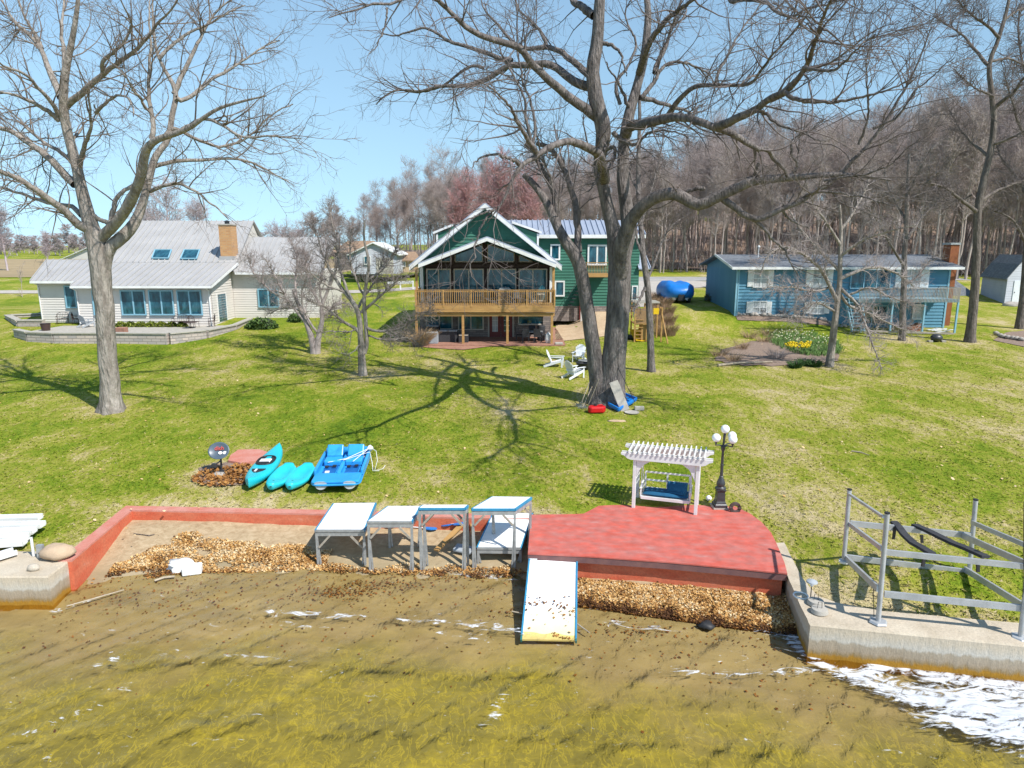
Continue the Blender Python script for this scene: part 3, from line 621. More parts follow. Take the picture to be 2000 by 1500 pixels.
# ---- leaf litter heaped on the beach
def leafmat():
    m, n, L, b = nodes('dry_leaf'); at = n.new('ShaderNodeAttribute'); at.attribute_name = 'shade'
    L.new(N_ramp(n, L, at.outputs['Fac'], [(.0, (.08, .035, .015)), (.2, (.26, .11, .03)), (.45, (.46, .245, .075)), (.75, (.60, .38, .155)), (1., (.66, .52, .32))]), b.inputs['Base Color'])
    b.inputs['Roughness'].default_value = .8; b.inputs['Specular IOR Level'].default_value = .2; return m
M['dry_leaf'] = leafmat()
def leaves(name, pos, size, mat='dry_leaf', tilt=.75, shade=None, label=None):
    n = len(pos); a = rs.rand(n) * 6.283; sz = size * (.45 + 1.15 * rs.rand(n) ** 1.5); tx = rs.randn(n) * tilt * .5; ty = rs.randn(n) * tilt * .5
    u = np.stack([np.cos(a), np.sin(a), tx], 1); v = np.stack([-np.sin(a), np.cos(a), ty], 1)
    c = np.asarray(pos, float); hu = u * sz[:, None] / 2; hv = v * sz[:, None] * .38
    curl = np.zeros((n, 3)); curl[:, 2] = sz * .22
    V = np.stack([c - hu, c - hu * .1 - hv + curl * .6, c + hu + curl, c + hu * .1 + hv - curl * .3], 1).reshape(-1, 3)
    me = bpy.data.meshes.new(name); me.vertices.add(4 * n); me.vertices.foreach_set('co', V.reshape(-1).astype(np.float32))
    me.loops.add(4 * n); me.loops.foreach_set('vertex_index', np.arange(4 * n, dtype=np.int32)); me.polygons.add(n)
    me.polygons.foreach_set('loop_start', np.arange(n, dtype=np.int32) * 4); me.polygons.foreach_set('loop_total', np.full(n, 4, np.int32)); me.update(calc_edges=True)
    sh = rs.rand(n) if shade is None else shade; at = me.attributes.new('shade', 'FLOAT', 'POINT'); at.data.foreach_set('value', np.repeat(sh, 4).astype(np.float32))
    me.materials.append(M[mat]); o = bpy.data.objects.new(name, me); COL.objects.link(o); o['kind'] = 'stuff'
    if label: o['label'] = label
    return o
def strip(n, xa, xb, fy0, fy1, hfun, dens=None):
    out = []
    while len(out) < n:
        x = rs.uniform(xa, xb); q = rs.rand(); y0 = fy0(x) + .22 * mnoise.noise(Vector((x * 1.7, 1, 0))); y1 = fy1(x) + .25 * mnoise.noise(Vector((x * 1.2, 9, 0)))
        y = y0 + (y1 - y0) * q; dn = .22 + .35 * (.5 - q) + 1.5 * mnoise.noise(Vector((x * 1.5, y * 2.4, 2))) + .6 * math.sin(math.pi * q)
        if rs.rand() > dn: continue
        out.append((x, y, bedz(x, y) + hfun(x, q) * (.75 + .5 * mnoise.noise(Vector((x * 4, y * 5, 4)))) + rs.rand() * .03))
    return out
ix = lambda xs, ys: (lambda x: float(np.interp(x, xs, ys)))
Lp = strip(19000, -11.0, -5.2, ix([-10.6, -9.5, -8, -5], [17.1, 17.2, 17.35, 17.45]), ix([-10.6, -9.9, -9.2, -7.3, -5], [17.9, 19.0, 19.1, 18.7, 18.45]), lambda x, q: .045 * math.sin(math.pi * q))
Lp += strip(2600, -5.2, .5, ix([-5, .5], [17.3, 17.0]), ix([-5, .5], [17.75, 17.6]), lambda x, q: .04)
Ls = np.clip(.62 + .25 * rs.randn(len(Lp)) + np.array([.5 * mnoise.noise(Vector((p[0] * 1.5, p[1] * 2.5, 1))) - max(0, .28 - (p[1] - 17.25)) * 1.5 for p in Lp]), 0, 1)
leaves('leaf_litter', Lp, .055, shade=Ls, label='brown dead leaves washed up on the beach inside the red wall')
# mound in front of the patio wall
fy0 = ix([1.35, 2, 4, 6.2, 6.9], [15.75, 15.55, 15.0, 14.45, 14.3]); fy1 = ix([1.35, 3, 5, 7], [16.75, 16.5, 16.2, 15.85])
def mh(x, y):
    q = (y - fy0(x)) / (fy1(x) - fy0(x)); q = min(1.1, max(-.9, q)); return (.15 * math.sin(math.pi * min(1, max(0, q * .62 + .05))) if q > 0 else q * .8) + .05 * mnoise.noise(Vector((x * 3, y * 3, 7)))
Xm = np.arange(1.2, 7.15, .09); Ym = np.arange(14.0, 17.1, .09)
P = np.array([[(x, y, mh(x, y) - .02) for x in Xm] for y in Ym]); md = grid_mesh('leaf_mound', P, mk('leaf_mould', (.16, .09, .04), (.30, .19, .08), scale=9, rough=1, bump=.6), 'stuff'); md['label'] = 'bank of matted dead leaves below the patio wall'
out = []
while len(out) < 32000:
    x = rs.uniform(1.3, 7.0); y = rs.uniform(14.2, 17); q = (y - fy0(x)) / (fy1(x) - fy0(x))
    if q < -.06 or q > 1.02 or (x > 6.5 and rs.rand() < (x - 6.5) * 1.4): continue
    if q > .78 and rs.rand() < .55: continue
    out.append((x, y, mh(x, y) + rs.rand() * .05))
sh = np.clip(.55 + .28 * rs.randn(len(out)) + np.array([.35 * mnoise.noise(Vector((p[0] * 2, p[1] * 2, 1))) - .5 * max(0, .22 - (p[1] - fy0(p[0])) / (fy1(p[0]) - fy0(p[0])) + .15 * mnoise.noise(Vector((p[0] * 3, 0, 0)))) * 5 for p in out]), 0, 1)
leaves('leaf_litter', out, .056, shade=sh, label='thick bank of tan oak leaves below the patio wall')
fl = []          # leaves lying in the shallows and on the grass
for i in range(1700):
    x = rs.uniform(-11.5, 7); e = edge_y(x); y = e - abs(rs.randn()) * 1.7; 
    if y < 9: continue
    fl.append((x, y, bedz(x, y) + .02 if y < e - .3 else .02))
for cx_, cy_, sx_, sy_, k_ in ((670, 1152, .55, .22, 300), (760, 1140, .5, .15, 120), (880, 1128, .4, .1, 80), (1250, 1228, .5, .12, 60), (1010, 1190, .3, .12, 40)):
    c_ = at_z(cx_, cy_, 0)
    for i in range(k_): x = c_.x + rs.randn() * sx_; y = c_.y + rs.randn() * sy_; fl.append((x, y, bedz(x, y) + .03))
leaves('sunken_leaves', fl, .055, shade=rs.rand(len(fl)) * .35, tilt=.3, label='scattered sunken brown leaves in the shallow water')
fl = []
for i in range(1100):
    x = rs.uniform(-26, 30); y = 18 + 34 * rs.rand() ** 1.3
    if -9 < x < 1 and y < 20.6 or x > 0 and x < 8 and y < 22: continue
    fl.append((x, y, gz(x, y) + .035))
leaves('fallen_leaves', fl, .085, shade=.55 + .45 * rs.rand(len(fl)), tilt=.4, label='pale dead leaves scattered over the lawn')
# ================================================================= THINGS ON THE SHORE
# ---- dock sections standing on their legs
def lerp(a, b, t): return a + (b - a) * t
def dock_table(fl, fr, bl, br, feet, label, sk=.0, deck=True, name='dock_section', mat='white_deck', braces=True, bars=True, bluefront=False):
    fl, fr, bl, br = map(Vector, (fl, fr, bl, br)); c = (fl + fr + bl + br) / 4
    e = empty(name, (c.x, c.y, feet), label, 'dock section', 'dock sections stored upright on the beach')
    if deck:
        ins = .035; q = []
        for p in (fl, fr, br, bl): q.append(p + (c - p) * ins + Vector((0, 0, .012)))
        MB().slab(*q, .05).build('deck_panel', mat, e)
    for a, b in ((fr, br), (bl, fl)): MB().beam(a - Vector((0, 0, .03)), b - Vector((0, 0, .03)), .05, .07).build('edge_trim', 'blue_trim', e)
    for a, b in ((fl, fr), (br, bl)): MB().beam(a - Vector((0, 0, .03)), b - Vector((0, 0, .03)), .046, .062).build('end_rail', 'blue_trim' if bluefront else 'grey_alu', e)
    fr_ = MB(); dz = Vector((0, 0, .13))
    for a, b in ((fl, fr), (fr, br), (br, bl), (bl, fl)):
        i = (c - a) * .02; j = (c - b) * .02; fr_.beam(a - dz + i, b - dz + j, .05, .10)
    fr_.build('frame', 'grey_alu', e)
    for p in (fl, fr, br, bl):
        i = (c - p) * .03; t = p + i - Vector((0, 0, .08)); ft = Vector((t.x, t.y, max(bedz(t.x, t.y), -.3) - .03 if p in (fl, fr) else bedz(t.x, t.y) - .02))
        lg = MB(); lg.beam(ft, t, .065, .065, up=(0, 1, 0)); lg.beam(ft + Vector((.075 if p in (fl, bl) else -.075, 0, .05)), t - Vector((0, 0, .1)), .04, .04, up=(0, 1, 0)); lg.build('leg', 'grey_alu', e)
    if braces:
        for a, b in ((fl, fr), (bl, br)):
            wd = (b - a); L_ = .27
            for s_, u in ((a, wd), (b, -wd)):
                k = MB(); p0 = s_ + (c - s_) * .03 - Vector((0, 0, .17)) + u * L_; p1 = s_ + (c - s_) * .03 - Vector((0, 0, .17 + wd.length * L_ * .95)) + u * .04
                k.beam(p0 + Vector((0, -.045, 0)), p1 + Vector((0, -.045, 0)), .055, .03, up=(0, 1, 0)); k.build('brace', 'weather_wood', e)
    return e
def q4(a, b, c, d, Yf, Yb):
    A = at_y(*a, Yf); B = at_y(*b, Yf); C = at_y(*c, Yb); D = at_y(*d, Yb); z = (A.z + B.z) / 2
    for p in (A, B): p.z = z
    return A, B, D, C
def table(pfl, pfr, pbl, pbr, Yf, z=None, **k):
    A = at_y(*pfl, Yf); B = at_y(*pfr, Yf); z = (A.z + B.z) / 2; A.z = B.z = z
    C = at_z(*pbl, z); D = at_z(*pbr, z); return dock_table(A, B, C, D, 0, **k)
table((616, 1035), (711.5, 1035), (651.5, 983), (734, 982), 17.7, label='white-topped dock section with blue edge, leftmost of the row, standing on the sand')
table((717.5, 1017.6), (804.5, 1018.5), (758, 988.5), (821, 988.5), 17.4, label='white-topped dock section second from the left, its top tucked behind the first section')
t3 = table((818, 992), (908, 992), (826, 986.5), (914, 986.5), 17.45, label='narrow edge-on dock section third from the left with blue top rail', deck=True, bluefront=True)
table((921.5, 993), (1006, 994), (962, 970), (1038, 971), 17.5, label='tallest white-topped dock section, rightmost of the row, above a stacked one', bluefront=True)
A = at_y(932, 1069, 17.75); B = at_y(1017.5, 1070, 17.75); C = at_y(963, 1002, 19.5); D = at_y(1040, 1002, 19.5)
dock_table(A, B, C, D, 0, 'low dock section stacked under the tallest one beside the red patio', braces=False)
# ---- ramp section leaning from the patio into the water
def rampmat():
    m, n, L, b = nodes('ramp_deck'); tc = n.new('ShaderNodeNewGeometry').outputs['Position']; sx = n.new('ShaderNodeSeparateXYZ'); L.new(tc, sx.inputs[0])
    nz = N_noise(n, L, tc, 3, 6, .7); y = N_math(n, L, 'ADD', sx.outputs[1], N_math(n, L, 'MULTIPLY', N_math(n, L, 'SUBTRACT', nz, .5), .5))
    c = N_ramp(n, L, N_range(n, L, y, 13.9, 16.8, 0, 1), [(0., (.50, .44, .22)), (.12, (.72, .64, .38)), (.38, (.80, .74, .56)), (.44, (.82, .82, .82)), (1., (.84, .84, .85))])
    n2 = N_noise(n, L, tc, 9, 6, .75, (.5, 2.2, 1)); dk = N_ramp(n, L, n2, [(.66, 0.), (.72, .7)]); dk = N_math(n, L, 'MULTIPLY', dk, N_range(n, L, y, 15.4, 14.9, 0, 1))
    L.new(N_mix(n, L, dk, c, (.35, .22, .10)), b.inputs['Base Color']); b.inputs['Roughness'].default_value = .7; return m
M['ramp_deck'] = rampmat()
A = at_z(1018, 1252, -.08); B = at_z(1125, 1254, -.06); C = at_z(1034, 1093, .68); D = at_z(1127, 1094, .68)
c = (A + B + C + D) / 4; e = empty('dock_ramp', (c.x, c.y, 0), 'white dock section sloping from the red patio down into the water', 'dock section')
q = [p + (c - p) * .03 + Vector((0, 0, .012)) for p in (A, B, D, C)]; sl_ = MB()
NX, NY = 2, 14
sl_.slab(*q, .04); sl_.build('deck_panel', 'ramp_deck', e)
for a, b in ((B, D), (C, A)): MB().beam(a, b, .04, .08).build('edge_trim', 'blue_trim', e)
fr_ = MB(); fr_.beam(D, C, .04, .08); fr_.build('end_rail', 'white', e)
rp = []
for i in range(120):
    u = rs.rand(); v = .30 + .16 * rs.rand() ** .7 + .12 * (u - .5) * -1; 
    if rs.rand() < .3: v = rs.rand() * .6
    if rs.rand() < .12: v = .02 + rs.rand() * .06; u = .6 + .35 * rs.rand()
    p = A.lerp(B, u).lerp(C.lerp(D, u), v); rp.append((p.x, p.y, p.z + .035))
leaves('leaf_litter', rp, .06, shade=rs.rand(len(rp)) * .4, tilt=.2, label='dead leaves and twigs washed onto the white dock ramp')
# ---- planks, paddles lying under the dock sections
p = [at_y(966, 1078, 18.0), at_y(1040 - 123, 1004, 19.9)]
solo(MB().beam(at_y(930, 1076, 17.9), at_y(903 + 15, 1003, 19.85), .1, .06).beam(at_y(852, 1075, 17.95), at_y(920, 1006, 19.75), .16, .05), 'timber_plank', 'cedar', 'orange-brown timber planks leaning on the red wall behind the dock sections', 'plank')
def paddle(p, q, label):
    p = Vector(p); q = Vector(q); d = (q - p).normalized(); e = empty('paddle', p, label, 'paddle', 'kayak paddles under the dock sections')
    MB().tube([p + d * .3, q - d * .3], .018).build('shaft', 'white', e)
    s_ = d.cross(Vector((0, 0, 1))).normalized()
    for a, sg in ((p, 1), (q, -1)):
        b = MB(); pts = [(0, .04), (.1, .1), (.25, .11), (.36, .07), (.42, .02)]
        vs = []
        for dd, w_ in pts: c_ = a + d * sg * (.36 - dd); vs += [c_ + s_ * w_ + Vector((0, 0, .015)), c_ - s_ * w_ + Vector((0, 0, .015)), c_ - s_ * w_ - Vector((0, 0, .01)), c_ + s_ * w_ - Vector((0, 0, .01))]
        fs = [(0, 1, 2, 3)] + [(i * 4 + j, i * 4 + (j + 1) % 4, i * 4 + 4 + (j + 1) % 4, i * 4 + 4 + j) for i in range(4) for j in range(4)] + [(16, 19, 18, 17)]
        b.add(vs, fs); b.build('blade', 'bright_blue', e)
G = lambda px, py, dz=.03: (lambda q: Vector((q.x, q.y, bedz(q.x, q.y) + dz)))(at_z(px, py, .35))
paddle(G(752, 1034, .08), G(850, 1040, .08), 'blue-bladed paddle lying on the sand behind the second dock section')
paddle(G(862, 1036, .1), G(905, 1042, .3), 'blue-bladed paddle lying on the sand behind the third dock section')
b_ = MB(); b_.beam(G(888, 1066, .1), G(924, 1070, .1), .42, .1); solo(b_, 'foam_float', 'grey_plastic', 'pale grey float lying beside the leg of the tallest dock section', 'float', bevel=.04)
# ---- lumps of foam and sticks on the water's edge
def lump(c, r, sq, seed, mat, name, label, cat, group=None, amp=.35, parent=None, n=18, m=12):
    mb = MB(); mb.sphere((0, 0, 0), 1, n, m); out = []
    for v in mb.v:
        v = Vector(v); k = 1 + amp * mnoise.noise(v * 1.7 + Vector((seed, 0, 0))) + amp * .4 * mnoise.noise(v * 4 + Vector((0, seed, 0)))
        out.append((c[0] + v.x * r * sq[0] * k, c[1] + v.y * r * sq[1] * k, c[2] + v.z * r * sq[2] * k))
    mb.v = out
    if parent is not None: return mb.build(name, mat, parent, smooth=True)
    return solo(mb, name, mat, label, cat, group, smooth=True, origin=(c[0], c[1], c[2] - r * sq[2]))
e = empty('foam_block', at_z(360, 1112, .05), 'broken white polystyrene block lying among the leaves at the waterline', 'foam block')
p = at_z(352, 1104, .12); lump(p, .33, (1.25, .8, .42), 3, 'styro', 'foam_chunk', '', '', parent=e, amp=.6)
p = at_z(376, 1110, .12); MB().beam(p + Vector((-.22, -.12, 0)), p + Vector((.25, .02, 0)), .3, .24).build('foam_slab', 'styro', e, bevel=.03)
def stick(pts, r, label, name='stick', mat='driftwood', grp=None): return solo(MB().tube(pts, r, 6), name, mat, label, 'stick', grp)
stick([at_z(302, 1134, .03), at_z(320, 1128, .05), at_z(341, 1126, .06)], .03, 'pale driftwood stick floating beside the polystyrene block')
stick([at_z(130, 1184, .02), at_z(180, 1170, .02), at_z(242, 1152, .02)], [.014, .02, .012], 'long thin pale reed floating right of the left sea wall')
stick([at_z(1128, 1219, .04), at_z(1152, 1236, .02)], [.02, .012], 'short pale stick beside the foot of the dock ramp')
stick([at_z(1000, 1194, .04), at_z(1020, 1198, .05)], .016, 'short pale stick left of the dock ramp')
stick([G(262, 1048), G(292, 1051), G(303, 1049)], [.012, .015, .008], 'thin dark stick lying on the sand inside the red wall', mat='bark_dark')
p = at_z(1380, 1222, .02); lump(p, .17, (1.2, .9, .55), 8, 'black', 'bucket_lid', 'crumpled black plastic scrap floating off the leaf bank', 'plastic scrap', amp=.5, n=9, m=6)
M['rocks_in'] = 1
# ---- white roller panels stacked at the left edge, boulder and pipe
e = empty('roofing_stack', at_z(20, 1050, .8), 'stack of white ribbed metal roof panels at the left edge above the sea wall', 'metal panels')
def rib(pa, pb, wd, z0, z1, n_=1):
    a = at_z(*pa, z0); b = at_z(*pb, z1); mb = MB(); mb.beam(a, b, wd, .03)
    d = (b - a).normalized(); s_ = d.cross(Vector((0, 0, 1))).normalized() * wd / 2
    mb.beam(a + s_ + Vector((0, 0, .06)), b + s_ + Vector((0, 0, .06)), .05, .12); mb.beam(a - s_ + Vector((0, 0, .06)), b - s_ + Vector((0, 0, .06)), .05, .12)
    L_ = (b - a).length; k = int(L_ / .5)
    for i in range(1, k): c_ = a.lerp(b, i / k); mb.beam(c_ + s_ + Vector((0, 0, .05)), c_ - s_ + Vector((0, 0, .05)), .05, .08)
    mb.build('panel', 'white', e)
for pa, pb, z0, z1 in (((-90, 1019), (79, 1014), 1.0, 1.0), ((-90, 1031), (84, 1028), .98, .98), ((-90, 1047), (68, 1040), .95, .95), ((-90, 1056), (53, 1052), .93, .93), ((-90, 1072), (50, 1062), .90, .90), ((-60, 1108), (30, 1080), .86, .86)):
    rib(pa, pb, .26, z0, z1)
lump(at_z(112, 1078, .98), .40, (1.05, .7, .52), 5, 'boulder', 'boulder', 'rounded tan boulder on the end of the left sea wall', 'boulder', amp=.18)
b0 = at_z(66, 1086, .8); b1 = b0 + Vector((0, 0, .52)); solo(MB().tube([b0, b1, b1 + Vector((-.12, -.05, -.05))], .035), 'pipe', 'white', 'short white plastic pipe stub standing by the left sea wall', 'pipe')
b0 = at_z(80, 1090, .8); solo(MB().beam(b0, b0 + Vector((0, 0, .34)), .16, .05, up=(0, 1, 0)).beam(b0 + Vector((-.1, .05, .3)), b0 + Vector((.06, .05, .3)), .1, .1), 'metal_bracket', 'grey_alu', 'small grey metal bracket standing beside the tan boulder', 'bracket')
b0 = at_z(66, 1113, .8); lump(b0 + Vector((0, 0, .06)), .2, (.8, .6, .5), 12, 'concrete', 'stone', 'pale square stone lying on the left sea wall', 'stone', amp=.15, n=8, m=6)
# ---- kayaks
def hull(L_, W_, H_, prof, deckf, n=28, m=10):       # loft along +Y; prof(t)->half width 0..1, deckf(t)->deck height
    mb = MB(); k = 0
    for i in range(n + 1):
        t = i / n; y = (t - .5) * L_; w_ = max(.004, prof(t) * W_ / 2); rk = (abs(t - .5) * 2) ** 3 * .12 * H_ / .3; hz = deckf(t)
        for j in range(m * 2):
            a = math.pi * 2 * j / (m * 2); x = math.cos(a); z = math.sin(a)
            if z < 0: zz = rk + (H_ * .62) * (1 + (-abs(z) ** .6)); 
            else: zz = H_ * .62 + (hz - H_ * .62) * z ** .8
            xx = w_ * (math.copysign(abs(x) ** .75, x)); 
            if z < 0: xx *= .55 + .45 * (1 + z) ** .5
            mb.v.append((xx, y, zz + (rk if z >= 0 else 0)))
    M_ = m * 2
    for i in range(n):
        for j in range(M_): mb.f.append((i * M_ + j, i * M_ + (j + 1) % M_, (i + 1) * M_ + (j + 1) % M_, (i + 1) * M_ + j))
    mb.f.append(tuple(range(M_))); mb.f.append(tuple(n * M_ + j for j in reversed(range(M_)))); return mb
def dent(mb, fn):
    mb.v = [fn(*v) for v in mb.v]; return mb
def ring(cx, cy, rx, ry, z, r, n=20, p=2.6):
    pts = []
    for i in range(n + 1):
        a = 2 * math.pi * i / n; c_, s_ = math.cos(a), math.sin(a); pts.append((cx + rx * math.copysign(abs(c_) ** (2 / p), c_), cy + ry * math.copysign(abs(s_) ** (2 / p), s_), z(a) if callable(z) else z))
    return MB().tube(pts, r, 6, cap=False)
def disc(cx, cy, rx, ry, z, n=20, p=2.6, th=.01):
    out = []
    for i in range(n):
        a = 2 * math.pi * i / n; c_, s_ = math.cos(a), math.sin(a); out.append((cx + rx * math.copysign(abs(c_) ** (2 / p), c_), cy + ry * math.copysign(abs(s_) ** (2 / p), s_)))
    return MB().prism(out, z - th, z)
pa = g(487, 962); pb = g(548, 888); d = (pb - pa); Lk = d.length; rz = math.atan2(d.y, d.x) - math.pi / 2; mid = (pa + pb) / 2
slope = math.atan2(gz(mid.x, mid.y + 1) - gz(mid.x, mid.y - 1), 2)
e = empty('kayak', (mid.x, mid.y, gz(mid.x, mid.y) + .02), 'long turquoise sit-in kayak with black cockpit rim lying on the grass', 'kayak', rz=rz); e.rotation_euler.x = slope
e0 = e.location.copy(); e.location = (0, 0, 0)
pf = lambda t: (math.sin(math.pi * t ** .92)) ** .62
hull(Lk, .86, .34, pf, lambda t: .33 + .05 * math.sin(math.pi * t)).build('hull', 'turq', e, smooth='auto')
disc(0, .12, .27, .42, .375).build('cockpit', 'black', e); ring(0, .12, .29, .44, .385, .028).build('cockpit_rim', 'black', e)
MB().box(-.19, .19, -.12, .2, .378, .42).build('seat', 'white_deck', e, bevel=.02); MB().beam((-.2, -.2, .38), (.2, -.2, .38), .05, .16).build('backrest', 'carpet_black', e, bevel=.02)
h_ = MB(); pts = [(-.24, -.62), (.24, -.62), (.19, -.8), (.05, -1.02), (-.05, -1.02), (-.19, -.8)]; h_.prism([(x, y * Lk / 3.3) for x, y in reversed(pts)], .33, .388); h_.build('hatch_cover', 'black', e, bevel=.02)
disc(0, Lk * .335, .15, .18, .372, th=.03).build('bow_hatch', 'black', e)
h2 = MB(); h2.box(-.09, -.02, -.95, -.72, .388, .394); h2.build('sticker', 'white', e)
e.location = e0
def kid(label, pxa, pxb):
    pa = g(*pxa); pb = g(*pxb); d = pb - pa; Lk = d.length; mid = (pa + pb) / 2
    e = empty('small_kayak', (0, 0, 0), label, 'kayak', 'small turquoise kayaks on the lawn', rz=math.atan2(d.y, d.x) - math.pi / 2); e.rotation_euler.x = slope
    pf = lambda t: min(1, (math.sin(math.pi * min(1, t * .80 + .03))) ** .55) * (1 - .35 * sst(t, .85, 1))
    hb = hull(Lk, .80, .26, pf, lambda t: .245)
    dent(hb, lambda x, y, z: (x, y, z - (.11 * math.exp(-((x / .2) ** 4) - (((y - .12 * Lk) / (Lk * .27)) ** 4)) if z > .17 else 0)))
    hb.build('hull', 'turq2', e, smooth=True)
    disc(-.05, -.3 * Lk, .035, .07, .262, th=.02).build('scupper', 'black', e); MB().tube([(-.1, -.48 * Lk, .2), (.0, -.5 * Lk, .22), (.1, -.48 * Lk, .2)], .02).build('handle', 'black', e)
    disc(.08, -.02 * Lk, .03, .03, .145, th=.01).build('scupper', 'navy', e)
    e.location = (mid.x, mid.y, gz(mid.x, mid.y) + .02)
kid('small turquoise sit-on kayak right beside the long kayak', (530, 964), (566, 922))
kid('small turquoise sit-on kayak next to the blue pedal boat', (567, 964), (603, 922))
# ---- pedal boat
pa = g(655, 966); pb = g(683, 903); d = pb - pa; Lb = d.length; mid = (pa + pb) / 2; W = 1.62
e = empty('pedal_boat', (0, 0, 0), 'blue two-seat pedal boat with grey pontoons and white ropes on the grass', 'pedal boat', rz=math.atan2(d.y, d.x) - math.pi / 2); e.rotation_euler.x = slope
for sx_ in (-1, 1):
    h_ = hull(Lb * .97, .52, .36, lambda t: min(1, 1.0 - .25 * (1 - t) ** 6 - .5 * max(0, t - .8) * 2), lambda t: .3)
    dent(h_, lambda x, y, z: (x + sx_ * .46, y, z * .95)); h_.build('pontoon', 'pb_hull', e, smooth='auto')
def rr(W_, L_, r, cy=0, n=6):
    o = []
    for cx_, cy_, a0 in ((W_ / 2 - r, L_ / 2 - r, 0), (-W_ / 2 + r, L_ / 2 - r, 90), (-W_ / 2 + r, -L_ / 2 + r, 180), (W_ / 2 - r, -L_ / 2 + r, 270)):
        for i in range(n + 1): a = R(a0 + 90 * i / n); o.append((cx_ + r * math.cos(a), cy_ + r * math.sin(a) + cy))
    return o
o_ = rr(W, Lb, .28); rim = MB(); rim.prism(o_, .27, .33); rim.build('gunwale', 'pb_blue', e, bevel=.02)
dk = MB(); dk.prism(rr(W * .95, Lb * .26, .1, -Lb * .355), .33, .43); dk.build('bow_deck', 'pb_blue', e, bevel=.04)
for sx_ in (-1, 1):
    s_ = MB(); x0, x1 = (sx_ * .36 - .29, sx_ * .36 + .29); s_.box(x0, x1, .15, .66, .33, .54); s_.build('seat', 'pb_blue', e, bevel=.05)
    s_ = MB(); s_.beam((sx_ * .36, .68, .5), (sx_ * .36, .98, .84), .56, .1, up=(0, 0, 1)); s_.build('backrest', 'pb_blue', e, bevel=.04)
    f_ = MB(); f_.beam((sx_ * .37, -.62, .38), (sx_ * .37, .1, .34), .42, .04); f_.build('footwell', 'well_blue', e, bevel=.01)
    pd = MB(); pd.tube([(sx_ * .37 - .16, -.1, .43), (sx_ * .37 + .16, -.1, .43)], .015); pd.box(sx_ * .37 - .19, sx_ * .37 - .07, -.16, -.04, .41, .45); pd.box(sx_ * .37 + .07, sx_ * .37 + .19, -.16, -.04, .43, .47); pd.build('pedals', 'black', e)
c_ = MB(); c_.box(-.07, .07, -.75, 1.0, .33, .48); c_.build('console', 'pb_blue', e, bevel=.04)
c_ = MB(); c_.box(.0, .16, .3, .5, .48, .53); c_.build('cup_holder', 'bright_blue', e, bevel=.02)
bk = MB(); bk.prism(rr(W * .95, .26, .1, Lb * .44), .33, .62); bk.build('stern_deck', 'pb_blue', e, bevel=.06)
for sx_ in (-1, 1): MB().box(sx_ * W * .475 - .05, sx_ * W * .475 + .05, -Lb * .25, Lb * .40, .33, .56).build('side_wall', 'pb_blue', e, bevel=.04)
rt = MB(); rt.tube([(.35, .1, .52), (.62, .6, .62), (.8, 1.0, .68)], .012, 6); rt.tube([(.0, .25, .52), (.5, .5, .6), (.85, .75, .62), (.95, .5, .3), (1.0, .2, .12), (1.2, .35, .06)], .011, 6); rt.tube([(-.5, .12, .5), (.1, .3, .56), (.8, .9, .7)], .012, 6)
rt.tube([(.85, 1.0, .7), (1.05, .9, .6), (1.12, .6, .35), (1.05, .3, .1), (1.3, .55, .05), (1.35, .9, .05)], .01, 6); rt.build('rope', 'white', e)
lump((.82, 1.05, .66), .11, (.9, .9, .8), 4, 'white', 'rope_bundle', '', '', parent=e, amp=.5)
MB().box(-.47, -.33, -.66, -.5, .4, .435).build('registration_sticker', 'white', e)
e.location = (mid.x, mid.y, gz(mid.x, mid.y) + .02)
# ---- satellite dish, stump slab
f0 = g(433, 921); e = empty('satellite_dish', f0, 'dark satellite dish with a word on it on a short pole beside the red slab', 'satellite dish')
MB().tube([f0, f0 + Vector((0, .02, .5))], .035).build('mast', 'iron', e); MB().lathe([(.3, 0), (.3, .05), (.05, .09)], f0 + Vector((.0, .1, 0)), 14).build('base_plate', 'black', e)
arm = MB(); arm.tube([f0 + Vector((0, -.05, .4)), f0 + Vector((-.02, -.45, .38))], .025, 6); arm.box(f0.x - .09, f0.x + .07, f0.y - .56, f0.y - .43, f0.z + .33, f0.z + .46); arm.build('feed_arm', 'iron', e)
dc = f0 + Vector((.0, -.04, .76)); mb = MB(); n_, m_ = 28, 7; nrm = Vector((.10, -.86, .50)).normalized(); ux = Vector((0, 0, 1)).cross(nrm).normalized(); uy = nrm.cross(ux)
for side in (0, 1):
    k = len(mb.v)
    for i in range(m_ + 1):
        rr_ = i / m_
        for j in range(n_):
            a = 2 * math.pi * j / n_; mb.v.append(tuple(dc + ux * math.cos(a) * .36 * rr_ + uy * math.sin(a) * .31 * rr_ + nrm * (.09 * rr_ ** 2 - (.015 if side else 0))))
    for i in range(m_):
        for j in range(n_):
            q = (k + i * n_ + j, k + i * n_ + (j + 1) % n_, k + (i + 1) * n_ + (j + 1) % n_, k + (i + 1) * n_ + j); mb.f.append(q if not side else tuple(reversed(q)))
K2 = (m_ + 1) * n_
for j in range(n_): mb.f.append((m_ * n_ + j, m_ * n_ + (j + 1) % n_, K2 + m_ * n_ + (j + 1) % n_, K2 + m_ * n_ + j))
rf = mb.build('reflector', 'dish', e, smooth=True)
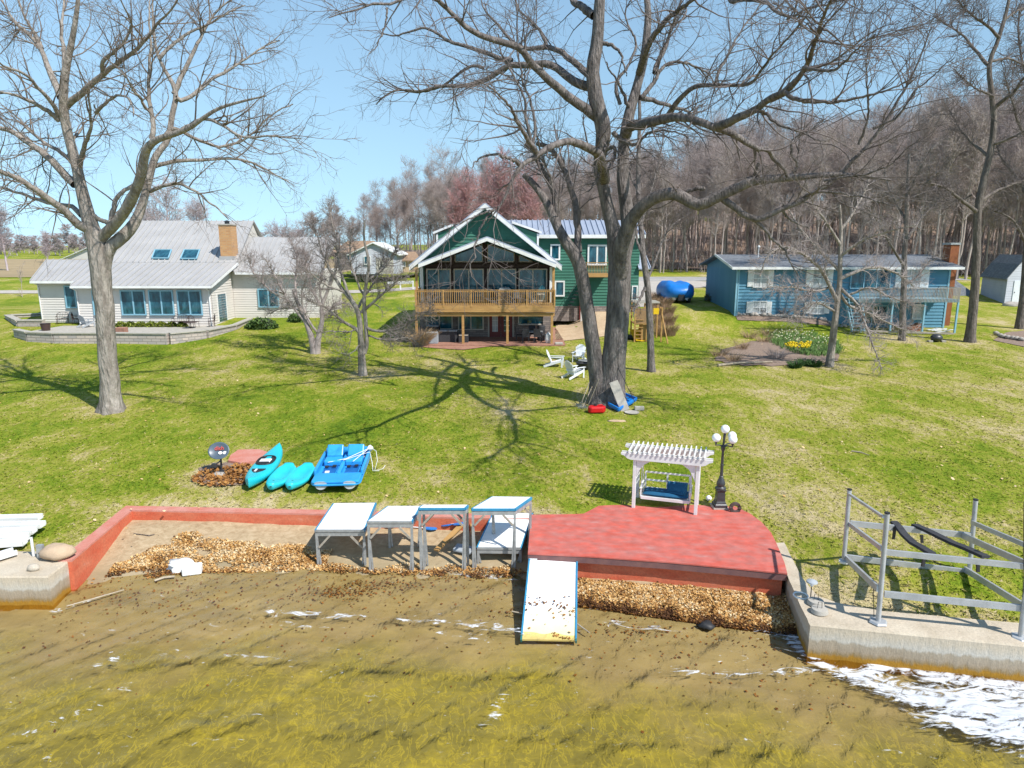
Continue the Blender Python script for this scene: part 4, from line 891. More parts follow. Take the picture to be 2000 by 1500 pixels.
def words(txt, size, center, nrm, up, mat, parent, name='lettering', ext=.003):
    cu = bpy.data.curves.new(name, 'FONT'); cu.body = txt; cu.size = size; cu.align_x = 'CENTER'; cu.align_y = 'CENTER'; cu.extrude = ext
    to = bpy.data.objects.new(name, cu); COL.objects.link(to); bpy.context.view_layer.update()
    me = bpy.data.meshes.new_from_object(to.evaluated_get(bpy.context.evaluated_depsgraph_get())); bpy.data.objects.remove(to)
    nrm = Vector(nrm).normalized(); ux = Vector(up).cross(nrm).normalized(); uy = nrm.cross(ux); off = Vector((0, 0, 0)); p = parent
    while p is not None: off += p.location; p = p.parent
    for v in me.vertices: v.co = Vector(center) + ux * v.co.x + uy * v.co.y + nrm * v.co.z - off
    me.materials.clear(); me.materials.append(M[mat]); o = bpy.data.objects.new(name, me); COL.objects.link(o); o.parent = parent; return o
words('dish', .2, dc + uy * .09 + nrm * .035, nrm, (0, 0, 1), 'text_red', e, ext=.012)
words('gs', .2, dc + ux * .13 - uy * .1 + nrm * .04, nrm, (0, 0, 1), 'white', e, ext=.012) if False else None
lb = MB()
for sx_ in (0.05, .2): lb.add([dc + ux * (sx_ + .07 * math.cos(a)) - uy * (.07 + .055 * math.sin(a)) * 1 + nrm * .045 for a in np.linspace(0, 6.283, 13)[:-1]], [tuple(reversed(range(12)))])
lb.build('white_marks', 'white', e)
for dx, dy in ((-.42, -.05), (-.3, .12), (.12, -.25)):
    lump(f0 + Vector((dx, dy, .06)), .13, (1.1, .9, .7), dx * 9, 'black', 'cable_coil', '%s' % {-.42: 'dark lump of debris left of the satellite dish mast', -.3: 'dark lump of debris behind the satellite dish mast', .12: 'dark lump of debris in front of the satellite dish mast'}[dx], 'debris', 'debris at the foot of the satellite dish', amp=.5, n=9, m=6)
lump(f0 + Vector((.12, -.5, .05)), .2, (1.1, .7, .55), 2, 'rock', 'stone', 'pinkish stone half buried in mulch below the satellite dish', 'stone', amp=.3, n=10, m=7)
out = []
c0 = g(445, 932)
for i in range(900):
    a = rs.rand() * 6.283; r_ = rs.rand() ** .5; x = c0.x + 1.15 * r_ * math.cos(a) ; y = c0.y + .95 * r_ * math.sin(a); out.append((x, y, gz(x, y) + .05 + rs.rand() * .07))
leaves('mulch_pile', out, .12, shade=.3 * rs.rand(len(out)) + .1, tilt=.8, label='ragged brown mulch around the foot of the satellite dish')
s_ = MB(); s_.prism([tuple(g(x, y).xy) for x, y in reversed([(446, 905), (450, 893), (466, 880), (506, 879), (525, 886), (519, 893), (500, 906), (470, 910)])], gz(-8, 24) - .1, gz(-8, 24) + .1); s_.build('pad', 'red_top')
o = bpy.data.objects['pad']; o.name = 'concrete_pad'; v = np.array([tuple(q.co) for q in o.data.vertices]).mean(0); o.data.transform(Matrix.Translation(-Vector((float(v[0]), float(v[1]), 1)))); o.location = (float(v[0]), float(v[1]), 1)
tag(o, 'low faded red concrete pad on the grass behind the satellite dish', 'concrete pad')
# ---- pergola with its swing
pA = at_z(1237, 991, PT); pB = at_z(1358, 1005, PT); d = pB - pA; Wp = d.length; rz = math.atan2(d.y, d.x)
e = empty('pergola', (0, 0, 0), 'white wooden pergola with slatted top standing on the red patio', 'pergola', rz=rz)
Hp = (at_y(1235, 884, pA.y) - pA).z; Dp = .85
for x in (0, Wp):
    for y in (0, Dp): MB().box(x - .05, x + .05, y - .05, y + .05, 0, Hp).build('post', 'white', e, bevel=.006)
    sd_ = MB()
    for i in range(13): z = .45 + i * (Hp - .6) / 13; sd_.beam((x, .06, z), (x, Dp - .06, z + .12), .02, .05)
    sd_.box(x - .02, x + .02, .06, Dp - .06, .3, .36); sd_.build('side_lattice', 'white', e)
def beam_profile(y, zb, name='beam'):
    ov = .42; h_ = .2; pr = [(-ov, zb + h_), (-ov, zb + h_ - .06), (-ov + .1, zb + h_ - .09), (-ov + .2, zb + .03), (-ov + .3, zb), (Wp + ov - .3, zb), (Wp + ov - .2, zb + .03), (Wp + ov - .1, zb + h_ - .09), (Wp + ov, zb + h_ - .06), (Wp + ov, zb + h_)]
    MB().prism_y(pr, y - .025, y + .025).build(name, 'white', e)
for y in (-.09, .09, Dp - .09, Dp + .09): beam_profile(y, Hp - .2)
nr = 16
for i in range(nr):
    x = -.18 + (Wp + .36) * i / (nr - 1); z = Hp + .005; MB().prism_y([(x - .018, z), (x + .018, z), (x + .018, z + .075), (x - .018, z + .075)], -.16, Dp + .18).build('rafter', 'white', e)
for x, sg in ((.06, 1), (Wp - .06, -1)):
    pts = [(x, Hp - .75), (x + sg * .08, Hp - .55), (x + sg * .2, Hp - .36), (x + sg * .45, Hp - .2), (x + sg * .3, Hp - .2), (x, Hp - .2)] if sg == 1 else [(x, Hp - .2), (x - .3, Hp - .2), (x - .45, Hp - .2), (x - .2, Hp - .36), (x - .08, Hp - .55), (x, Hp - .75)]
    MB().prism_y(pts, -.03, .03).build('corner_brace', 'white', e)
e.location = pA
s = empty('swing_bench', (0, 0, 0), 'white slatted porch swing hanging inside the pergola', 'porch swing', rz=rz)
x0, x1 = .2, Wp - .2; ys, zs = .1, .34
fr_ = MB(); fr_.box(x0, x1, ys, ys + .05, zs - .07, zs + .02); fr_.box(x0, x1, ys + .6, ys + .65, zs - .07, zs + .02)
for x in (x0, x1 - .05): fr_.box(x, x + .05, ys + .05, ys + .6, zs - .07, zs + .02)
fr_.build('seat_frame', 'white', s)
sl_ = MB()
for i in range(6): sl_.box(x0 + .05, x1 - .05, ys + .07 + i * .088, ys + .13 + i * .088, zs - .01, zs + .015)
sl_.build('seat', 'white', s)
bk = MB(); yb = ys + .68; zt = zs + .60
for z in (zs + .08, zs + .34, zt): bk.beam((x0 + .05, yb, z), (x1 - .05, yb, z), .03, .05)
for x in (x0 + .05, (x0 + x1) / 2, x1 - .05): bk.beam((x, yb, zs), (x, yb, zt), .05, .035, up=(0, 1, 0))
bk.build('backrest', 'white', s)
for x in (x0 - .01, x1 + .01):
    a_ = MB(); a_.beam((x, ys, zs + .27), (x, yb, zs + .30), .07, .03); a_.beam((x, ys + .06, zs - .05), (x, ys + .06, zs + .26), .045, .045, up=(0, 1, 0)); a_.beam((x, yb - .05, zs - .05), (x, yb - .05, zs + .28), .045, .045, up=(0, 1, 0)); a_.build('armrest', 'white', s)
    c_ = MB(); c_.tube([(x, ys + .08, zs + .28), (x, ys + .3, Hp - .1)], .012, 5); c_.tube([(x, yb - .06, zs + .3), (x, ys + .34, Hp - .1)], .012, 5); c_.build('rope', 'white', s)
s.location = pA
def soft(name, w_, d_, h_, loc, rz_, label, cat, tilt=0, mat='navy', seed=1):
    mb = MB(); nx_, ny_ = 22, 12; top = []
    for sgn in (1, -1):
        for i in range(nx_ + 1):
            for j in range(ny_ + 1):
                u = i / nx_ * 2 - 1; v = j / ny_ * 2 - 1; f_ = (1 - abs(u) ** 6) * (1 - abs(v) ** 4); k_ = h_ / 2 * max(0, f_) ** .5
                k_ *= 1 + .12 * mnoise.noise(Vector((u * 3 + seed, v * 3, 0))); mb.v.append((u * w_ / 2, v * d_ / 2, h_ / 2 + sgn * k_))
    n1 = (nx_ + 1) * (ny_ + 1)
    for s2 in (0, 1):
        for i in range(nx_):
            for j in range(ny_):
                a = s2 * n1 + i * (ny_ + 1) + j; q = (a, a + ny_ + 1, a + ny_ + 2, a + 1); mb.f.append(q if s2 == 0 else tuple(reversed(q)))
    o = mb.build(name, mat, smooth=True); o.location = loc; o.rotation_euler = (tilt, 0, rz_); return tag(o, label, cat)
ca, sa = math.cos(rz), math.sin(rz)
def loc(x, y, z): return Vector((pA.x + x * ca - y * sa, pA.y + x * sa + y * ca, pA.z + z))
soft('seat_cushion', x1 - x0 - .1, .58, .15, loc((x0 + x1) / 2, ys + .33, zs + .01), rz, 'long navy blue seat cushion on the white porch swing', 'cushion')
soft('pillow', .62, .42, .2, loc(x1 - .4, yb - .22, zs + .2), rz, 'navy blue pillow propped at the right end of the porch swing', 'pillow', tilt=R(62), seed=4)
soft('throw_blanket', .55, .3, .06, loc(x1 - .45, ys + .26, zs + .14), rz - .2, 'folded navy throw lying on the swing cushion below the pillow', 'blanket', seed=9)
# ---- street lamp with four globes
f0 = at_z(1405, 991, PT); e = empty('street_lamp', f0, 'black cast-iron lamp post with four white globes at the patio edge', 'lamp')
k = 1.0; Hl = (at_y(1413, 870, f0.y) - f0).z
MB().box(f0.x - .23, f0.x + .23, f0.y - .2, f0.y + .26, f0.z, f0.z + .05).build('footing', 'pale_conc', e)
def sq(prof, c, n=4):
    mb = MB(); kk = 0
    for r_, z in prof:
        for j in range(n): a = math.pi / 4 + j * math.pi / 2; mb.v.append((c.x + r_ * 1.414 * math.cos(a), c.y + r_ * 1.414 * math.sin(a), c.z + z))
    for i in range(len(prof) - 1):
        for j in range(n): mb.f.append((i * n + j, i * n + (j + 1) % n, (i + 1) * n + (j + 1) % n, (i + 1) * n + j))
    mb.f += [tuple(reversed(range(n))), tuple((len(prof) - 1) * n + j for j in range(n))]; return mb
sq([(.19, .05), (.19, .13), (.155, .17), (.15, .20), (.13, .24), (.115, .52), (.125, .56), (.15, .58), (.15, .60)], f0).build('pedestal', 'iron', e, bevel=.008)
MB().lathe([(.16, .60), (.165, .65), (.13, .68), (.11, .70), (.135, .76), (.12, .84), (.085, .92), (.06, .98), (.07, 1.0), (.05, 1.03)], f0, 18).build('urn', 'iron', e, smooth='auto')
MB().lathe([(.048, 1.03), (.045, 1.35), (.055, 1.36), (.055, 1.39), (.043, 1.4), (.036, Hl - .2), (.06, Hl - .12), (.075, Hl - .04), (.05, Hl), (.03, Hl + .03)], f0, 14).build('pole', 'iron', e, smooth='auto')
dd = ray(1410, 870).normalized(); gr = .13
for nm, (px, py), dY in (('a', (1416.5, 838), 0), ('b', (1399, 855), -.02), ('c', (1430, 851), .24), ('d', (1431.5, 858.5), -.22)):
    c_ = at_y(px, py, f0.y + dY)
    gl = MB().sphere(c_, gr, 24, 16).build('globe', 'globe', e, smooth=True)
    if nm != 'a':
        b = MB(); mid_ = f0 + Vector((0, 0, Hl - .03)); b.tube([mid_, mid_.lerp(c_, .5) - Vector((0, 0, .09)), c_ - Vector((0, 0, gr + .10)), c_ - Vector((0, 0, gr - .02))], [.022, .022, .024, .05], 8); b.build('arm', 'iron', e, smooth='auto')
    else: MB().tube([f0 + Vector((0, 0, Hl)), c_ - Vector((0, 0, gr - .02))], [.03, .045], 8).build('neck', 'iron', e, smooth='auto')
hc = at_z(1436, 992, PT + .12); hr = MB()
for dz_ in (0,): 
    for rr_ in (.16, .13, .10): 
        pts = [hc + Vector((math.cos(a) * rr_, .03 * math.sin(a), math.sin(a) * rr_ * .95)) + Vector((0, (rr_ - .13) * .0, 0)) for a in np.linspace(0, 6.283, 22)]; hr.tube(pts, .03, 6)
solo(hr, 'hose_coil', 'bronze', 'rusty brown coil leaning beside the lamp post base', 'coil')
p = at_z(1384, 977, PT + .04); lump(p + Vector((0, 0, .07)), .09, (1, 1, 1), 1, 'globe', 'solar_light', 'small silver ball light on the patio left of the lamp post', 'garden light', amp=.05)
# ---- boat lift
e = empty('boat_lift', (9.3, 14.4, .8), 'galvanised metal boat lift frame with two black carpeted bunks on the right lawn', 'boat lift')
Y1, Y2, Y3, Y4 = 15.8, 13.45, 15.4, 12.9
def pz(px, py, Y): return at_y(px, py, Y)
for nm, t_, b_, Y in (('1', (1656, 957), (1648, 1096), Y1), ('2', (1726, 1003), (1715, 1214), Y2), ('3', (1898, 977), (1893, 1118), Y3), ('4', (2010, 1010), (1993, 1245), Y4)):
    T_ = pz(*t_, Y); B_ = pz(*b_, Y); B_.x = (T_.x + B_.x) / 2; T_.x = B_.x + .0; B_.x = pz(*b_, Y).x
    MB().tube([B_, T_], .052, 12).build('post', 'lift_alu', e, smooth='auto'); MB().tube([T_, T_ + Vector((0, 0, .03))], .056, 12).build('post_cap', 'black', e)
    if nm in '24': MB().tube([B_ - Vector((0, 0, .01)), B_ + Vector((0, 0, .03))], [.2, .17], 6).build('foot_pad', 'lift_alu', e)
    if nm == '1': MB().lathe([(.12, -.03), (.12, .02)], B_, 10).build('foot_pad', 'white', e)
def bm_(a, Ya, b, Yb, w_=.055, h_=.14, name='beam', mat='lift_alu'): MB().beam(pz(*a, Ya), pz(*b, Yb), w_, h_).build(name, mat, e)
bm_((1727, 1160), Y2, (2020, 1190), Y4); bm_((1652, 1090), Y1, (1715, 1150), Y2); bm_((1652, 1088), Y1, (1888, 1117), Y3); bm_((1885, 1112), Y3, (2000, 1184), Y4)
bm_((1658, 1023), Y1, (1723, 1072), Y2, h_=.1); bm_((1660, 1022), Y1, (1897, 1046), Y3); bm_((1726, 1078), Y2, (2020, 1108), Y4, h_=.12); bm_((1880, 1046), Y3, (2010, 1104), Y4)
bm_((1657, 964), Y1, (1726, 1010), Y2, h_=.05); bm_((1898, 1020), Y3, (2020, 1072), Y4, h_=.1)
def bunk(pts):
    mb = MB(); P3 = [Vector(p) for p in pts]; vs = []
    for i, p in enumerate(P3):
        for dx, dz in ((-.09, 0), (.09, 0), (.09, .07), (-.09, .07)): vs.append(p + Vector((dx, 0, dz)))
    fs = [(0, 1, 2, 3), tuple(4 * (len(P3) - 1) + j for j in (3, 2, 1, 0))] + [(i * 4 + j, i * 4 + (j + 1) % 4, i * 4 + 4 + (j + 1) % 4, i * 4 + 4 + j) for i in range(len(P3) - 1) for j in range(4)]
    mb.add(vs, fs); mb.build('bunk', 'carpet_black', e, bevel=.01)
bunk([pz(1745, 1022, 15.9), pz(1755, 1032, 15.6), pz(1766, 1047, 15.2), pz(1783, 1063, 14.7), pz(1801, 1073, 14.2), pz(1820, 1085, 13.6)])
bunk([pz(1786, 1028, 15.75), pz(1809, 1038, 15.3), pz(1835, 1051, 14.8), pz(1862, 1064, 14.3), pz(1892, 1076, 13.7), pz(1925, 1091, 13.1)])
for (a, Ya, b) in (((1748, 1030), 15.6, (1745, 1053)), ((1800, 1045), 15.5, (1801, 1060)), ((1806, 1085), 13.5, (1802, 1106)), ((1910, 1092), 13.1, (1910, 1117))):
    MB().beam(pz(*a, Ya), pz(*b, Ya), .06, .04, up=(0, 1, 0)).build('bunk_bracket', 'black', e)
cb = MB(); cb.tube([pz(1706, 1150, Y2 + .1), pz(1707, 1205, Y2 + .1)], .008, 5); cb.tube([pz(1812, 1085, 13.4), pz(1826, 1098, 13.3), pz(1838, 1104, 13.25)], .01, 5); cb.tube([pz(2000, 980, Y4), pz(1998, 1170, Y4)], .008, 5); cb.build('cable', 'black', e)
# ---- weights and solar light on the sea wall
for i, (px, py, lb_) in enumerate(((1593, 1181, 'round concrete weight with wire loop nearest the solar path light'), (1600, 1197, 'round concrete weight with wire loop at the outer corner of the sea wall'))):
    p = at_z(px, py, WT + .04); w_ = empty('concrete_weight', p, lb_, 'concrete weight', 'round concrete weights on the sea wall')
    MB().lathe([(.17, 0), (.19, .03), (.165, .11), (.15, .115)], p, 18).build('weight', 'pale_conc', w_, smooth='auto'); MB().tube([p + Vector((-.05, 0, .1)), p + Vector((-.04, 0, .26)), p + Vector((.04, 0, .26)), p + Vector((.05, 0, .1))], .008, 5).build('wire_loop', 'iron', w_)
p = at_z(1564, 1164, WT + .04); w_ = MB(); w_.tube([p + Vector((.16 * math.cos(a), .16 * math.sin(a), .01)) for a in np.linspace(0, 6.283, 18)], .02, 6); solo(w_, 'rope_ring', 'white', 'pale ring lying on the inner edge of the sea wall', 'ring')
p = at_z(1583, 1168, .80); w_ = empty('solar_light', p, 'dark mushroom-shaped solar path light beside the sea wall corner', 'garden light')
MB().tube([p, p + Vector((0, 0, .34))], .012, 6).build('stake', 'iron', w_); MB().lathe([(.03, .30), (.05, .36), (.055, .40)], p, 12).build('lens', 'globe', w_); MB().lathe([(.13, .40), (.12, .425), (.05, .46), (.01, .47)], p, 14).build('cap', 'grey_plastic', w_, smooth='auto')
p = at_z(1652, 1246, .45); w_ = MB(); w_.tube([p + Vector((0, .1, 0)), p + Vector((0, -.12, -.01))], .045, 8); solo(w_, 'drain_pipe', 'black', 'small black drain pipe poking out of the right sea wall', 'pipe')
# ================================================================= TREES
def norm(a): return a / np.maximum(1e-9, np.linalg.norm(a, axis=-1, keepdims=True))
def tubes(batches):          # list of (P (M,n,3), R (M,n), sides) -> arrays for one mesh
    V = []; Fq = []; k = 0
    for P, Rr, s in batches:
        if len(P) == 0: continue
        T = np.empty_like(P); T[:, 1:-1] = P[:, 2:] - P[:, :-2]; T[:, 0] = P[:, 1] - P[:, 0]; T[:, -1] = P[:, -1] - P[:, -2]; T = norm(T)
        ref = np.zeros_like(T); av = norm(P[:, -1] - P[:, 0]); vert = np.abs(av[:, 2]) > .85
        ref[vert] = (0, 1, 0); ref[~vert] = (0, 0, 1)
        A = norm(np.cross(T, ref)); B = np.cross(T, A); an = np.arange(s) * 2 * np.pi / s
        ringv = P[:, :, None] + Rr[:, :, None, None] * (A[:, :, None] * np.cos(an)[None, None, :, None] + B[:, :, None] * np.sin(an)[None, None, :, None])
        Mn, n = Rr.shape; idx = (np.arange(Mn * n * s) + k).reshape(Mn, n, s)
        a = idx[:, :-1]; b_ = np.roll(a, -1, 2); d = idx[:, 1:]; c = np.roll(d, -1, 2)
        Fq.append(np.stack([a, b_, c, d], -1).reshape(-1, 4)); V.append(ringv.reshape(-1, 3)); k += Mn * n * s
    return np.concatenate(V), np.concatenate(Fq)
def tmesh(name, batches, mat, parent=None, origin=(0, 0, 0), smooth=True):
    V, q = tubes(batches); V = V - np.array(origin); me = bpy.data.meshes.new(name)
    me.vertices.add(len(V)); me.vertices.foreach_set('co', V.reshape(-1).astype(np.float32)); me.loops.add(q.size); me.loops.foreach_set('vertex_index', q.reshape(-1).astype(np.int32))
    me.polygons.add(len(q)); me.polygons.foreach_set('loop_start', np.arange(len(q), dtype=np.int32) * 4); me.polygons.foreach_set('loop_total', np.full(len(q), 4, np.int32))
    me.update(calc_edges=True)
    if smooth: me.polygons.foreach_set('use_smooth', np.ones(len(q), bool))
    me.materials.append(M[mat] if isinstance(mat, str) else mat); o = bpy.data.objects.new(name, me); COL.objects.link(o)
    if parent is not None: o.parent = parent
    return o
def resample(pts, n):
    pts = np.asarray(pts, float)
    for _ in range(2):       # Chaikin, ends kept
        q = [pts[0]]
        for a, b_ in zip(pts[:-1], pts[1:]): q += [a * .75 + b_ * .25, a * .25 + b_ * .75]
        q.append(pts[-1]); pts = np.array(q)
    s = np.concatenate([[0], np.cumsum(np.linalg.norm(np.diff(pts[:, :3], axis=0), axis=1))]); t = np.linspace(0, s[-1], n)
    return np.stack([np.interp(t, s, pts[:, i]) for i in range(pts.shape[1])], 1)
def spawn(rng, P, Rr, Mc, m, L, ang, wig, up, rmax, rmin=.004, smin=.15, droop=0, taper=.15, curl=0):
    N, n = Rr.shape; ln = np.linalg.norm(P[:, 1:] - P[:, :-1], axis=2).sum(1); idx = rng.choice(N, Mc, p=ln / ln.sum())
    s = smin + (.99 - smin) * rng.rand(Mc) ** .8; f = s * (n - 1); i0 = np.minimum(f.astype(int), n - 2); fr = (f - i0)[:, None]
    p = P[idx, i0] * (1 - fr) + P[idx, i0 + 1] * fr; r = Rr[idx, i0] * (1 - fr[:, 0]) + Rr[idx, i0 + 1] * fr[:, 0]; t = norm(P[idx, i0 + 1] - P[idx, i0])
    rnd = norm(np.cross(t, rng.randn(Mc, 3))); a = np.radians(rng.uniform(ang[0], ang[1], Mc))[:, None]; d = norm(t * np.cos(a) + rnd * np.sin(a))
    lens = rng.uniform(L[0], L[1], Mc) * (1.15 - .5 * s); 
    out = np.zeros((Mc, m, 3)); out[:, 0] = p; w_ = np.zeros((Mc, 3)); cax = rng.randn(Mc, 3) * curl
    for k in range(1, m):
        w_ = w_ * .4 + rng.randn(Mc, 3) * wig; d = norm(d + w_ + cax + np.array([0, 0, up - droop * k / m])); out[:, k] = out[:, k - 1] + d * (lens / (m - 1))[:, None]
    r0 = np.clip(r * .6, rmin, rmax); Ro = r0[:, None] * np.linspace(1, taper, m)[None]; return out, np.maximum(Ro, rmin * .6)
def trace(pts, Y0, dY, r0, r1, n=26, wob=.0, y0=0.):       # pixel polyline at a measured distance -> world limb
    k = len(pts); A = []; r1 = min(r1, 1.0) if r1 <= 2.6 else r1
    seglen = [0] + list(np.cumsum([math.hypot(pts[i + 1][0] - pts[i][0], pts[i + 1][1] - pts[i][1]) for i in range(k - 1)]))
    for i, p in enumerate(pts):
        s = seglen[i] / seglen[-1]; q = at_y(p[0], p[1], p[2] if len(p) > 2 else Y0 + y0 + (dY - y0) * s); A.append((q.x, q.y, q.z, (r0 + (r1 - r0) * s ** .8) * q.y / F))
    A = resample(A, n); return A[:, :3], A[:, 3]
def hero(name, label, base, Y0, trunk, limbs, bark, twig, seed, spec, group=None, flare=1.0, tsc=1.0):
    rng = np.random.RandomState(seed); b0 = at_y(base[0], base[1], Y0); b0.z = gz(b0.x, b0.y) - .05
    e = empty(name, b0, label, 'tree', group)
    TP = []; TR = []
    for tr in trunk:
        tr = [(q[0], q[1], q[2] * tsc) + tuple(q[3:]) for q in tr]
        P = [at_y(p[0], p[1], Y0 + (p[3] if len(p) > 3 else 0)) for p in tr]; A = resample([(q.x, q.y, q.z, p[2] * Y0 / F) for q, p in zip(P, tr)], 40)
        wv = np.array([[mnoise.noise(Vector((z * .9, i, seed))) for i in (0, 5)] for z in A[:, 2]]) * .05; A[:, 0] += wv[:, 0] * A[:, 3] * 4
        TP.append(A[:, :3]); TR.append(A[:, 3])
    TP = np.array(TP); TR = np.array(TR); LP = []; LR = []
    for l in limbs: a, b_ = trace(*l); LP.append(a); LR.append(b_)
    LP = np.array(LP); LR = np.array(LR)
    jit = np.cumsum(rng.randn(*LP.shape) * .018, 1); jit -= jit[:, :1]; LP = LP + jit
    tr_o = tmesh('trunk', [(TP, TR, 20), (LP, LR, 10)], bark, e, origin=b0)
    if flare:   # root flare and lobed bark relief on the stems
        me = tr_o.data; n = len(me.vertices); co = np.empty(n * 3); me.vertices.foreach_get('co', co); co = co.reshape(-1, 3)
        nt_ = TP.shape[0] * TP.shape[1] * 20
        for i in range(0, nt_, 20):
            c = co[i:i + 20].mean(0); z = c[2]; dl = co[i:i + 20] - c; r_ = np.linalg.norm(dl, axis=1).mean()
            an = np.arange(20) * 2 * math.pi / 20
            k = 1 + flare * .35 * math.exp(-max(0, z) / .35) * (1 + .5 * np.cos(an * 5 + seed)) + .05 * np.array([mnoise.noise(Vector((math.cos(a) * 2, math.sin(a) * 2, z * .8 + seed))) for a in an]) * 1.6
            co[i:i + 20] = c + dl * k[:, None]
        me.vertices.foreach_set('co', co.reshape(-1))
    PP, RR = LP, LR; bat = []
    for j, sp_ in enumerate(spec):
        o_, r_ = spawn(rng, PP, RR, **sp_[0]); bat.append((o_, r_, sp_[1]))
        if sp_[2] == 'all': PP_l = [o_]; 
        PP = o_; RR = r_
    tmesh('crown', bat, twig, e, origin=b0); return e
kz = lambda off, sc_: (lambda *pts: [(off[0] + x * sc_, off[1] + y * sc_) for x, y in pts])
z1 = kz((0, 0), .34); z2 = kz((640, 0), .34); z3 = kz((1320, 0), .34)
# ---- big tree at left
YL = g(218, 803).y
LT = [[(218, 806, 24), (215, 760, 21.5), (211, 700, 19.5), (207, 640, 19), (201, 580, 20), (197, 530, 22), (193, 500, 23), (188, 475, 20), (178, 440, 16), (165, 400, 14), (157, 357, 12), (145, 306, 10.5), (128, 245, 9.5), (122, 190, 9, -.3), (128, 136, 8, -.5), (136, 102, 6.5, -.6), (146, 51, 5, -.8), (153, 0, 4, -1), (158, -90, 2, -1)],
      [(204, 540, 12), (207, 500, 14), (215, 480, 13), (238, 465, 14, .2), (262, 440, 12, .4), (276, 405, 9.5, .7), (289, 360, 8.5, 1), (296, 326, 8, 1.2), (306, 300, 7.5, 1.4), (326, 279, 7, 1.6), (333, 255, 6.5, 1.8), (336, 221, 6, 2), (345, 190, 6, 2.2), (340, 165, 5, 2.3), (320, 135, 4, 2.4), (305, 100, 3, 2.5), (298, 50, 2.4, 2.6), (298, -20, 1.6, 2.8)],
      [(190, 475, 12), (200, 462, 12), (218, 446, 11.5, -.3), (238, 422, 11, -.6), (255, 394, 10.5, -1), (268, 367, 10, -1.4), (278, 337, 9.5, -1.8), (281, 306, 9, -2), (289, 286, 8, -2.3), (306, 272, 6.5, -2.6), (340, 262, 5.5, -3), (367, 252, 5, -3.3), (391, 235, 4, -3.6), (425, 211, 3, -4), (476, 197, 2.2, -4.4), (520, 187, 1.2, -4.8)]]
LL = [(z1((540, 1330), (470, 1300), (400, 1230), (320, 1170), (230, 1100), (150, 1050), (50, 1000), (-60, 955)), YL, -3, 9, 3.5), (z1((430, 1060), (380, 1010), (300, 920), (200, 860), (120, 800), (50, 770), (-80, 740)), YL, 2.5, 8, 3.5),
      (z1((470, 1240), (430, 1190), (350, 1180), (260, 1165), (200, 1140), (100, 1110), (0, 1080), (-90, 1060)), YL, 4, 5, 2), (z1((430, 950), (340, 860), (260, 830), (200, 790), (120, 700), (60, 640), (0, 600)), YL, 3, 4.5, 1.5),
      (z1((340, 690), (260, 620), (160, 580), (60, 550), (-60, 510)), YL, -2.5, 5, 2), (z1((345, 680), (290, 590), (240, 530), (190, 460), (150, 410), (80, 380), (20, 370), (-60, 250)), YL, -3.5, 4.5, 1.5),
      (z1((350, 560), (320, 480), (270, 370), (230, 270), (150, 180), (60, 100), (0, -30)), YL, 3, 7, 2.5), (z1((375, 420), (350, 250), (345, 130), (352, 60), (350, -60)), YL, 2.5, 5, 2),
      (z1((240, 280), (180, 160), (120, 60), (80, -60)), YL, 4.5, 3.5, 2, 26, 0, 2), (z1((370, 620), (410, 580), (500, 500), (590, 420), (690, 350), (790, 280), (860, 200), (900, 120), (1000, 40), (1080, -60)), YL, -4, 7, 2.5),
      (z1((590, 420), (600, 340), (700, 310), (740, 220), (760, 160), (720, 80), (680, 0)), YL, -4, 4, 1.8, 26, 0, -1.5), (z1((455, 960), (490, 860), (530, 780), (550, 700), (548, 640), (530, 560), (525, 480)), YL, -2, 5.5, 2),
      (z1((550, 650), (590, 610), (640, 560), (720, 550), (760, 600), (770, 680)), YL, -2.5, 3.5, 1.2, 26, 0, -1), (z1((420, 850), (460, 760), (500, 700)), YL, 1, 3.5, 1.2), (z1((540, 560 + 40), (580, 700), (620, 760)), YL, 1, 1.5, .8),
      (z1((870, 800), (885, 740), (860, 650), (848, 500), (862, 350), (875, 250), (860, 120), (870, -40)), YL, -1.5, 5, 2, 26, 0, -2.3), (z1((860, 640), (830, 600), (770, 520), (720, 430), (680, 400)), YL, -4, 3, 1.2, 26, 0, -2),
      (z1((1000, 540), (1040, 450), (1080, 370), (1110, 310), (1150, 200), (1200, 100), (1290, 20), (1380, -40)), YL, 4, 5, 2, 26, 0, 2.2), (z1((850, 1100), (920, 1060), (1010, 1040), (1100, 1090), (1170, 1150), (1250, 1200), (1300, 1260)), YL, 0, 4, 1.2, 26, 0, 1),
      (z1((860, 960), (960, 925), (1080, 910), (1200, 905), (1300, 890), (1450, 920), (1560, 990), (1650, 1040)), YL, 4, 4.5, 1.2, 26, 0, 1.4), (z1((635, 1280), (650, 1190), (690, 1120), (760, 1070), (790, 1000)), YL, .5, 5, 3, 26, 0, 0),
      (z1((540, 1240), (590, 1260), (640, 1285)), YL, 0, 4, 4), (z1((1010, 560), (1050, 590), (1120, 540), (1200, 460), (1290, 420), (1400, 350), (1520, 260), (1600, 240)), YL, 5, 4.5, 1.2, 26, 0, 2), (z1((1020, 760), (1130, 700), (1200, 680), (1290, 740), (1400, 800), (1550, 770), (1720, 790)), YL, -5.5, 4, 1, 26, 0, -3),
      (z1((930, 800), (1000, 720), (1090, 770), (1180, 810), (1260, 840), (1400, 800), (1560, 640), (1680, 590)), YL, 3.5, 4, 1, 26, 0, 1.6), (z1((910, 340), (960, 270), (1060, 170), (1180, 120), (1280, 60), (1400, 0)), YL, 3.5, 3.5, 1, 26, 0, 2.3)]
